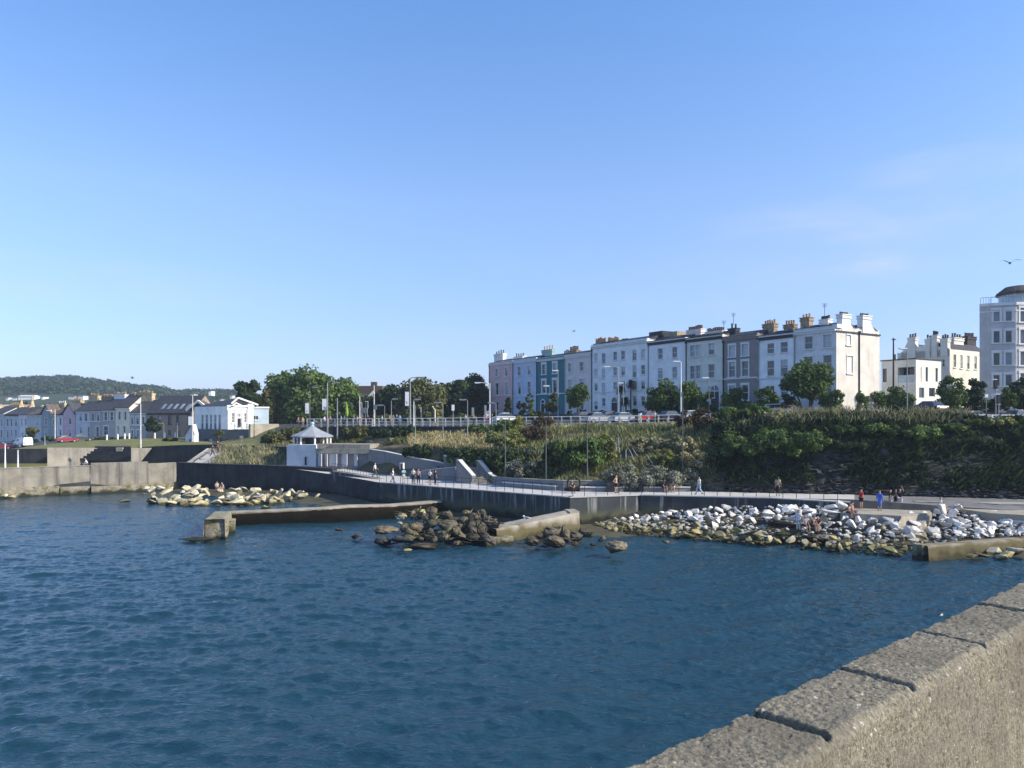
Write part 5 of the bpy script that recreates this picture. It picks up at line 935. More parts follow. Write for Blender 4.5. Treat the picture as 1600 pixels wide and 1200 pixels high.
tree('tree', 'dark rounded tree right of the gap, left half of the second tree group', 612, 156, 588, 64, 'leaf_dark', n=6800, size=.5, ncl=28, crown_lo=-.02, group=g_)
tree('tree', 'broad olive-green tree behind the tall white lamp post with a banner', 657, 150, 588.5, 86, 'leaf_olive', n=8400, size=.46, ncl=36, crown_lo=-.02, group=g_)
tree('tree', 'dense very dark round tree left of the pink house', 709, 158, 584, 56, 'leaf_dark', n=6400, size=.5, ncl=26, crown_lo=-.02, group=g_)
tree('tree', 'tall very dark tree partly hidden by the pink house', 744, 163, 579, 56, 'leaf_dark', n=7400, size=.5, ncl=30, crown_lo=-.02, group=g_)
tree('tree', 'small dark tree wedged between the two right-hand park trees', 688, 166, 597, 56, 'leaf_dark', n=4600, size=.5, ncl=20, crown_lo=-.02, group=g_)
for px, Y, top, w_, lm, lb in ((448, 150, 635, 24, 'leaf_mid', 'low green bush under the park trees, right of the hall'), (470, 138, 645, 26, 'leaf_dark', 'dark low bush under the big dome tree, left of the kiosk'), (600, 140, 643, 40, 'leaf_mid', 'low hedge-like bush behind the crowd on the upper promenade'), (655, 140, 645, 60, 'leaf_dark', 'dark low shrubbery behind the banner lamp post'), (715, 142, 645, 50, 'leaf_mid', 'low shrubbery between the lamp posts left of the pink house'), (748, 146, 648, 30, 'leaf_olive', 'olive shrub at the foot of the pink house corner'), (530, 142, 645, 60, 'leaf_dark', 'dark shrubbery behind the green closed parasol')):
    tree('shrub', lb, px, Y, top, w_, lm, n=1500, size=.3, ncl=12, crown_lo=0, trunk=.06, cat='shrub')
# street trees in front of the terrace
tree('tree', 'small dark conical conifer in front of the pink house', 795, 128, 614, 20, 'leaf_dark', n=1500, size=.24, ncl=16, crown_lo=.12, conical=True, trunk=.1)
tree('tree', 'small dark round tree between the conifer and the bright green sapling', 814, 128, 621, 18, 'leaf_dark', n=1200, size=.24, ncl=12, crown_lo=.15, trunk=.08)
tree('tree', 'slender bright light-green sapling in front of the blue house', 827.5, 122, 609, 17, 'leaf_light', n=1300, size=.2, ncl=18, crown_lo=.1, trunk=.07)
tree('tree', 'thin-trunked olive street tree in front of the teal house', 863, 108, 611, 32, 'leaf_olive', n=1500, size=.19, ncl=16, crown_lo=.33, trunk=.1)
tree('tree', 'open street tree with a bare pale trunk in front of the beige house', 904, 106, 595, 45, 'leaf_mid', n=2600, size=.22, ncl=24, crown_lo=.32, trunk=.13)
tree('tree', 'large rounded street tree covering the foot of the plain white house', 1037, 106, 588, 58, 'leaf_mid', n=5200, size=.23, ncl=34, crown_lo=.06, trunk=.16)
tree('tree', 'bushy light-green tree behind the tall lamp mast, right of the rounded street tree', 1076, 101, 591, 52, 'leaf_light', n=3600, size=.2, ncl=28, crown_lo=.12, trunk=.13)
tree('tree', 'low bushy tree in front of the cream house', 1104, 99, 606, 34, 'leaf_mid', n=2200, size=.2, ncl=18, crown_lo=.1, trunk=.1)
tree('tree', 'yellow-green leafy tree in front of the brown house', 1147, 97, 599, 50, 'leaf_light', n=3400, size=.2, ncl=28, crown_lo=.06, trunk=.12)
tree('tree', 'dark green shrubby tree in front of the plain-windowed white house', 1198, 94, 603, 46, 'leaf_mid', n=3000, size=.2, ncl=24, crown_lo=.06, trunk=.12)
tree('tree', 'large wide multi-stemmed tree in front of the pale end house', 1263, 88, 562, 98, 'leaf_mid', base=640, n=8200, size=.22, ncl=46, crown_lo=.16, trunk=.14, stems=5)
tree('tree', 'low bushy undergrowth tree below the wide multi-stemmed tree', 1300, 87, 600, 42, 'leaf_mid', n=2600, size=.19, ncl=22, crown_lo=.02, trunk=.1)
tree('tree', 'dark leafy tree beside the wooden pole, in front of the modern house', 1410, 88, 596, 54, 'leaf_mid', n=3400, size=.19, ncl=28, crown_lo=.02, trunk=.12)
tree('tree', 'green street tree in front of the white villa, right of the dark car', 1486, 86, 585, 50, 'leaf_mid', n=3600, size=.19, ncl=30, crown_lo=.04, trunk=.12)
tree('tree', 'very dark dense tree at the left corner of the apartment block', 1522, 92, 582, 38, 'leaf_dark', n=3200, size=.22, ncl=24, crown_lo=.04, trunk=.14)
tree('tree', 'dark tree cut by the right edge of the photo, in front of the apartment block', 1600, 88, 577, 58, 'leaf_dark', n=3600, size=.22, ncl=26, crown_lo=.05, trunk=.15)
tree('tree', 'thin young tree with a bare stem beside the traffic lights at the far right', 1577, 81.5, 602, 32, 'leaf_mid', n=900, size=.17, ncl=14, crown_lo=.32, trunk=.06)
for px, Y, top, w_, lm, lb in ((1340, 95, 603, 40, 'leaf_mid', 'clipped green bush at the foot of the cream gable'), (1372, 96, 602, 44, 'leaf_mid', 'green bush filling the gap between the cream gable and the wooden pole'), (1445, 92, 625, 36, 'leaf_dark', 'dark low bush below the modern house'), (1555, 93, 612, 46, 'leaf_dark', 'dark shrubbery at the foot of the apartment block'), (1235, 94, 612, 40, 'leaf_dark', 'dark shrub behind the white police-style car')):
    tree('shrub', lb.replace('police-style ', ''), px, Y, top, w_, lm, n=1800, size=.2, ncl=16, crown_lo=0, trunk=.05, cat='shrub')
def palm(label, px, Y, top, base=None):
    b0 = Pz(px, Y, ground(px, Y)); zt = P(px, top, Y).z-.8; r = thing('palm_tree', label, 'palm', tuple(b0)); mb = MB(); tp = Vector((b0.x, b0.y, zt)); mb.tube(b0, tp, .14, .1); mb.build('trunk', M['bark'], r)
    n = 150; th = rng.uniform(0, 2*np.pi, n); el = rng.uniform(-.8, 1.3, n); V = []
    for a, e in zip(th, el):
        d = np.array([math.cos(a)*math.cos(e), math.sin(a)*math.cos(e), math.sin(e)]); s_ = np.array([-math.sin(a), math.cos(a), 0])*.055; L_ = rng.uniform(.8, 1.25); o_ = np.array([0, 0, zt-b0.z]); m_ = o_+d*L_*.6; e_ = o_+d*L_+np.array([0, 0, -.35])
        V += [[o_-s_, o_+s_, m_+s_, m_-s_], [m_-s_, m_+s_, e_+s_*.2, e_-s_*.2]]
    obj('crown', quads_mesh('crown', np.array(V)), M['leaf_dark'], r)
palm('dark spiky palm behind the small lamp in front of the wide white block', 970, 122, 601); palm('taller dark spiky palm, right of the other one in front of the white block', 985.5, 122, 592); palm('short dark spiky palm at the foot of the white block wall', 978, 121, 619)
# trees on the far left
tree('tree', 'olive flat-topped street tree in front of the pale cottages at the far left', 49, 165, 664.5, 22, 'leaf_olive', n=1300, size=.33, ncl=14, crown_lo=.3, trunk=.2)
tree('tree', 'dark round tree in front of the long brick house', 240, 160, 651, 28, 'leaf_dark', n=2200, size=.33, ncl=18, crown_lo=.2, trunk=.15)
tree('tree', 'small bare-stemmed tree in front of the hall basement', 342, 126, 671, 17, 'leaf_olive', n=420, size=.2, ncl=10, crown_lo=.45, trunk=.07)
for px, Y, top, w_, lm, lb in ((46, 175, 681, 40, 'leaf_dark', 'dark hedge behind the white van'), (80, 178, 681, 34, 'leaf_dark', 'dark hedge in front of the teal gable cottage'), (160, 172, 683, 50, 'leaf_dark', 'dark hedge below the pale blue and violet houses'), (265, 138, 684, 30, 'leaf_olive', 'scrubby bush on the lawn left of the gabled shed'), (200, 168, 683, 40, 'leaf_dark', 'dark hedge below the tall cream house')):
    tree('shrub', lb, px, Y, top, w_, lm, n=1200, size=.3, ncl=14, crown_lo=0, trunk=.05, cat='shrub', flat=.4)
# slope shrubs: (px, w coordinate on the slope, top py, width px, leaf)
SH = [
 (905, 4.75, 672, 92, 'leaf_mid', 'large dark rounded bush with a sunlit right side in the middle of the slope', 6500, .19),
 (868, 4.85, 690, 60, 'leaf_dark', 'dark bush at the left foot of the large rounded bush', 3000, .19),
 (945, 5.0, 676, 44, 'grass_green', 'sunlit olive bush just right of the large rounded bush', 2200, .17),
 (815, 4.3, 712, 50, 'silver', 'grey-leaved bush above the stairs beside a tall lamp mast', 2000, .17),
 (970, 4.12, 722, 70, 'silver', 'silver-leaved bush low on the slope above the shirtless man', 2600, .15),
 (1030, 4.12, 722, 84, 'silver', 'long silver-leaved bush above the bench with the two people', 3000, .15),
 (1075, 4.12, 730, 36, 'silver', 'small silver-leaved bush at the right end of the back wall', 1300, .14),
 (1010, 5.2, 678, 60, 'grass_grey', 'pale straw-green bush in the upper middle of the slope', 2600, .17),
 (1060, 5.3, 676, 60, 'grass_grey', 'pale scrubby bush below the end of the white railing', 2600, .17),
 (1085, 4.7, 700, 50, 'straw', 'straw-coloured bush beside the tallest lamp mast', 1800, .16),
 (1040, 4.8, 700, 46, 'grass_green', 'olive bush above the propped sapling stakes', 2000, .16),
 (1098, 5.9, 634, 34, 'leaf_brown', 'half dead brown shrub at the end of the white railing', 1500, .15),
 (1072, 6.2, 640, 40, 'leaf_brown', 'brownish shrub behind the white railing near the silver car', 1500, .15),
 (1140, 6.0, 636, 52, 'leaf_mid', 'green bush on the cliff top right of the railing end', 3000, .17),
 (1180, 6.1, 630, 60, 'leaf_mid', 'wide green bush on the cliff top left of the white car', 3200, .17),
 (1130, 5.3, 655, 40, 'leaf_dark', 'very dark hollow bush right below the end of the white railing', 2400, .17),
 (1172, 4.85, 664, 84, 'leaf_mid', 'dark rounded ivy-covered bush hanging on the cliff, left one of three', 5000, .17),
 (1215, 4.8, 668, 84, 'leaf_mid', 'dark ivy-covered bush hanging on the cliff, middle one of three', 5000, .17),
 (1262, 4.85, 664, 76, 'leaf_mid', 'dark ivy-covered bush with a sunlit right side, right one of three', 4500, .17),
 (1215, 5.9, 640, 60, 'grass_grey', 'reedy bush at the cliff top with arching pale leaves', 2400, .16),
 (1300, 5.8, 652, 60, 'leaf_dark', 'dark shrub on the cliff below the wide multi-stemmed tree', 3000, .17),
 (1355, 5.4, 660, 90, 'leaf_mid', 'dark creeper patch on the cliff above the red-shirted man', 3600, .17),
 (1420, 5.3, 662, 96, 'leaf_mid', 'dark creeper patch on the cliff above the people in dark clothes', 4000, .17),
 (1490, 5.6, 662, 80, 'leaf_mid', 'green creeper patch on the cliff above the sunbather', 4200, .17),
 (1550, 5.8, 652, 80, 'grass_green', 'sunlit green bush just below the far right white railing', 4000, .16),
 (1600, 5.4, 668, 70, 'leaf_dark', 'dark creeper on the cliff at the right edge of the photo', 3600, .17),
 (1530, 5.2, 685, 70, 'leaf_dark', 'lower dark creeper patch on the cliff near the right edge', 3200, .17),
 (1320, 5.0, 690, 70, 'leaf_dark', 'dark ivy low on the cliff right of the three ivy bushes', 3000, .17),
 (560, 5.9, 662, 50, 'leaf_olive', 'olive bush against the dark retaining wall left of the lamp posts', 2200, .22),
 (610, 5.8, 664, 60, 'leaf_dark', 'dark bush against the retaining wall below the crowd', 2600, .22),
 (640, 5.9, 663, 44, 'leaf_dark', 'dark bush below the banner lamp post on the retaining wall', 2200, .22),
 (745, 5.9, 660, 40, 'leaf_mid', 'green bush below the railing under the pink house', 1700, .2),
 (785, 6.1, 655, 40, 'leaf_mid', 'green bush under the yellow flowering shrub', 1600, .19),
 (425, 5.6, 668, 40, 'leaf_olive', 'olive scrub on the bank below the hall stair wall', 2000, .24),
 (455, 5.7, 664, 44, 'leaf_olive', 'olive scrub on the bank left of the pavilion roof', 2200, .24),
 (478, 5.9, 662, 30, 'leaf_dark', 'dark scrub behind the pavilion roof', 1400, .24),
 (792, 6.6, 648, 16, 'leaf_yellow', 'yellow flowering shrub, left one at the white railing', 700, .15),
 (809, 6.6, 647, 20, 'leaf_yellow', 'yellow flowering shrub, right one at the white railing', 800, .15),
 (850, 6.4, 644, 40, 'leaf_brown', 'brown twiggy shrub at the railing beside the thin-trunked street tree', 1200, .15),
 (790, 5.3, 668, 60, 'grass_green', 'green scrub on the bank below the yellow shrubs', 2000, .18),
 (835, 5.6, 662, 60, 'leaf_brown', 'brownish scrub at the top of the slope below the teal house', 1900, .17),
 (720, 4.6, 697, 70, 'leaf_dark', 'dark creeper hedge above the baths stairs', 3200, .19),
 (780, 4.6, 697, 60, 'leaf_dark', 'dark creeper hedge right of the baths stairs', 2800, .19),
 (660, 4.7, 694, 60, 'leaf_dark', 'dark hedge below the dry grass patch, left end', 2600, .2)]
for px, w_, top, wd, lm, lb, n_, sz_ in SH:
    Y, z = loft(px, w_); tree('shrub', lb, px, Y-.3, top, wd*1.08, lm, base=HY+(H-z+.2)*F/(Y-.3), n=n_, size=sz_*1.15, ncl=24, crown_lo=0, trunk=.05, cat='shrub', flat=.62)
def blades(name, px0, px1, w0, w1, n, h, m, wdt=.05, lean=.35, kind='stuff', jit=None, thr=.45):
    V = []; k = 0
    while k < n:
        px = rng.uniform(px0, px1); w_ = rng.uniform(w0, w1); Y, z = loft(px, w_); p = np.array(Pz(px, Y, z))
        if vnoise(p*np.array([.5, .5, .5])+3) < thr*rng.uniform(.3, 1.5): continue
        k += 1; hh = h*rng.uniform(.4, 1.3); a = rng.uniform(0, np.pi); s_ = np.array([math.cos(a), math.sin(a), 0])*wdt; t_ = np.array([rng.normal(0, lean), rng.normal(0, lean), 1])*hh
        p = p+np.array([0, rng.uniform(-.2, .3), -.1]); V.append([p-s_, p+s_, p+s_*.5+t_, p-s_*.4+t_])
    o = obj(name, quads_mesh(name, np.array(V)), M[m]); o['kind'] = kind; return o
blades('dry_grass', 640, 770, 4.9, 5.9, 5200, .7, 'straw')
blades('slope_grass', 830, 1125, 4.05, 6.6, 8500, .65, 'grass_grey', .06)
blades('green_grass', 780, 1125, 4.1, 6.6, 13500, .55, 'grass_green', .07)
blades('cliff_top_reeds', 1120, 1520, 5.6, 6.5, 4200, 1.0, 'grass_grey', .045, .5, thr=.95)
blades('cliff_creeper', 1120, 1640, 4.15, 6.0, 21000, .55, 'leaf_dark', .16, .9, thr=.55)
blades('bank_grass', 318, 450, 3.9, 5.6, 5200, .75, 'grass_grey', .07)
blades('lower_brush', 690, 880, 4.05, 5.2, 5000, .5, 'leaf_dark', .12, .8)
blades('verge_grass', 480, 780, 5.3, 6.0, 4000, .6, 'leaf_olive', .09, .6)
blades('bare_earth_scrub', 860, 1000, 4.02, 4.25, 1600, .35, 'leaf_brown', .07, .6)
# far wooded hill
HX = [-900, -420, -200, 0, 40, 85, 110, 150, 200, 250, 275, 300, 330, 360, 420, 560, 700]; HYY = [640, 622, 608, 599, 595.5, 594, 594, 599.5, 606, 610, 617, 614.5, 615, 614, 627, 641, 652]
def hill(px, t): Y = 480+520*t; top = np.interp(px, HX, HYY); z = 8+(P(px, top+1.5, 1000).z-8)*(math.sin(t*math.pi/2)**1.3); return Y, z
G = np.zeros((26, 160, 3))
for a in range(26):
    for b in range(160): px = -900+1600*b/159; t_ = a/20; Y, z = hill(px, min(t_, 1)); Y = 480+520*t_; z -= max(0, t_-1)*90; G[a, b] = Pz(px, Y, z)
o = obj('wooded_hill', grid_mesh('wooded_hill', G), M['hill_green']); o['kind'] = 'structure'
cl = []
for k in range(1500):
    px = rng.uniform(-60, 430); t_ = rng.uniform(.25, 1.0)**.7; Y, z = hill(px, t_); q = rng.uniform(3.2, 7.5); p = Pz(px, Y, z); cl.append((p.x, p.y, p.z+q*.1, q*1.1, q, q*.72))
o = obj('hillside_woodland', quads_mesh('hillside_woodland', clump_leaves(cl, 46000, 2.6, .6, .6)), M['leaf_far']); o['kind'] = 'stuff'
cl = []
for k in range(260):
    px = rng.uniform(-60, 470); Y = rng.uniform(250, 430); q = rng.uniform(2.2, 3.6); p = Pz(px, Y, 10+rng.uniform(-1, 3)); cl.append((p.x, p.y, p.z, q, q, q))
o = obj('far_hedges', quads_mesh('far_hedges', clump_leaves(cl, 12000, 1.1, .6, .6)), M['leaf_far']); o['kind'] = 'stuff'
# small far houses on the hill, spires
fh = [(24, 31, 621.5, 625.5, 'white_paint', 'tiny white house on the wooded hill, left of the long white building'), (33, 58, 619.5, 624, 'white_paint', 'long low white building on the wooded hill'), (69, 72, 620, 624.5, 'white_paint', 'tiny white house on the wooded hill, right of the long white building'), (111, 121, 619.5, 624, 'old_white', 'small pale house on the hill above the chimneys of the pink gable'), (126, 134, 618.5, 622, 'old_white', 'pale house on the hill left of the stone chimneys'), (14, 18, 621, 624, 'old_white', 'smallest pale house on the hill near the left edge'), (329, 333, 611, 614.5, 'white_paint', 'white house highest on the hill above the white hall'), (316, 320, 621, 624, 'white_paint', 'tiny white house on the hill right of the white lamp post'), (346, 349.5, 624, 627, 'white_paint', 'tiny white house on the hill just above the hall roof'), (271, 276, 620, 623, 'old_white', 'tiny pale house on the hill left of the white lamp post'), (300, 306, 616, 619, 'old_white', 'tiny pale house on the hill behind the lamp post top'), (362, 366, 618, 621.5, 'old_white', 'tiny pale house on the hill beside the dark ragged tree')]
for a, b_, t0, t1, m_, lb in fh:
    Y = 640; A, B = P(a, t0, Y), P(b_, t1, Y); r = thing('hill_house', lb, 'house', ((A.x+B.x)/2, Y, B.z), 'houses on the wooded hill'); mb = MB(); mb.box(((A.x+B.x)/2, Y, (A.z+B.z)/2-1), (B.x-A.x, 8, A.z-B.z+2)); mb.build('wall', M[m_], r)
    mb = MB(); c_ = ((A.x+B.x)/2, Y, A.z); hw = (B.x-A.x)/2+.4; mb.hexa([(c_[0]-hw, Y-4.4, A.z), (c_[0]+hw, Y-4.4, A.z), (c_[0]+hw, Y+4.4, A.z), (c_[0]-hw, Y+4.4, A.z)], [(c_[0]-hw*.9, Y-.2, A.z+1.1), (c_[0]+hw*.9, Y-.2, A.z+1.1), (c_[0]+hw*.9, Y+.2, A.z+1.1), (c_[0]-hw*.9, Y+.2, A.z+1.1)]); mb.build('roof', M['slate'] if b_-a < 15 else M['old_white'], r)
for px, top, lb in ((33.5, 621, 'pale stone church spire above the cottages, left one of two'), (50.5, 617.5, 'pale stone church spire above the cottages, right and taller one of two')):
    a, c = P(px, top, 235), P(px, 640, 235); r = thing('church_spire', lb, 'spire', (c.x, c.y, c.z-6)); mb = MB(); mb.tube((c.x, c.y, c.z-.6), a, .9, .08, 8); mb.build('spire', M['yellow_stone'], r); mb = MB(); mb.box((c.x, c.y, c.z-3.2), (2.2, 2.2, 5.6)); mb.build('tower', M['yellow_stone'], r)
mb = MB(); a, c = P(110.3, 585, 1000), P(110.3, 596, 1000); mb.tube(c, a, .6, .3, 5); tag(mb.build('mast', M['dark_metal'], loc=c), 'thin radio mast on top of the wooded hill', 'mast')
r = thing('terrace_roofs', 'row of pinkish far roofs and walls above the cottages at the left edge', 'house', P(10, 648, 240)); mb = MB(); mb.box(P(8, 648, 244), (14, 6, 6)); mb.build('wall', M['old_white'], r); mb = MB(); mb.hexa([P(-30, 640, 238), P(46, 640, 238), P(46, 640, 250), P(-30, 640, 250)], [P(-30, 632, 243), P(46, 632, 243), P(46, 632, 245), P(-30, 632, 245)]); mb.build('roof', mat('pink_roof', (.4, .24, .2), .9), r)
# ---------------------------------------------------------------- rocks
rng = np.random.default_rng(11)
def rock_mesh(seed, angular=True):
    r_ = np.random.default_rng(seed); bm = bmesh.new()
    if angular:
        for k in range(r_.integers(9, 14)): d = r_.normal(0, 1, 3); d /= np.linalg.norm(d); bm.verts.new(d*np.array([1, .85, .75])*r_.uniform(.85, 1.05))
        bmesh.ops.convex_hull(bm, input=bm.verts[:]); bmesh.ops.delete(bm, geom=[v for v in bm.verts if not v.link_faces], context='VERTS')
        bmesh.ops.bevel(bm, geom=bm.edges[:], offset=.03, segments=1, affect='EDGES')
    else:
        bmesh.ops.create_icosphere(bm, subdivisions=4, radius=1)
        A = np.array([v.co[:] for v in bm.verts]); pl = r_.normal(0, 1, (9, 3)); pl /= np.linalg.norm(pl, axis=1, keepdims=True); off = r_.uniform(.5, .8, 9)
        for n_, o_ in zip(pl, off): d = A@n_; ov = np.clip(d-o_, 0, None); A -= ov[:, None]*n_*.97
        A *= (1.12+fbm(A*1.5+seed, 3)*.45)[:, None]; cr_ = fbm(A*np.array([1.9, 1.9, 1.1])+seed*2, 3); A *= (1-.3*np.clip(1-np.abs(cr_)/.035, 0, 1))[:, None]; A *= np.array([1, .9, .9])
        for v, a in zip(bm.verts, A): v.co = a
    me = bpy.data.meshes.new('rock'); bm.to_mesh(me); bm.free(); return me
def crag_mesh(seed):
    r_ = np.random.default_rng(seed); bm = bmesh.new()
    for k in range(r_.integers(12, 18)): d = r_.normal(0, 1, 3); d /= np.linalg.norm(d); bm.verts.new(d*np.array([1, .9, .9])*r_.uniform(.8, 1.1))
    bmesh.ops.convex_hull(bm, input=bm.verts[:]); bmesh.ops.delete(bm, geom=[v for v in bm.verts if not v.link_faces], context='VERTS')
    bmesh.ops.bevel(bm, geom=bm.edges[:], offset=.12, segments=2, affect='EDGES'); bmesh.ops.triangulate(bm, faces=bm.faces[:]); bmesh.ops.subdivide_edges(bm, edges=bm.edges[:], cuts=2, use_grid_fill=True)
    A = np.array([v.co[:] for v in bm.verts]); cr_ = fbm(A*np.array([2.1, 2.1, .9])+seed*2, 3); A = A*(1+fbm(A*2.2+seed, 4)*.3-.22*np.clip(1-np.abs(cr_)/.04, 0, 1))[:, None]
    for v, a in zip(bm.verts, A): v.co = a
    me = bpy.data.meshes.new('rock'); bm.to_mesh(me); bm.free(); return me
ANG = [rock_mesh(k) for k in range(14)]; RND = [crag_mesh(40+k) for k in range(12)]
for k, m_ in enumerate(RND): m_.polygons.foreach_set('use_smooth', [True]*len(m_.polygons))
MC = {}
def rock(name, p, sz, m, label, group, col_=(1, 1, 1), angular=True, cat='boulder', squash=None, rot=None, seed=None):
    src = (ANG if angular else RND); k = int(rng.integers(len(src))) if seed is None else seed % len(src); key = (angular, k, m)
    if key not in MC: me = src[k].copy(); me.materials.clear(); me.materials.append(M[m]); MC[key] = me
    o = bpy.data.objects.new(name, MC[key]); col.objects.link(o); o.location = p; s_ = squash or (rng.uniform(.8, 1.25), rng.uniform(.8, 1.2), rng.uniform(.65, 1.0)); o.scale = tuple(sz*x for x in s_)
    o.rotation_euler = rot or (rng.normal(0, .35), rng.normal(0, .35), rng.uniform(0, 6.28)); v = rng.uniform(.82, 1.15); o.color = (col_[0]*v, col_[1]*v, col_[2]*v, 1)
    return tag(o, label, cat, group)
# white boulder bank on the right
BX = [935, 1000, 1060, 1120, 1180, 1250, 1320, 1400, 1440, 1520, 1600]; Bb = [824, 832, 836, 841, 848, 852, 858, 862, 858, 838, 834]; Bt = [816, 806, 798, 794, 792, 790, 796, 806, 800, 800, 806]
nb = 0; taken = []
def bank(px, t_):
    yb = np.interp(px, BX, Bb); yt = np.interp(px, BX, Bt); Yb = Yof(min(yb+2, 868), .05) if px < 1440 else 60.0-(px-1440)*.008; zb = .05 if px < 1440 else 10-(yb-HY)/F*Yb
    Yt = {0: 0}.get(1, np.interp(px, [935, 1000, 1090, 1200, 1330, 1400, 1460, 1600], [70.5, 71.3, 70.3, 68.9, 66.2, 64.2, 66, 63.5])); zt = 10-(yt-HY)/F*Yt
    return px, Yb+(Yt-Yb)*t_, zb+(zt-zb)*t_
tries = 0
while nb < 232 and tries < 60000:
    tries += 1; px = rng.uniform(940, 1612); t_ = rng.uniform(0, 1); px, Y, z = bank(px, t_)
    if 1316 < px < 1408 and Y > 62.7 and z > 1.0 and px < 1400 and t_ > .9: continue
    if 1186 < px < 1292 and .12 < t_ < .62: continue
    x = (px-CX)/F*Y; sz = rng.uniform(.32, .58)*(1.3 if rng.random() < .16 else 1)*(1 if px > 1040 else .85)
    if any((x-a)**2+(Y-b_)**2 < (.58*(sz+c))**2 for a, b_, c in taken): continue
    taken.append((x, Y, sz)); nb += 1
    low = z < .5+rng.normal(0, .25)+(.25 if px < 1150 else 0)
    if low: rock('boulder', (x, Y, z+sz*.1), sz, 'rock_olive', 'olive weed-stained boulder along the waterline of the white boulder bank', 'olive boulders along the waterline of the white bank', random.choice([(1, 1, 1), (.8, .85, .7), (1.15, 1.05, .8), (.95, .9, .85)]))
    else: rock('boulder', (x, Y, z+sz*.18), sz, 'rock_white', 'white angular boulder in the dry upper part of the boulder bank', 'white boulders of the dry upper bank', random.choice([(1, 1, 1.02), (.9, .9, .93), (1.05, 1.02, .96), (.8, .78, .76)]))
# small rubble between the boulders
V0 = []; F0 = []
for k in range(1300):
    px = rng.uniform(930, 1620); t_ = rng.uniform(-.05, 1.04); px, Y, z = bank(px, t_)
    if 1316 < px < 1400 and t_ > .97: continue
    me = ANG[int(rng.integers(len(ANG)))]; co = np.empty(len(me.vertices)*3, dtype=np.float32); me.vertices.foreach_get('co', co); co = co.reshape(-1, 3); s_ = rng.uniform(.12, .3); n0 = len(V0); a = rng.uniform(0, 6.28)
    R_ = np.array([[math.cos(a), -math.sin(a), 0], [math.sin(a), math.cos(a), 0], [0, 0, .75]]); q = co@R_.T*s_+np.array([(px-CX)/F*Y, Y, z-.03]); V0 += q.tolist(); F0 += [tuple(n0+v for v in p.vertices) for p in me.polygons]
me = bpy.data.meshes.new('rubble'); me.from_pydata(V0, [], F0); me.update()
M['rubble'] = mat('rubble', (.42, .41, .38), .9, .3, .9, bump=.4, bscale=6, tide=[(.75, .3, (.12, .105, .04)), (.25, 0, (.03, .03, .012))]); o = obj('rubble', me, M['rubble']); o['kind'] = 'stuff'
# special rocks on the bank
def srock(px, bot, w_, h_, Y, m, label, angular=False, seed=0, colr=(1, 1, 1), dep=None, rz=0, tilt=0, group=None, name='boulder', sink=.12):
    p = P(px, bot, Y); W_ = w_*Y/F/2; h2 = h_*Y/F/2
    return rock(name, (p.x, p.y, p.z+h2*(1-sink)), 1, m, label, group, colr, angular, squash=(W_*1.2, (dep or W_*1.1), h2*1.2), rot=(0, tilt, rz), seed=seed)
srock(1237, 848, 104, 20, 62.5, 'rock_weed', 'broad flat dark weed-covered rock where the four bathers gather', seed=1, dep=1.7, colr=(1.2, 1.1, 1), name='rock')
srock(1225, 832, 58, 28, 64, 'rock_dark', 'dark humped rock behind the flat weedy rock, left of the bathers', seed=2, dep=1.3, colr=(.35, .4, .5), name='rock')
srock(1290, 852, 50, 22, 61.5, 'rock_dark', 'brown sloping rock at the waterline right of the flat weedy rock', seed=3, dep=1.1, name='rock')
srock(1180, 846, 62, 18, 63.2, 'rock_olive', 'long olive waterline rock left of the flat weedy rock', seed=4, dep=1.2, name='rock')
srock(1314, 797, 22, 22, 66.0, 'rock_white', 'large tilted white cube-shaped boulder at the left corner of the bathing platform', True, 5, tilt=.5, rz=.4)
srock(1298, 798, 20, 13, 66.4, 'rock_white', 'rounded white boulder just left of the tilted cube boulder', True, 6)
srock(1298, 803, 32, 9, 65.0, 'rock_white', 'flat white slab boulder below the tilted cube boulder', True, 7)
srock(1229, 801, 24, 14, 67.5, 'rock_white', 'pointed white boulder near the top of the bank left of the standing bather', True, 8, tilt=-.4)
srock(1262, 806, 30, 15, 66.4, 'rock_white', 'large pale boulder just behind the bathers', True, 9)
srock(1475, 806, 28, 22, 63.2, 'rock_white', 'big grey-white boulder carrying the seated sunbather', True, 10, tilt=.4, colr=(.85, .83, .8))
srock(1497, 798, 18, 11, 65, 'rock_white', 'smooth white boulder right of the sunbather', False, 4, rz=.3)
srock(1488, 808, 18, 14, 63, 'rock_white', 'white boulder leaning against the sunbather boulder', True, 2, tilt=-.6)
for px, bot, w_, h_, sd, cc in ((1552, 868, 22, 18, 3, (.9, .9, .85)), (1585, 866, 30, 22, 5, (1, 1, 1)), (1535, 872, 24, 11, 7, (.4, .38, .34)), (1566, 876, 20, 14, 9, (1, .95, .8)), (1596, 880, 16, 9, 11, (1, 1, 1)), (1520, 872, 20, 8, 1, (.4, .38, .34)), (1575, 872, 22, 14, 12, (1.05, 1, .8)), (1606, 872, 26, 20, 8, (.9, .9, .9))):
    srock(px, bot, w_, h_, Yof(min(bot, 872), .02), 'rock_tan', 'loose boulder in front of the brown groyne at the right edge', True, sd, cc, group='boulders in front of the right-hand groyne')
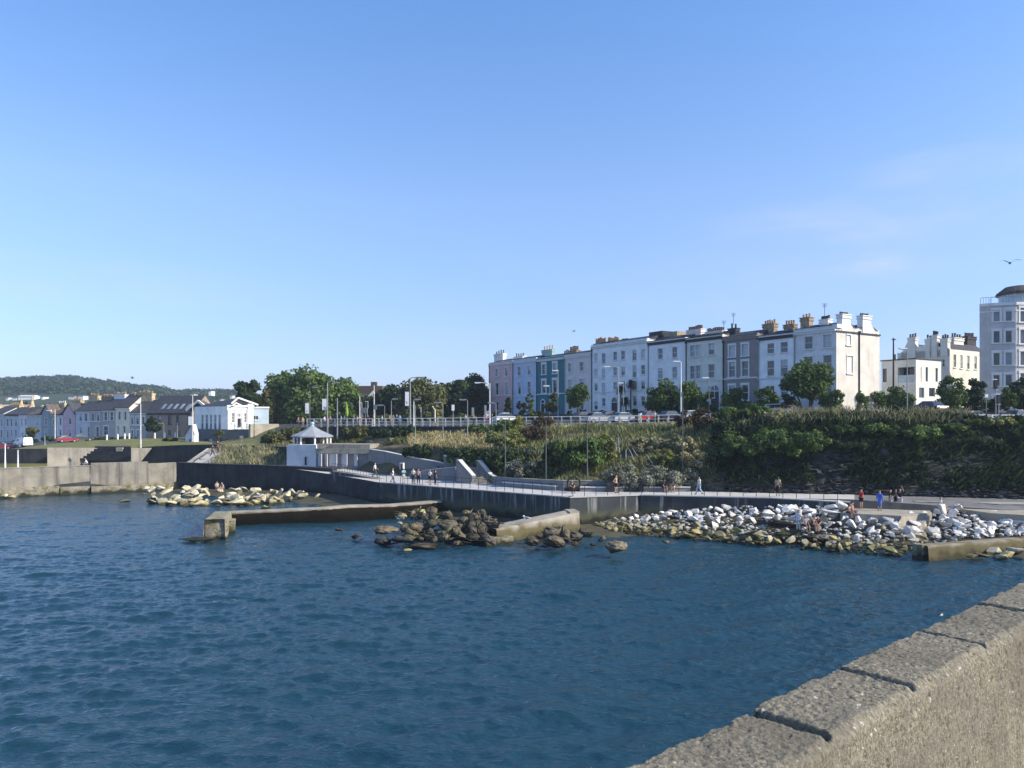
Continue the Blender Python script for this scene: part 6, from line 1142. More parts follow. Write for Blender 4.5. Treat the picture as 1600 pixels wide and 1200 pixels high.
# middle cluster of big dark rocks
srock(705, 848, 120, 26, 64.8, 'rock_weed', 'low black core of the middle rock cluster, under the heaped rocks', seed=6, dep=2.2, name='rock')
D = [(604, 837, 46, 18, 0, 'rock_dark', (1.6, 1.4, 1), 'large flat tan-topped rock at the left end of the middle rock cluster', 62.5), (597, 852, 30, 14, 1, 'rock_dark', (.9, .9, .9), 'low dark wedge rock in the water left of the middle cluster', 61.5), (631, 854, 44, 22, 2, 'rock_dark', (.7, .7, .75), 'big dark rock with a pale sunlit corner at the front of the middle cluster', 60.6), (664, 858, 44, 12, 3, 'rock_dark', (.9, .8, .7), 'long low brown rock at the waterline of the middle cluster', 60), (660, 813, 18, 18, 4, 'rock_tan', (.9, .9, .5), 'yellow lichen-covered rock on top of the middle cluster', 67), (675, 815, 18, 12, 5, 'rock_olive', (.8, .9, .6), 'mossy green rock beside the yellow one', 66.5), (696, 812, 16, 14, 6, 'rock_olive', (1, .95, .85), 'tan rounded rock near the top of the middle cluster', 66.8), (650, 830, 24, 16, 7, 'rock_dark', (1, .9, .85), 'brown rounded rock in the left of the middle cluster', 64), (670, 830, 26, 20, 8, 'rock_dark', (.6, .6, .55), 'black gap-edged rock in the heart of the middle cluster', 64.5), (700, 834, 34, 26, 0, 'rock_dark', (.9, .85, .7), 'large brown rock in the middle of the middle cluster', 64), (727, 826, 30, 24, 2, 'rock_dark', (1.1, 1.05, .8), 'big upright slabby rock at the top right of the middle cluster', 66), (735, 847, 30, 34, 4, 'rock_dark', (.55, .55, .5), 'tall dark column-like rock near the stone jetty end', 63), (752, 842, 18, 30, 5, 'rock_dark', (.9, .85, .7), 'tall narrow brown rock beside the column-like rock', 63.2), (768, 838, 32, 30, 6, 'rock_dark', (.8, .75, .7), 'largest dark boulder with a sunlit right edge against the sloping jetty', 63.6), (716, 856, 22, 13, 7, 'rock_dark', (.9, .8, .7), 'small brown rock at the front right of the middle cluster', 60.5), (715, 842, 22, 22, 8, 'rock_dark', (.8, .75, .6), 'cracked brown rock below the large middle rock', 62), (690, 846, 26, 18, 1, 'rock_dark', (1, .95, .75), 'lichen-spotted rock at the front of the middle cluster', 61.6), (714, 854, 16, 11, 3, 'rock_tan', (.8, .75, .65), 'pale block at the waterline right of the middle cluster', 60.6), (530, 833, 14, 11, 2, 'rock_dark', (.9, .85, .7), 'small round rock alone in the water left of the middle cluster', 66.5), (557, 841, 18, 8, 5, 'rock_dark', (.8, .75, .7), 'low dark rock alone in the water nearest the middle cluster', 64.5), (626, 822, 20, 9, 6, 'rock_tan', (.8, .8, .7), 'pale pointed rock behind the flat tan-topped rock', 67), (628, 810, 18, 9, 7, 'rock_tan', (.7, .65, .5), 'pale block lying at the foot of the weedy jetty', 71), (636, 864, 18, 8, 0, 'rock_tan', (.6, .6, .5), 'half sunk pale rock in front of the middle cluster', 57.6)]
for px, bot, w_, h_, sd, m_, cc, lb, Y in D: srock(px, bot, w_*1.05, h_, Y, m_, lb, seed=sd, colr=cc, rz=rng.uniform(0, 6.2) if w_ < 24 else rng.normal(0, .3), name='rock')
for k in range(60):
    px = rng.uniform(632, 772); t_ = rng.uniform(0, 1); bot = 852-44*t_+rng.normal(0, 2); srock(px, bot, rng.uniform(12, 25), rng.uniform(10, 19), 60.5+7*t_, 'rock_dark', 'brown rounded rock heaped among the larger ones of the middle cluster', seed=int(rng.integers(9)), colr=random.choice([(1, .9, .75), (.6, .6, .55), (1.3, 1.2, .9), (.8, .85, .6)]), rz=rng.uniform(0, 6), group='smaller rocks of the middle cluster', name='rock')
D = [(866, 857, 38, 26, 3, (1, .9, .72), 'big rounded brown boulder in the middle of the right rock outcrop'), (830, 853, 24, 16, 1, (1, .9, .75), 'wedge-shaped boulder at the left end of the right rock outcrop'), (842, 846, 14, 15, 2, (.9, .8, .7), 'upright boulder behind the left end of the right rock outcrop'), (884, 850, 20, 24, 4, (1.1, 1, .8), 'leaning pale-sided boulder right of the big rounded one'), (899, 846, 24, 18, 5, (.75, .72, .68), 'dark domed boulder below the jetty end'), (916, 846, 24, 20, 6, (.9, .82, .7), 'dark domed boulder with a lit right side, below the jetty end'), (898, 853, 14, 8, 7, (1, .9, .8), 'small low boulder in front of the two domed ones'), (940, 848, 14, 12, 8, (1.2, 1.1, .9), 'small upright pale boulder right of the outcrop'), (963, 867, 40, 26, 0, (1.35, 1.2, .95), 'separate knobbly tan rock standing in the water right of the outcrop'), (926, 853, 12, 5, 1, (.7, .7, .7), 'half sunk dark stone between the outcrop and the knobbly rock'), (850, 858, 14, 8, 2, (.9, .85, .8), 'low boulder at the foot of the big rounded one'), (822, 846, 8, 6, 3, (.8, .8, .8), 'tiny stone at the far left of the right rock outcrop'), (1041, 850, 14, 6, 4, (2, 1.9, 1.6), 'pale half sunk stone alone in the water below the boulder bank'), (860, 842, 30, 22, 5, (1, .95, .8), 'brown boulder behind the big rounded one against the jetty'), (875, 836, 26, 16, 7, (.9, .85, .75), 'dark boulder at the foot of the jetty end block')]
for px, bot, w_, h_, sd, cc, lb in D: srock(px, bot, w_, h_, Yof(max(bot, 848), .02)+(848-bot)*.25*(bot < 848), 'rock_dark', lb, seed=sd, colr=cc, rz=rng.normal(0, .4), name='rock')
# left shore boulders
k = 0; taken = []
while k < 88:
    px = rng.uniform(228, 500); t_ = rng.uniform(0, 1)**1.2; yb = np.interp(px, [232, 300, 420, 500], [787, 792, 789, 779]); Yb = 12000/(yb-HY); Yt = np.interp(px, [232, 300, 500], [103, 102, 96]); Y = Yb+(Yt-Yb)*t_; z = .0+.8*t_; x = (px-CX)/F*Y; sz = rng.uniform(.4, .95)
    if px > 440 and rng.random() < .5: continue
    if any((x-a)**2+(Y-b_)**2 < (.5*(sz+c))**2 for a, b_, c in taken): continue
    taken.append((x, Y, sz)); k += 1; rock('boulder', (x, Y, z+sz*.12), sz, 'rock_tan', 'pale tan boulder in the flat heap below the black stone wall', 'pale tan boulders below the black stone wall', random.choice([(1, 1, 1), (1.05, 1.0, .8), (.8, .8, .72), (.45, .43, .38)]), squash=(rng.uniform(.9, 1.4), rng.uniform(.8, 1.2), rng.uniform(.55, .85)))
for px, bot, w_, h_, sd, lb in ((368, 790, 28, 15, 3, 'largest flat pale boulder in the left heap'), (408, 786, 16, 15, 5, 'bright pointed boulder right of the largest one in the left heap'), (434, 785, 16, 13, 7, 'leaning bright boulder at the right of the left heap'), (265, 789, 22, 9, 9, 'wide pale boulder at the left end of the left heap'), (195, 786, 20, 7, 1, 'flat dark boulder apart in the water, left of the left heap'), (416, 797, 18, 9, 11, 'tan pointed boulder behind the jetty end'), (5, 778, 14, 9, 2, 'pale boulder at the foot of the wall, at the left edge'), (18, 778, 18, 5, 4, 'low yellow boulder beside the one at the left edge'), (224, 773.5, 5, 3, 6, 'tiny pale stone at the foot of the grey sea wall'), (340, 793, 10, 6, 8, 'small dark stone at the front of the left heap'), (345, 770, 12, 10, 10, 'grey boulder behind the two seated people')):
    srock(px, bot, w_, h_, Yof(min(bot, 794), .02), 'rock_tan', lb, True, sd, (.4, .4, .38) if 'dark' in lb else (1.1, 1.05, .9))
srock(310, 845, 56, 6, 63.4, 'rock_weed', 'weed-covered reef awash at the outer end of the weedy jetty', seed=5, dep=.9, name='rock')

# ---------------------------------------------------------------- lamp posts, masts, signs
rng = np.random.default_rng(23); random.seed(5)
def gbase(px, Y): return ground(px, Y)-.15
def lamp(label, px, top, Y, base=None, arm=None, m='galv', r0=.1, head='galv', cat='street lamp', name='street_lamp', group=None, hook=0):
    """arm: horizontal reach in pixels (+ right, - left)"""
    z0 = gbase(px, Y) if base is None else P(px, base, Y).z; zt = P(px, top, Y).z; b0 = Pz(px, Y, z0); r = thing(name, label, cat, tuple(b0), group); tp = Vector((b0.x, b0.y, zt))
    mb = MB(); mb.tube(b0, b0+Vector((0, 0, min(1.2, (zt-z0)*.3))), r0*1.25, n=8); mb.tube(b0+Vector((0, 0, min(1.2, (zt-z0)*.3))), tp, r0, r0*.6, 8); mb.build('pole', M[m], r)
    if arm is not None:
        d = arm*Y/F; e = tp+Vector((d, 0, .12*(hook == 0)));
        mb = MB()
        if hook: pts = [tp]+[tp+Vector((d*(1-math.cos(a))/2, 0, hook*math.sin(a))) for a in np.linspace(.3, math.pi*.92, 6)]; e = pts[-1]
        else: pts = [tp+Vector((0, 0, -.15)), tp+Vector((d*.15, 0, .02)), e]
        mb.path(pts, r0*.5); mb.build('arm', M[m], r)
        mb = MB(); sgn = 1 if d > 0 else -1; mb.box((e.x+sgn*.3, e.y, e.z-.02), (.85, .32, .14)); mb.box((e.x+sgn*.28, e.y, e.z-.12), (.55, .24, .08)); mb.build('lamp_head', M[head], r)
    return r, b0, tp
def banner(label, px0, px1, t0, t1, Y):
    r = thing('banner', label, 'banner', tuple(P(px1, t1, Y))); a, c = P(px0, t0, Y), P(px1, t1, Y); mb = MB(); mb.box(((a.x+c.x)/2, Y, (a.z+c.z)/2), (c.x-a.x, .05, a.z-c.z)); mb.build('cloth', M['white_paint'], r)
    mb = MB()
    for z in (a.z+.03, c.z-.03): mb.tube((a.x-.05, Y, z), (c.x+.25, Y, z), .03, n=5)
    mb.build('bracket', M['galv'], r)
    mb = MB(); w_ = c.x-a.x; h_ = a.z-c.z; 
    for k, (fx, fz, fw, fh) in enumerate(((.3, .3, .3, .02), (.36, .26, .2, .05), (.3, .2, .36, .02), (.4, .15, .22, .02))): mb.box((a.x+w_*(fx+fw/2), Y-.03, c.z+h_*fz), (w_*fw, .02, h_*fh))
    mb.build('emblem', M['blue_grey'], r)
lamp('tall curved street lamp with a white banner, behind the pavilion', 511.5, 598.5, 118.5, arm=12, hook=.3, r0=.14); banner('white two-part banner hanging on the curved street lamp behind the pavilion', 503.5, 510, 623.5, 640.5, 118.4)
lamp('thin dark street lamp with a white banner in front of the dome tree', 484, 606, 125, arm=5, m='pole_green'); banner('narrow white banner on the thin dark lamp above the pavilion', 477, 482.5, 630, 646, 124.9)
lamp('tall square-armed lamp post with a large white banner in the middle of the promenade', 641, 590.5, 112.4, arm=14, r0=.13); banner('large white banner on the tall square-armed lamp post', 633, 639, 612.5, 634, 112.3)
lamp('slim white post with a small cap beside the square-armed lamp post', 646.5, 625, 111.2, arm=2.5, m='white_paint', r0=.09)
lamp('pale street lamp reaching left across the corner of the pink house', 765.3, 599, 113, arm=-16, m='white_paint', head='white_paint', r0=.09)
lamp('street lamp reaching left in front of the wide white block', 966, 574, 105, arm=-14, m='grey_metal', head='white_paint', r0=.09)
lamp('small park lamp beside the dark palm in front of the white block', 974, 599.5, 108, arm=-1.5, m='grey_metal', head='white_paint', r0=.06)
lamp('bright white-topped street lamp above the rounded street tree', 1064, 566, 98, arm=-3, m='white_paint', head='white_paint', r0=.1)
lamp('street lamp seen end-on in front of the teal house', 872, 580, 107, arm=-1, m='grey_metal', head='white_paint', r0=.07)
lamp('short lamp with a tilted white head in front of the teal house door', 859, 604, 109, arm=-2, m='grey_metal', head='white_paint', r0=.05)
lamp('slender white-headed lamp in front of the dark arched door of the cream house', 1108, 591.5, 97, arm=-2, m='galv', head='white_paint', r0=.04)
lamp('lamp with a short left arm in front of the modern house balcony', 1417.5, 546, 84, arm=-2.5, m='galv', head='white_paint', r0=.07)
r, b0, tp = lamp('dark wooden telegraph pole beside the cream gable', 1396, 528, 89, m='wood_pole', r0=.13, cat='telegraph pole', name='telegraph_pole'); mb = MB(); mb.box(tp+Vector((0, -.1, -.2)), (.5, .1, .1)); mb.box(tp+Vector((.1, 0, -2.2)), (.25, .25, .6)); mb.build('crossarm', M['wood_pole'], r)
lamp('pale straight post without a lamp, right of the curved banner lamp', 527, 622, 117.8, m='galv', r0=.12, cat='post', name='post')
lamp('thin yellowish post right of the closed green parasol', 562, 618.5, 118, m='old_white', r0=.1, cat='post', name='post')
lamp('tall white post with a camera box in the gap between the tree groups', 584.5, 602, 117, m='old_white', r0=.1, cat='post', name='post')
lamp('thin hooked lamp with a short left arm right of the tall white camera post', 601, 634, 116, arm=-3.5, m='grey_metal', r0=.05)
lamp('pale hooked lamp with a short right arm above the crowd', 611.5, 624.5, 117.5, arm=2.5, m='galv', r0=.08)
for i, (px, t, Y, a, lb) in enumerate(((649, 633, 104, None, 'thin grey lighting post rising from the left end of the dry grass'), (692, 630, 101, -5, 'thin grey hooked lamp rising from the dry grass patch, left one'), (730.5, 625.5, 99, -4, 'thin grey hooked lamp rising from the dry grass patch, right one'), (775, 630.5, 103, -4, 'thin grey hooked lamp in front of the pink house'))):
    lamp(lb, px, t, Y, arm=a, m='grey_metal', r0=.06)
for px, t, b_, Y, lb in ((789.5, 656, 745, 82, 'slim green lighting mast above the stairs, first of four on the promenade'), (853, 656, 747, 78, 'slim green lighting mast left of the large bush, second of four on the promenade'), (917.5, 652, 752, 76.7, 'slim green lighting mast in front of the large bush, third of four'), (1066.5, 612, 752, 76.9, 'tallest slim green lighting mast, beside the silver-leaved bush')):
    lamp(lb, px, t, Y, base=b_+1, m='pole_green', r0=.07, cat='lighting mast', name='lighting_mast')
lamp('tall pale street lamp with a drooping left arm in front of the teal gable cottage', 86, 640, 150, arm=-7, hook=-.5, m='old_white', head='white_paint', r0=.1)
lamp('tall white lamp post standing on the sea front below the slate-blue house', 219.8, 632, 118, base=700, arm=-1.5, m='old_white', r0=.1)
lamp('tall white lamp post with a white sign, left of the white hall', 301, 615, 130, base=690, arm=3, m='old_white', r0=.1); mb = MB(); a = P(297.8, 657.5, 129.7); mb.box(a, (.75, .08, 1.45)); tag(mb.build('sign_board', M['white_paint'], loc=a), 'white rectangular sign board on the lamp post beside the hall', 'sign')
for px, t, b_, lb in ((8, 694, 734, 'white post on the sea wall, taller one at the left edge'), (28, 703, 734, 'white post on the sea wall, shorter one below the white van')): lamp(lb, px, t, 103, base=b_, m='white_paint', r0=.09, cat='post', name='post')
lamp('short grey post at the end of the dark recess, below the teal gable cottage', 70, 681, 140, base=698, m='grey_metal', r0=.1, cat='post', name='post'); lamp('thin lamp on the lawn right of the dark round tree', 256, 662, 140, base=690, arm=-2, m='grey_metal', r0=.06); lamp('thin lamp on the lawn in front of the long brick house', 277, 661, 142, base=688, m='grey_metal', r0=.06)
lamp('thin dark lamp in front of the hall annex', 397, 649, 133, base=690, m='dark_metal', r0=.07)
for i, px in enumerate((167, 184, 195, 202, 242, 258, 274)): q = Pz(px, 150, ground(px, 150)); mb = MB(); mb.tube(q, q+Vector((0, 0, .95)), .16, .14); mb.ball(q+Vector((0, 0, .95)), .14, 8, 5); tag(mb.build('bollard', M['white_paint'], loc=q), 'white bollard along the far edge of the lawn', 'bollard', 'white bollards along the lawn')
def sign(label, px, t, b_, Y, w_, h_, m, base=None, cat='sign'):
    a = P(px, (t+b_)/2, Y); z0 = gbase(px, Y); r = thing('road_sign', label, cat, (a.x, Y, z0)); mb = MB(); mb.tube((a.x, Y, z0), (a.x, Y, a.z+h_/2), .045, n=6); mb.build('pole', M['galv'], r); mb = MB(); mb.box((a.x, Y-.07, a.z), (w_, .04, h_)); mb.build('plate', M[m], r)
sign('small blue-grey sign on a pole at the left of the crossing', 566.5, 637, 646, 119, .55, .85, 'blue_grey'); sign('grey sign plate on the pole beside the white-lit signal heads', 571, 637, 646, 120, .55, .9, 'blue_grey'); sign('square blue-grey sign at the foot of the tall white camera post', 586.5, 632, 640, 116.6, .6, .75, 'blue_grey'); sign('pale rectangular sign on a pole left of the beige totem', 658, 636, 644, 113, .25, .8, 'galv'); sign('white board sign on a pole beside the very dark round tree', 708, 633, 641, 110, .4, .85, 'white_paint'); sign('grey notice totem right of the white board sign', 739, 637, 650, 109, .35, 1.2, 'grey_metal'); sign('tall grey plate sign in front of the pink house corner', 758.5, 633, 650, 109, .3, 1.5, 'grey_metal'); sign('pale sign board in front of the hall basement', 377.5, 681, 685, 128, .6, .45, 'galv'); sign('small triangular-looking pale sign at the foot of the apartment block', 1541, 616, 621, 86, .35, .35, 'white_paint')
r = thing('sculpture', 'pale beige carved totem with short arms behind the white railing', 'sculpture', tuple(Pz(679.5, 113, ground(679.5, 113)))); b0 = ORI[r]; zt = P(680, 640, 113).z; mb = MB(); mb.tube(b0, (b0.x, b0.y, zt), .17, .12, 8); mb.tube((b0.x, b0.y, zt-.1), (b0.x-.3, b0.y, zt+.35), .07); mb.tube((b0.x, b0.y, zt-.15), (b0.x+.38, b0.y, zt), .06); mb.ball((b0.x-.32, b0.y, zt+.4), .13); mb.build('figure', M['rock_tan'], r); mb = MB(); mb.box((b0.x, b0.y, b0.z+.25), (.6, .6, .5)); mb.build('plinth', M['concrete'], r)
r = thing('parasol', 'closed bright green parasol standing behind the crowd on the upper promenade', 'parasol', tuple(Pz(542, 119, ground(542, 119)))); b0 = ORI[r]; zt = P(541, 628, 119).z; mb = MB(); mb.tube(b0, (b0.x, b0.y, zt), .03); mb.build('pole', M['galv'], r); mb = MB(); mb.tube((b0.x, b0.y, zt-2.2), (b0.x, b0.y, zt-1.8), .16, .26, 9); mb.tube((b0.x, b0.y, zt-1.8), (b0.x-.06, b0.y, zt), .26, .05, 9); mb.build('canopy', M['umb_green'], r)
def signal(label, px, t, Y):
    z0 = gbase(px, Y); zt = P(px, t, Y).z; b0 = Pz(px, Y, z0); r = thing('traffic_light', label, 'traffic light', tuple(b0)); mb = MB(); mb.tube(b0, (b0.x, Y, zt), .06); mb.build('pole', M['grey_metal'], r); mb = MB(); mb.box((b0.x-.1, Y-.1, zt-.45), (.32, .25, .95)); mb.build('signal_head', M['dark_metal'], r)
    mb = MB(); mb.box((b0.x-.1, Y-.02, zt-.45), (.5, .03, 1.15)); mb.build('backing_board', M['old_white'], r)
signal('traffic light with pale backing board in front of the gap house, left one', 564.5, 630, 121); signal('traffic light with pale backing board in front of the gap house, right one', 574, 628, 122); signal('traffic light mast in front of the apartment block', 1556, 594, 80); signal('second traffic light, just right of the mast at the apartment block', 1560.5, 617, 79.8)
# small brown road wall in front of the terrace
wallrun('road_wall', 'low brown boundary wall in front of the terrace gardens', [(780, 130, 9.8, 10.75), (900, 119, 9.8, 10.8), (1000, 109, 10, 10.85), (1120, 98.5, 10, 10.9)], .3, M['brick'], 'wall'); wallrun('road_wall', 'low brown roadside wall in front of the modern house and villa', [(1318, 84.3, 9.5, 10.75), (1440, 82, 9.5, 10.75), (1610, 82, 9.5, 10.7)], .3, M['brick'], 'wall')
# ---------------------------------------------------------------- cars
CARM = {}
def car(label, px, Y, rz, colr, van=False, ln=4.2, z=None, name='parked_car', cat='car', sc=1.0):
    key = colr
    if key not in CARM: CARM[key] = mat('car_paint_%d' % len(CARM), colr, .25, .05, 2, spec=.6)
    p = Pz(px, Y, (ground(px, Y) if z is None else z)+.02); r = thing(name, label, cat, tuple(p), None, rz); r.scale = (sc,)*3; h = ln/2; w_ = .86
    O = Vector(p); 
    def pro(mb, prof, wb, wt, zs):          # lofted side profile: list of (x, z, half width)
        n = len(prof); A = [(O.x+x, O.y-y, O.z+z_) for x, z_, y in prof]; B = [(O.x+x, O.y+y, O.z+z_) for x, z_, y in prof]; mb.hexa(A, B)
    mb = MB()
    if van: prof = [(-h, .35, w_), (h-.1, .35, w_), (h, .6, w_*.95), (h-.05, .95, w_*.95), (h-.75, 1.1, w_*.95), (h-1.25, 1.78, w_*.86), (-h+.1, 1.86, w_*.86), (-h, 1.0, w_)]
    else: prof = [(-h, .32, w_*.95), (h-.08, .3, w_*.95), (h, .55, w_*.92), (h-.12, .74, w_*.92), (h-1.05, .9, w_*.95), (-h+.9, .94, w_*.95), (-h+.1, .9, w_*.93), (-h, .7, w_*.93)]
    pro(mb, prof, 0, 0, 0); mb.build('body', CARM[key], r)
    if not van:
        mb = MB(); pro(mb, [(h-1.1, .88, w_*.9), (-h+.45, .9, w_*.9), (-h+.95, 1.4, w_*.72), (h-1.95, 1.42, w_*.72)], 0, 0, 0); cb = mb.build('cabin', M['pane'], r)
        mb = MB(); pro(mb, [(h-1.93, 1.4, w_*.74), (-h+.93, 1.38, w_*.74), (-h+1.05, 1.45, w_*.68), (h-2.05, 1.47, w_*.68)], 0, 0, 0); mb.build('roof', CARM[key], cb)
    else:
        mb = MB()
        for s_ in (-1, 1): mb.extr([(O.x+h-1.2, O.y+s_*w_*.93, O.z+1.08), (O.x+h-2.1, O.y+s_*w_*.93, O.z+1.08), (O.x+h-2.1, O.y+s_*w_*.88, O.z+1.6), (O.x+h-1.45, O.y+s_*w_*.88, O.z+1.6)], (0, s_*.03, 0))
        mb.build('side_window', M['pane'], r); mb = MB(); mb.extr([(O.x+h-.7, O.y-.75, O.z+1.12), (O.x+h-.7, O.y+.75, O.z+1.12), (O.x+h-1.18, O.y+.68, O.z+1.7), (O.x+h-1.18, O.y-.68, O.z+1.7)], (.05, 0, .03)); mb.build('windscreen', M['pane'], r)
    for sx_ in (-1, 1):
        for sy in (-1, 1):
            mb = MB(); c = Vector((O.x+sx_*(h-.8), O.y+sy*(w_-.1), O.z+.31)); mb.tube(c+Vector((0, -.1, 0)), c+Vector((0, .1, 0)), .31, n=14); wh = mb.build('wheel', M['rubber'], r); mb = MB(); mb.tube(c+Vector((0, sy*.1, 0)), c+Vector((0, sy*.115, 0)), .19, n=10); mb.build('rim', M['galv'], wh)
    for sy in (-1, 1):
        mb = MB(); mb.box((O.x+h-.03, O.y+sy*.58, O.z+.62), (.06, .34, .14)); mb.build('headlight', M['white_paint'], r); mb = MB(); mb.box((O.x-h+.02, O.y+sy*.62, O.z+.74), (.06, .26, .16)); mb.build('tail_light', mat('tail_red', (.4, .02, .02), .3) if 'tail_red' not in bpy.data.materials else bpy.data.materials['tail_red'], r)
    return r
car('white panel van parked on the left sea front, pointing left', 36, 150, math.pi-.6, (.75, .75, .74), True, 4.3)
car('red car on the left sea front, below the pink gable', 104, 150, .9, (.28, .03, .04), ln=4.0, sc=.95)
car('dark red car cut by the left edge of the photo', 3, 150, .4, (.2, .02, .03), ln=4.1); car('dark car between the red car and the white van, with a bright headlight', 20, 153, math.pi+.5, (.03, .03, .035), ln=4.1)
car('small dark car with a white number panel, right of the red car', 128, 158, .9, (.05, .055, .06), ln=4.0)
car('white low car parked in front of the pink house', 793, 122, .35, (.7, .7, .7), ln=4.2); car('dark car parked in front of the beige house', 915, 111, .5, (.02, .022, .03), ln=4.2); car('black car parked in front of the arched blue door', 955, 108, .5, (.015, .016, .02), ln=4.3); car('silver car on the road behind the railing, left of the red one', 935, 103, .45, (.35, .37, .4), ln=4.2); car('pale silver car on the road below the palms', 977, 100.5, .45, (.4, .42, .45), ln=4.3); car('red car on the road behind the white railing', 1018, 99.5, .45, (.36, .03, .02), ln=4.1); car('dark car on the road below the rounded street tree', 1050, 98.5, .45, (.025, .028, .04), ln=4.2); car('silver car at the right end of the white railing', 1082, 96.5, .45, (.42, .44, .46), ln=4.2)
car('white car with dark windows parked high beside the wide multi-stemmed tree', 1213, 90, .35, (.75, .76, .78), ln=4.3, z=10.3); car('dark maroon car parked in front of the modern house', 1449, 84.6, 1.9, (.05, .015, .02), ln=4.2, z=10.5); car('silver-roofed car behind the far right white railing', 1523, 81, .3, (.3, .33, .36), ln=4.2, z=9.4); car('dark car in front of the cream gable hedge', 1312, 88, .3, (.03, .03, .035), ln=4.2, z=9.8); car('dark car behind the small young tree at the right edge', 1596, 82.6, .3, (.02, .022, .03), ln=4.3, z=9.5); car('dark red car beside the dark undergrowth, right of the white car', 1236, 91.5, .3, (.18, .015, .02), ln=4.1, z=10.2)
# ---------------------------------------------------------------- people
def skin_mesh(name, verts, edges, root=0, sub=1):
    me = bpy.data.meshes.new(name+'_sk'); me.from_pydata([v[:3] for v in verts], edges, []); o = bpy.data.objects.new('tmp', me); col.objects.link(o)
    o.modifiers.new('s', 'SKIN'); sk = me.skin_vertices[0].data
    for i, v in enumerate(verts): sk[i].radius = (v[3], v[4] if len(v) > 4 else v[3]); sk[i].use_root = (i == root)
    sb = o.modifiers.new('u', 'SUBSURF'); sb.levels = sub; sb.render_levels = sub
    dg = bpy.context.evaluated_depsgraph_get(); m2 = bpy.data.meshes.new_from_object(o.evaluated_get(dg)); m2.name = name
    bpy.data.objects.remove(o); bpy.data.meshes.remove(me); m2.polygons.foreach_set('use_smooth', [True]*len(m2.polygons)); return m2
def V3(*a): return np.array(a, float)
def pose(kind):                 # joints, person faces -Y
    j = dict(pel=V3(0, 0, .95), wai=V3(0, 0, 1.1), che=V3(0, -.01, 1.3), nec=V3(0, 0, 1.46), hea=V3(0, -.02, 1.6), top=V3(0, -.01, 1.7))
    for s, n in ((-1, 'L'), (1, 'R')):
        j['sh'+n] = V3(s*.17, 0, 1.4); j['el'+n] = V3(s*.235, .02, 1.13); j['wr'+n] = V3(s*.24, -.07, .9); j['hi'+n] = V3(s*.09, 0, .9); j['kn'+n] = V3(s*.1, -.02, .5); j['an'+n] = V3(s*.105, .02, .09)
    if kind == 'walk': j['knL'] += (0, -.18, .02); j['anL'] += (0, -.28, .02); j['knR'] += (0, .06, 0); j['anR'] += (0, .32, .06); j['wrL'] += (0, .2, .03); j['elL'] += (0, .12, 0); j['wrR'] += (0, -.2, .08); j['elR'] += (0, -.06, 0)
    if kind == 'hips': j['elL'] += (-.1, .1, 0); j['wrL'] += (.1, .0, .1); j['elR'] += (.1, .1, 0); j['wrR'] += (-.1, 0, .1); j['anL'] += (-.08, 0, 0); j['anR'] += (.08, 0, 0)
    if kind == 'phone': j['elR'] += (0, -.12, .02); j['wrR'] = V3(.1, -.28, 1.3); j['elL'] += (0, -.12, .02); j['wrL'] = V3(-.06, -.28, 1.28)
    if kind == 'raise': j['elR'] = V3(.26, -.05, 1.55); j['wrR'] = V3(.16, -.1, 1.8)
    if kind == 'carry': j['elR'] += (.02, .02, 0); j['wrR'] += (.03, -.02, 0); j['kn'+'L'] += (0, -.1, 0); j['anL'] += (0, -.1, 0)
    if kind in ('sit', 'lean'):
        for k in j: j[k] = j[k]-V3(0, 0, .45)
        for s, n in ((-1, 'L'), (1, 'R')): j['hi'+n] = V3(s*.09, 0, .47); j['kn'+n] = V3(s*.13, -.43, .47); j['an'+n] = V3(s*.13, -.42, .07); j['wr'+n] = V3(s*.13, -.32, .58); j['el'+n] = V3(s*.23, -.06, .68)
        j['pel'] = V3(0, 0, .5)
        if kind == 'lean':
            for k in ('che', 'nec', 'hea', 'top', 'shL', 'shR'): j[k] = j[k]+V3(0, -.16*(j[k][2]-.5)/.8*1.5, -.03)
            for s, n in ((-1, 'L'), (1, 'R')): j['el'+n] = V3(s*.2, -.3, .62); j['wr'+n] = V3(s*.06, -.5, .55)
    return j
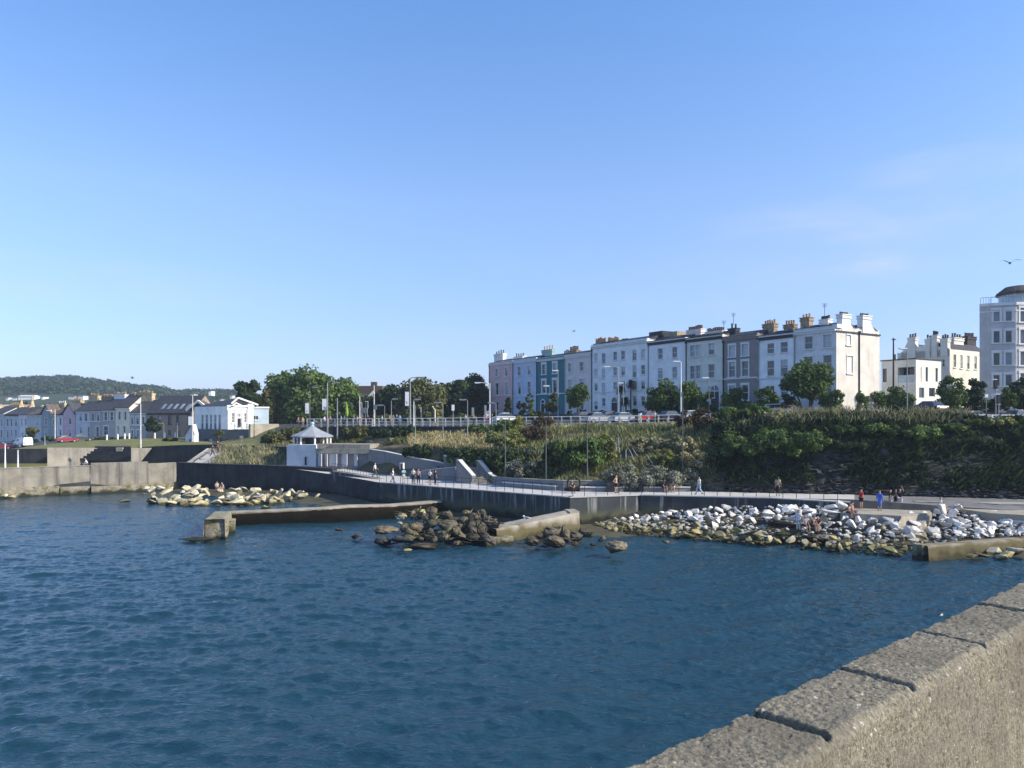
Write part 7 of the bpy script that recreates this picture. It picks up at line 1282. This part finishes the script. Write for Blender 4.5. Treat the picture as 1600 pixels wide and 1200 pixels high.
def body_mesh(kind):
    j = pose(kind); vs = []; es = []; ix = {}
    def add(n, p, r, par=None, r2=None): ix[n] = len(vs); vs.append((*p, r, r2 or r)); (es.append((ix[par], ix[n])) if par else None)
    add('pel', j['pel'], .13, None, .1); add('wai', j['wai'], .12, 'pel', .09); add('che', j['che'], .14, 'wai', .1); add('nec', j['nec'], .055, 'che'); h = j['hea']; add('hea', h, .085, 'nec', .095); add('top', j['top'], .06, 'hea', .07)
    add('nose', h+V3(0, -.115, -.005), .014, 'hea'); add('earL', h+V3(-.092, .01, 0), .016, 'hea'); add('earR', h+V3(.092, .01, 0), .016, 'hea')
    for s, n in ((-1, 'L'), (1, 'R')):
        add('sh'+n, j['sh'+n], .058, 'che'); add('el'+n, j['el'+n], .042, 'sh'+n); add('wr'+n, j['wr'+n], .027, 'el'+n)
        d = j['wr'+n]-j['el'+n]; d /= np.linalg.norm(d); sd_ = np.cross(d, V3(s, 0, 0)); sd_ = sd_/(np.linalg.norm(sd_)+1e-6); pm = j['wr'+n]+d*.06; add('pa'+n, pm, .03, 'wr'+n, .016)
        for q, (o_, l_) in enumerate(((-.03, .075), (-.01, .09), (.01, .085), (.028, .065))): a = pm+sd_*o_+d*.04; add('f%d%s' % (q, n), a, .0095, 'pa'+n); add('g%d%s' % (q, n), a+d*l_*.8+V3(-s*.02, 0, 0), .008, 'f%d%s' % (q, n))
        add('th'+n, pm-sd_*.045+V3(0, -.01, 0), .011, 'pa'+n); add('tt'+n, pm-sd_*.06+d*.045, .009, 'th'+n)
        add('hi'+n, j['hi'+n], .09, 'pel'); add('kn'+n, j['kn'+n], .058, 'hi'+n); add('an'+n, j['an'+n], .038, 'kn'+n); add('to'+n, j['an'+n]+V3(s*.02, -.15, -.055), .036, 'an'+n, .028)
    return skin_mesh('body_'+kind, vs, es)
def cloth(kind, which):
    j = pose(kind); vs = []; es = []; ix = {}
    def add(n, p, r, par=None, r2=None): ix[n] = len(vs); vs.append((*p, r, r2 or r)); (es.append((ix[par], ix[n])) if par else None)
    if which in ('shirt', 'dress', 'robe'):
        lo = j['pel']+V3(0, 0, -.04); add('lo', lo, .165, None, .135); add('wai', j['wai'], .15, 'lo', .125); add('che', j['che'], .165, 'wai', .13); add('nec', j['nec']+V3(0, 0, -.035), .075, 'che')
        for n in 'LR': add('sh'+n, j['sh'+n], .078, 'che'); e_ = j['sh'+n]+(j['el'+n]-j['sh'+n])*(.75 if which != 'robe' else 1.0); add('el'+n, e_, .064, 'sh'+n)
        if which == 'robe':
            for n in 'LR': add('wr'+n, j['el'+n]+(j['wr'+n]-j['el'+n])*.8, .055, 'el'+n)
    if which in ('dress', 'robe', 'skirt'):
        t_ = V3(0, 0, -.0); b_ = (j['knL']+j['knR'])/2
        if which == 'skirt': add('lo', j['pel']+V3(0, 0, .05), .15, None, .12)
        add('sk', (j['pel']+b_)/2+t_, .2, 'lo', .17); add('hem', b_+V3(0, 0, -.05), .21, 'sk', .19)
        if which == 'skirt': an = (j['anL']+j['anR'])/2; add('hem2', an+V3(0, 0, .12), .2, 'hem', .19)
    if which in ('trousers', 'shorts'):
        add('pel', j['pel']+V3(0, 0, .03), .16, None, .13)
        for n in 'LR': add('hi'+n, j['hi'+n], .112, 'pel'); k_ = j['kn'+n] if which == 'trousers' else j['hi'+n]+(j['kn'+n]-j['hi'+n])*.85; add('kn'+n, k_, .08 if which == 'trousers' else .095, 'hi'+n); (add('an'+n, j['an'+n]+V3(0, 0, .02), .062, 'kn'+n) if which == 'trousers' else None)
    return skin_mesh(which+'_'+kind, vs, es)
def hair_mesh(kind, long_):
    j = pose(kind); h = j['hea']; vs = [(*(h+V3(0, .025, .05)), .1, .1), (*(h+V3(0, .04, .1)), .07, .07)]; es = [(0, 1)]
    if long_: vs += [(*(h+V3(0, .08, -.06)), .075, .05), (*(h+V3(0, .1, -.22)), .07, .035)]; es += [(0, 2), (2, 3)]
    return skin_mesh('hair_%s_%d' % (kind, long_), vs, es)
def shoes_mesh(kind, side):
    j = pose(kind); mb = MB()
    for s, n in (side,): a = j['an'+n]; mb.ball((a[0]+s*.01, a[1]-.07, a[2]-.045), .05, 10, 6, (1, 2.7, .9))
    me = bpy.data.meshes.new('shoe'); me.from_pydata(mb.v, [], mb.f); return me
PM = {}
def getm(key, fn, *a):
    if key not in PM: PM[key] = fn(*a)
    return PM[key]
SEATH = .45
def person(label, px, feet, z, kind, rz, shirt=None, lower=None, low='trousers', hair=(.03, .02, .015), long_=False, skin_c=None, sc=1.0, Y=None, top='shirt', group=None, shoe=(.05, .05, .05), carry=None):
    if Y is None: Y = Yof(feet, z)
    p = Pz(px, Y, z); r = thing('person', label, 'person', tuple(p), group, rz); r.scale = (sc,)*3
    def part(nm, me, m, c=None):
        if not me.materials: me.materials.append(M[m])
        o = bpy.data.objects.new(nm, me); col.objects.link(o); o.parent = r; ORI[o] = ORI[r]
        if c: o.color = (*c, 1)
    part('body', getm(('b', kind), body_mesh, kind), 'skin'); part('hair', getm(('h', kind, long_), hair_mesh, kind, long_), 'hair', hair)
    if shirt: part(top, getm((top, kind), cloth, kind, top), 'person_cloth', shirt)
    if lower: part(low, getm((low, kind), cloth, kind, low), 'person_cloth', lower)
    [part('shoe', getm(('s', kind, q_[1]), shoes_mesh, kind, q_), 'person_cloth', shoe) for q_ in ((-1, 'L'), (1, 'R'))]; return r
WH, BK, GY, NV, LB, RD, JE, BG = (.75, .75, .74), (.015, .015, .018), (.2, .2, .21), (.02, .025, .05), (.25, .5, .65), (.5, .03, .03), (.12, .2, .34), (.45, .36, .25)
PZ = 2.92; FC = 0   # faces the camera when rz = 0
person('person in a white skirt and dark top, leftmost walker on the baths walkway', 613.5, 754.5, PZ, 'walk', 1.3, (.05, .05, .06), WH, 'dress', long_=True, sc=.95)
person('person in a light blue shirt and pale shorts on the baths walkway', 630.5, 755, PZ, 'phone', .5, LB, (.55, .55, .5), 'shorts', sc=.97)
person('person in a white shirt and dark trousers on the baths walkway, beside one in pink', 645.5, 756, PZ, 'stand', 2.8, WH, (.06, .06, .06)); person('person in a pinkish patterned top and dark trousers on the baths walkway', 653.5, 756.5, PZ, 'carry', 2.9, (.5, .33, .32), BK, sc=.97)
person('person in a white sleeveless top and dark shorts in front of the pale baths wall', 671.5, 757, PZ, 'phone', 2.4, WH, BK, 'shorts', sc=.93); person('person dressed in dark with a pale arm, rightmost of the walkers below the baths wall', 680, 757.5, PZ, 'stand', 2.2, BK, NV, long_=True, sc=.92)
person('person in a white shirt halfway along the baths ramp, in front of the concrete panels', 586, 746, 3.2, 'walk', 1.5, WH, (.08, .08, .09))
r = person('person in dark clothes leaning on the back wall of the promenade', 893, 771, PZ, 'lean', .3, BK, BK, 'trousers', sc=1.0, Y=74.2)
q = Pz(896.5, 75.2, 3.72); me_v = MB()
for k in range(24): a, c = 2*math.pi*k/24, 2*math.pi*(k+1)/24; me_v.tube((q.x+.62*math.cos(a), q.y, q.z+.62*math.sin(a)), (q.x+.62*math.cos(c), q.y, q.z+.62*math.sin(c)), .1, n=7)
tag(me_v.build('ring', M['dark_metal'], loc=(q.x, q.y, q.z-.7)), 'large round black ring behind the person leaning at the promenade wall', 'ring')
person('shirtless person in dark shorts standing beside the black bin', 962.5, 771.5, PZ, 'hips', .9, None, BK, 'shorts', Y=73.6)
person('person in a dark top with bare legs sitting at the left of a bench', 1036.5, 769, PZ, 'lean', .4, (.03, .015, .015), (.05, .03, .03), 'shorts', long_=True, Y=74.95, sc=.98); person('person in a dark top and pale shorts sitting at the right of a bench', 1052, 769, PZ, 'sit', -.3, BK, (.6, .55, .5), 'shorts', Y=74.95)
person('person in a white top and light jeans walking past the back wall end', 1092.5, 773, PZ, 'walk', -1.35, WH, (.35, .48, .62), long_=True)
person('person in a long black skirt and beige top alone on the promenade', 1215.5, 775, PZ, 'stand', 2.6, BG, BK, 'skirt', long_=True, sc=1.05)
person('person in a red shirt and black shorts on the bathing platform', 1345.5, 788, 2.14, 'stand', 1.9, RD, BK, 'shorts', Y=67.6); person('person in a blue robe standing on the edge of the bathing platform', 1374.5, 797.5, 2.14, 'stand', 2.3, (.05, .16, .6), None, 'shorts', top='robe', hair=(.3, .24, .18)); 
o_ = [o for o in col.objects if o.name.startswith('person') and o.get('label', '').startswith('person in a blue robe')][0]
k_ = bpy.data.objects.new('robe_skirt', getm(('robe_s', 'stand'), cloth, 'stand', 'skirt')); col.objects.link(k_); k_.parent = o_; k_.color = (.05, .16, .6, 1); k_.scale = (1, 1, .78); k_.location = (0, 0, .22)
if not k_.data.materials: k_.data.materials.append(M['person_cloth'])
person('person in a black top and pale trousers, left in the platform group', 1391, 790, 2.14, 'carry', 1.2, BK, (.5, .5, .42), sc=.95, Y=68); person('person all in black in the middle of the group on the platform', 1399.5, 790, 2.14, 'phone', .4, BK, BK, sc=.96, Y=68.2); person('person in a black top and pink-white trousers in the platform group', 1406.5, 790, 2.14, 'raise', -.5, BK, (.62, .5, .5), sc=1.02, Y=67.8, long_=True)
person('shirtless person sitting at the platform corner, left of the pair', 1325.5, 790, 1.72, 'lean', .5, None, (.12, .02, .03), 'shorts', Y=64.5); person('person with bare legs sitting at the platform corner, right of the pair', 1331.5, 790, 1.75, 'sit', .9, (.35, .22, .17), BK, 'shorts', Y=64.6, long_=True)
person('person in a white top sitting on the big grey-white boulder', 1470, 789, 2.3, 'sit', 1.2, WH, (.5, .42, .36), 'shorts', Y=63.8)
person('person in white standing beside the seated bathers', 1247.5, 824, .95, 'stand', 2.5, WH, (.6, .6, .62), Y=62.2, hair=(.12, .07, .05)); person('person with bare legs sitting on the weedy rock, left of the seated bathers', 1258, 823, .95, 'sit', .2, (.3, .25, .27), BK, 'shorts', Y=62.0); person('person in brown bending forward on the weedy rock, middle of the seated bathers', 1269, 823, .95, 'lean', .6, (.2, .11, .08), (.06, .04, .04), 'shorts', Y=62.1); person('person in a dark maroon top at the right of the seated bathers', 1278, 823, .95, 'lean', -.5, (.07, .015, .02), BK, 'shorts', Y=62.3, long_=True)
person('small person in pale clothes sitting on the left boulder heap, left of two', 339, 769, .55, 'sit', .4, (.5, .42, .35), GY, 'shorts', Y=101); person('small person with a white hat sitting on the left boulder heap, right of two', 348.5, 769, .5, 'lean', -.4, (.4, .32, .27), GY, 'shorts', Y=100.5, hair=WH)
person('person in dark clothes walking up the left ramp, left of the couple', 332, 709, 4.55, 'walk', 2.6, BK, BK, Y=113, sc=.95); person('person with a white hat and dark red top walking up the left ramp', 340, 704.5, 5.0, 'walk', 2.6, (.16, .05, .05), (.2, .12, .1), Y=116, hair=WH)
person('person in white sitting on top of the left sea wall', 136, 727, 3.45, 'lean', -.9, WH, GY, Y=104.8)
UP = [(507, 'in white beside the pavilion roof', WH, GY), (516, 'in a brown jacket at the left of the crowd behind the white railing', (.2, .12, .08), BK), (533, 'in a white shirt and black trousers standing by the railing', WH, BK), (537.5, 'in a grey top near the green parasol', GY, NV), (553, 'in a pale top behind the railing left of the crossing', (.55, .5, .45), GY), (557.5, 'in a white dress behind the railing left of the crossing', WH, WH), (561.5, 'in a pink top beside the yellowish post', (.5, .3, .3), GY), (568, 'in dark blue under the traffic lights', NV, BK), (575.5, 'in a dark red top in front of the traffic lights', (.2, .03, .04), BK), (597, 'in white right of the tall white camera post', WH, JE), (609, 'in an ochre top beside the hooked lamp', (.5, .27, .06), (.3, .2, .12)), (614.5, 'in pale pink beside the ochre-dressed one', (.65, .45, .45), (.5, .5, .5)), (619.5, 'in dark clothes with white hair behind the railing', BK, BK), (624.5, 'in bright light blue behind the white railing', (.2, .6, .75), (.2, .3, .4)), (727.5, 'in white walking behind the railing left of the pink house', WH, GY), (740, 'in grey beside the notice totem', GY, BK), (759, 'in a pink dress walking in front of the pink house corner', (.7, .2, .3), (.5, .2, .25)), (769, 'in black with a pale face in front of the pink house', BK, BK), (1000, 'in white at the railing in front of the red car', WH, WH), (1023, 'in a pale top at the right of the red car', (.6, .6, .62), GY), (466, 'in a reddish top on the path above the pavilion, left one', (.4, .15, .12), GY), (473, 'in a beige top on the path above the pavilion, right one', BG, GY)]
for i, (px, lb, a, b_) in enumerate(UP):
    Y = float(np.interp(px, [466, 519, 592, 690, 760, 890, 1000, 1115], [124, 121, 115.8, 110.8, 107, 101.5, 97.2, 92])); person('person '+lb, px, 665, ground(px, Y), ['walk', 'stand', 'carry', 'phone'][i % 4], [1.4, .2, -1.5, 2.9, -1.2][i % 5], a, b_, 'dress' if 'dress' in lb else 'trousers', Y=Y, long_=(i % 3 == 0), sc=.98, hair=(.7, .68, .65) if 'white hair' in lb else (.04, .025, .015))
# ---------------------------------------------------------------- bicycles, gulls
def bicycle(label, px, Y, rz):
    p = P(px, 671, Y); r = thing('bicycle', label, 'bicycle', tuple(p), 'bicycles on the hall terrace', rz); O = Vector(p)
    for sx_ in (-.52, .52):
        mb = MB(); c = O+Vector((sx_, 0, .35))
        for k in range(16): a, e = 2*math.pi*k/16, 2*math.pi*(k+1)/16; mb.tube(c+Vector((.34*math.cos(a), 0, .34*math.sin(a))), c+Vector((.34*math.cos(e), 0, .34*math.sin(e))), .025, n=5)
        for k in range(4): a = math.pi*k/4; mb.tube(c+Vector((.33*math.cos(a), 0, .33*math.sin(a))), c-Vector((.33*math.cos(a), 0, .33*math.sin(a))), .006, n=3)
        mb.build('wheel', M['galv'], r)
    mb = MB(); A, B, C, D_, E = [O+Vector(v) for v in ((-.52, 0, .35), (-.18, 0, .82), (.36, 0, .85), (-.05, 0, .32), (.52, 0, .35))]
    for a, b_ in ((A, B), (B, C), (C, D_), (D_, B), (A, D_), (C, E)): mb.tube(a, b_, .025, n=5)
    mb.build('frame', M['galv'], r); mb = MB(); mb.tube(C, C+Vector((.02, 0, .2)), .02); mb.tube(C+Vector((.02, -.26, .2)), C+Vector((.02, .26, .2)), .018); mb.build('handlebar', M['dark_metal'], r); mb = MB(); mb.ball(B+Vector((0, 0, .12)), .09, 8, 5, (1.5, .8, .5)); mb.build('saddle', M['rubber'], r)
bicycle('pale bicycle leaning at the left of the hall terrace', 363.5, 138.4, .2); bicycle('pale bicycle in front of the hall door', 374, 138, -.15); bicycle('pale bicycle at the right corner of the hall terrace', 386.5, 137.8, .1)
mb = MB(); q = P(362, 671.2, 138.2); q2 = P(391, 671.2, 137.5); mb.hexa([q, q2, q2+Vector((1, 2.2, 0)), q+Vector((1, 2.2, 0))], [v+Vector((0, 0, .06)) for v in (q, q2, q2+Vector((1, 2.2, 0)), q+Vector((1, 2.2, 0)))]); tag(mb.build('hall_terrace', M['concrete'], loc=q), 'narrow concrete terrace in front of the hall door', 'terrace')
def gull(label, px, py, Y, flying, rz=0, sc=1.0):
    p = P(px, py, Y); r = thing('gull', label, 'gull', tuple(p), None, rz); r.scale = (sc,)*3; O = Vector(p); mb = MB(); mb.ball(O+Vector((0, 0, .2 if not flying else 0)), .1, 10, 7, (2.0, .95, .95)); mb.ball(O+Vector((.2, 0, .3 if not flying else .04)), .065, 8, 6, (1.15, .9, 1)); mb.tube(O+Vector((.26, 0, .29 if not flying else .03)), O+Vector((.35, 0, .27 if not flying else .01)), .02, .006, 5); mb.tube(O+Vector((-.15, 0, .2 if not flying else 0)), O+Vector((-.34, 0, .19 if not flying else .01)), .06, .03, 6); mb.build('body', M['white_paint'] if not flying else M['galv'], r, True)
    if flying:
        for s_ in (-1, 1):
            mb = MB(); a = [O+Vector(v) for v in ((.09, s_*.06, .02), (-.1, s_*.06, .02), (-.08, s_*.4, .24), (.13, s_*.4, .26))]; b_ = [O+Vector(v) for v in ((-.2, s_*.78, .14), (-.02, s_*.74, .17))]; mb.extr(a, (0, 0, .02)); mb.extr([a[2], a[3], b_[1], b_[0]], (0, 0, .015)); mb.build('wing', M['grey_metal'], r)
    else:
        mb = MB()
        for s_ in (-1, 1): mb.tube(O+Vector((0, s_*.04, 0)), O+Vector((0, s_*.04, .14)), .012, n=5)
        mb.build('legs', M['terracotta'], r)
        mb = MB(); mb.ball(O+Vector((-.05, 0, .225)), .1, 10, 6, (1.9, 1.02, .7)); mb.build('wing', M['galv'], r, True)
gull('gull with spread wings flying above the apartment block', 1578, 411, 62, True, 1.2); gull('tiny gull flying in front of the wooded hill', 207, 591, 160, True, .2, 1.3); gull('tiny gull flying above the wide white block', 897, 518, 140, True, .4)
gull('white gull standing on the sloping concrete jetty', 822, 813.5, 63.9, False, 2.6, 1.2)

# ---------------------------------------------------------------- the air
hm_ = bpy.data.materials.new('haze_air'); hm_.use_nodes = True; t = hm_.node_tree; t.nodes.clear(); ou = t.nodes.new('ShaderNodeOutputMaterial'); pv = t.nodes.new('ShaderNodeVolumePrincipled')
pv.inputs['Color'].default_value = (.72, .83, 1, 1); pv.inputs['Density'].default_value = .00024; pv.inputs['Anisotropy'].default_value = .1; t.links.new(pv.outputs[0], ou.inputs['Volume'])
o = MB().box((0, 1800, 42.5), (9000, 8400, 95)).build('haze', hm_); o['kind'] = 'stuff'

# layered stones showing in the lower cliff
rng = np.random.default_rng(77); V0 = []; F0 = []
for k in range(900):
    px = rng.uniform(1095, 1640); w_ = 4.02+rng.uniform(0, 1)**1.5*.85; Y, z = loft(px, w_); me = ANG[int(rng.integers(len(ANG)))]; co = np.empty(len(me.vertices)*3, dtype=np.float32); me.vertices.foreach_get('co', co); co = co.reshape(-1, 3); n0 = len(V0); a = rng.normal(0, .35)
    q = co*np.array([rng.uniform(.25, .75), rng.uniform(.2, .45), rng.uniform(.1, .26)]); q = np.stack([q[:, 0]*math.cos(a)-q[:, 1]*math.sin(a), q[:, 0]*math.sin(a)+q[:, 1]*math.cos(a), q[:, 2]], 1)+np.array([(px-CX)/F*Y, Y-.05, z]); V0 += q.tolist(); F0 += [tuple(n0+v for v in p.vertices) for p in me.polygons]
me = bpy.data.meshes.new('cliff_stones'); me.from_pydata(V0, [], F0); me.update(); M['cliff_stone'] = mat('cliff_stone', (.026, .028, .032), .95, .5, .8, bump=.6, bscale=5, c2=(.075, .074, .07)); o = obj('cliff_stones', me, M['cliff_stone']); o['kind'] = 'stuff'

# stakes, fence and hedges of the slope and the terrace
r = thing('sapling_stakes', 'group of pale wooden stakes propped on bare earth in the middle of the slope', 'stakes', tuple(LP(1010, 4.55)))
for a, t0, b_, t1 in ((966, 684, 968, 707), (962, 690, 963, 704), (978, 703, 978, 718), (983, 702, 991, 718), (988, 700, 996, 713), (1010, 710, 1019, 724)):
    A, B = P(a, t0, 79.2), P(b_, t1, 78.4); MB().tube(B, A, .045, n=6).build('stake', M['galv'], r)
fp = []
for px in (655, 690, 720, 760, 800, 840, 872): Y, z = loft(px, 5.05 if px > 700 else 5.2); fp.append(Pz(px, Y-.4, z))
railing('fence', 'low rustic fence of short pale posts crossing the planted slope below the dry grass', fp, 1.0, .6, (.45,), M['galv'], .045, .012, True, cat='fence')
mb = MB(); mb.extr([P(877, 665, 97.5), P(888, 665, 97.6), P(884, 674, 97), P(877.5, 674, 97)], (.3, .6, 0)); mb.extr([P(888.4, 664.8, 97.7), P(912, 664, 98.3), P(903, 671, 98), P(885, 674, 97.3)], (.1, .6, 0)); tag(mb.build('terrace_wall', M['coping_white'], loc=P(880, 674, 97)), 'small pale concrete wall block at the top of the slope below the white railing', 'wall')
for px, Y, top, w_, lb in ((905, 120, 636.5, 58, 'clipped dark hedge at the foot of the beige house'), (945, 114, 638, 22, 'low dark hedge left of the arched blue door'), (992, 110, 637.5, 52, 'dark hedge at the foot of the white block, right of the palms'), (778, 131, 641, 26, 'low dark hedge at the foot of the pink house'), (838, 124, 640, 34, 'low dark hedge at the foot of the teal house'), (1062, 103, 630, 40, 'dark hedge under the street trees of the plain white house')):
    tree('shrub', lb, px, Y, top, w_, 'leaf_dark', n=1300, size=.22, ncl=14, crown_lo=0, trunk=.05, cat='hedge', flat=.4)
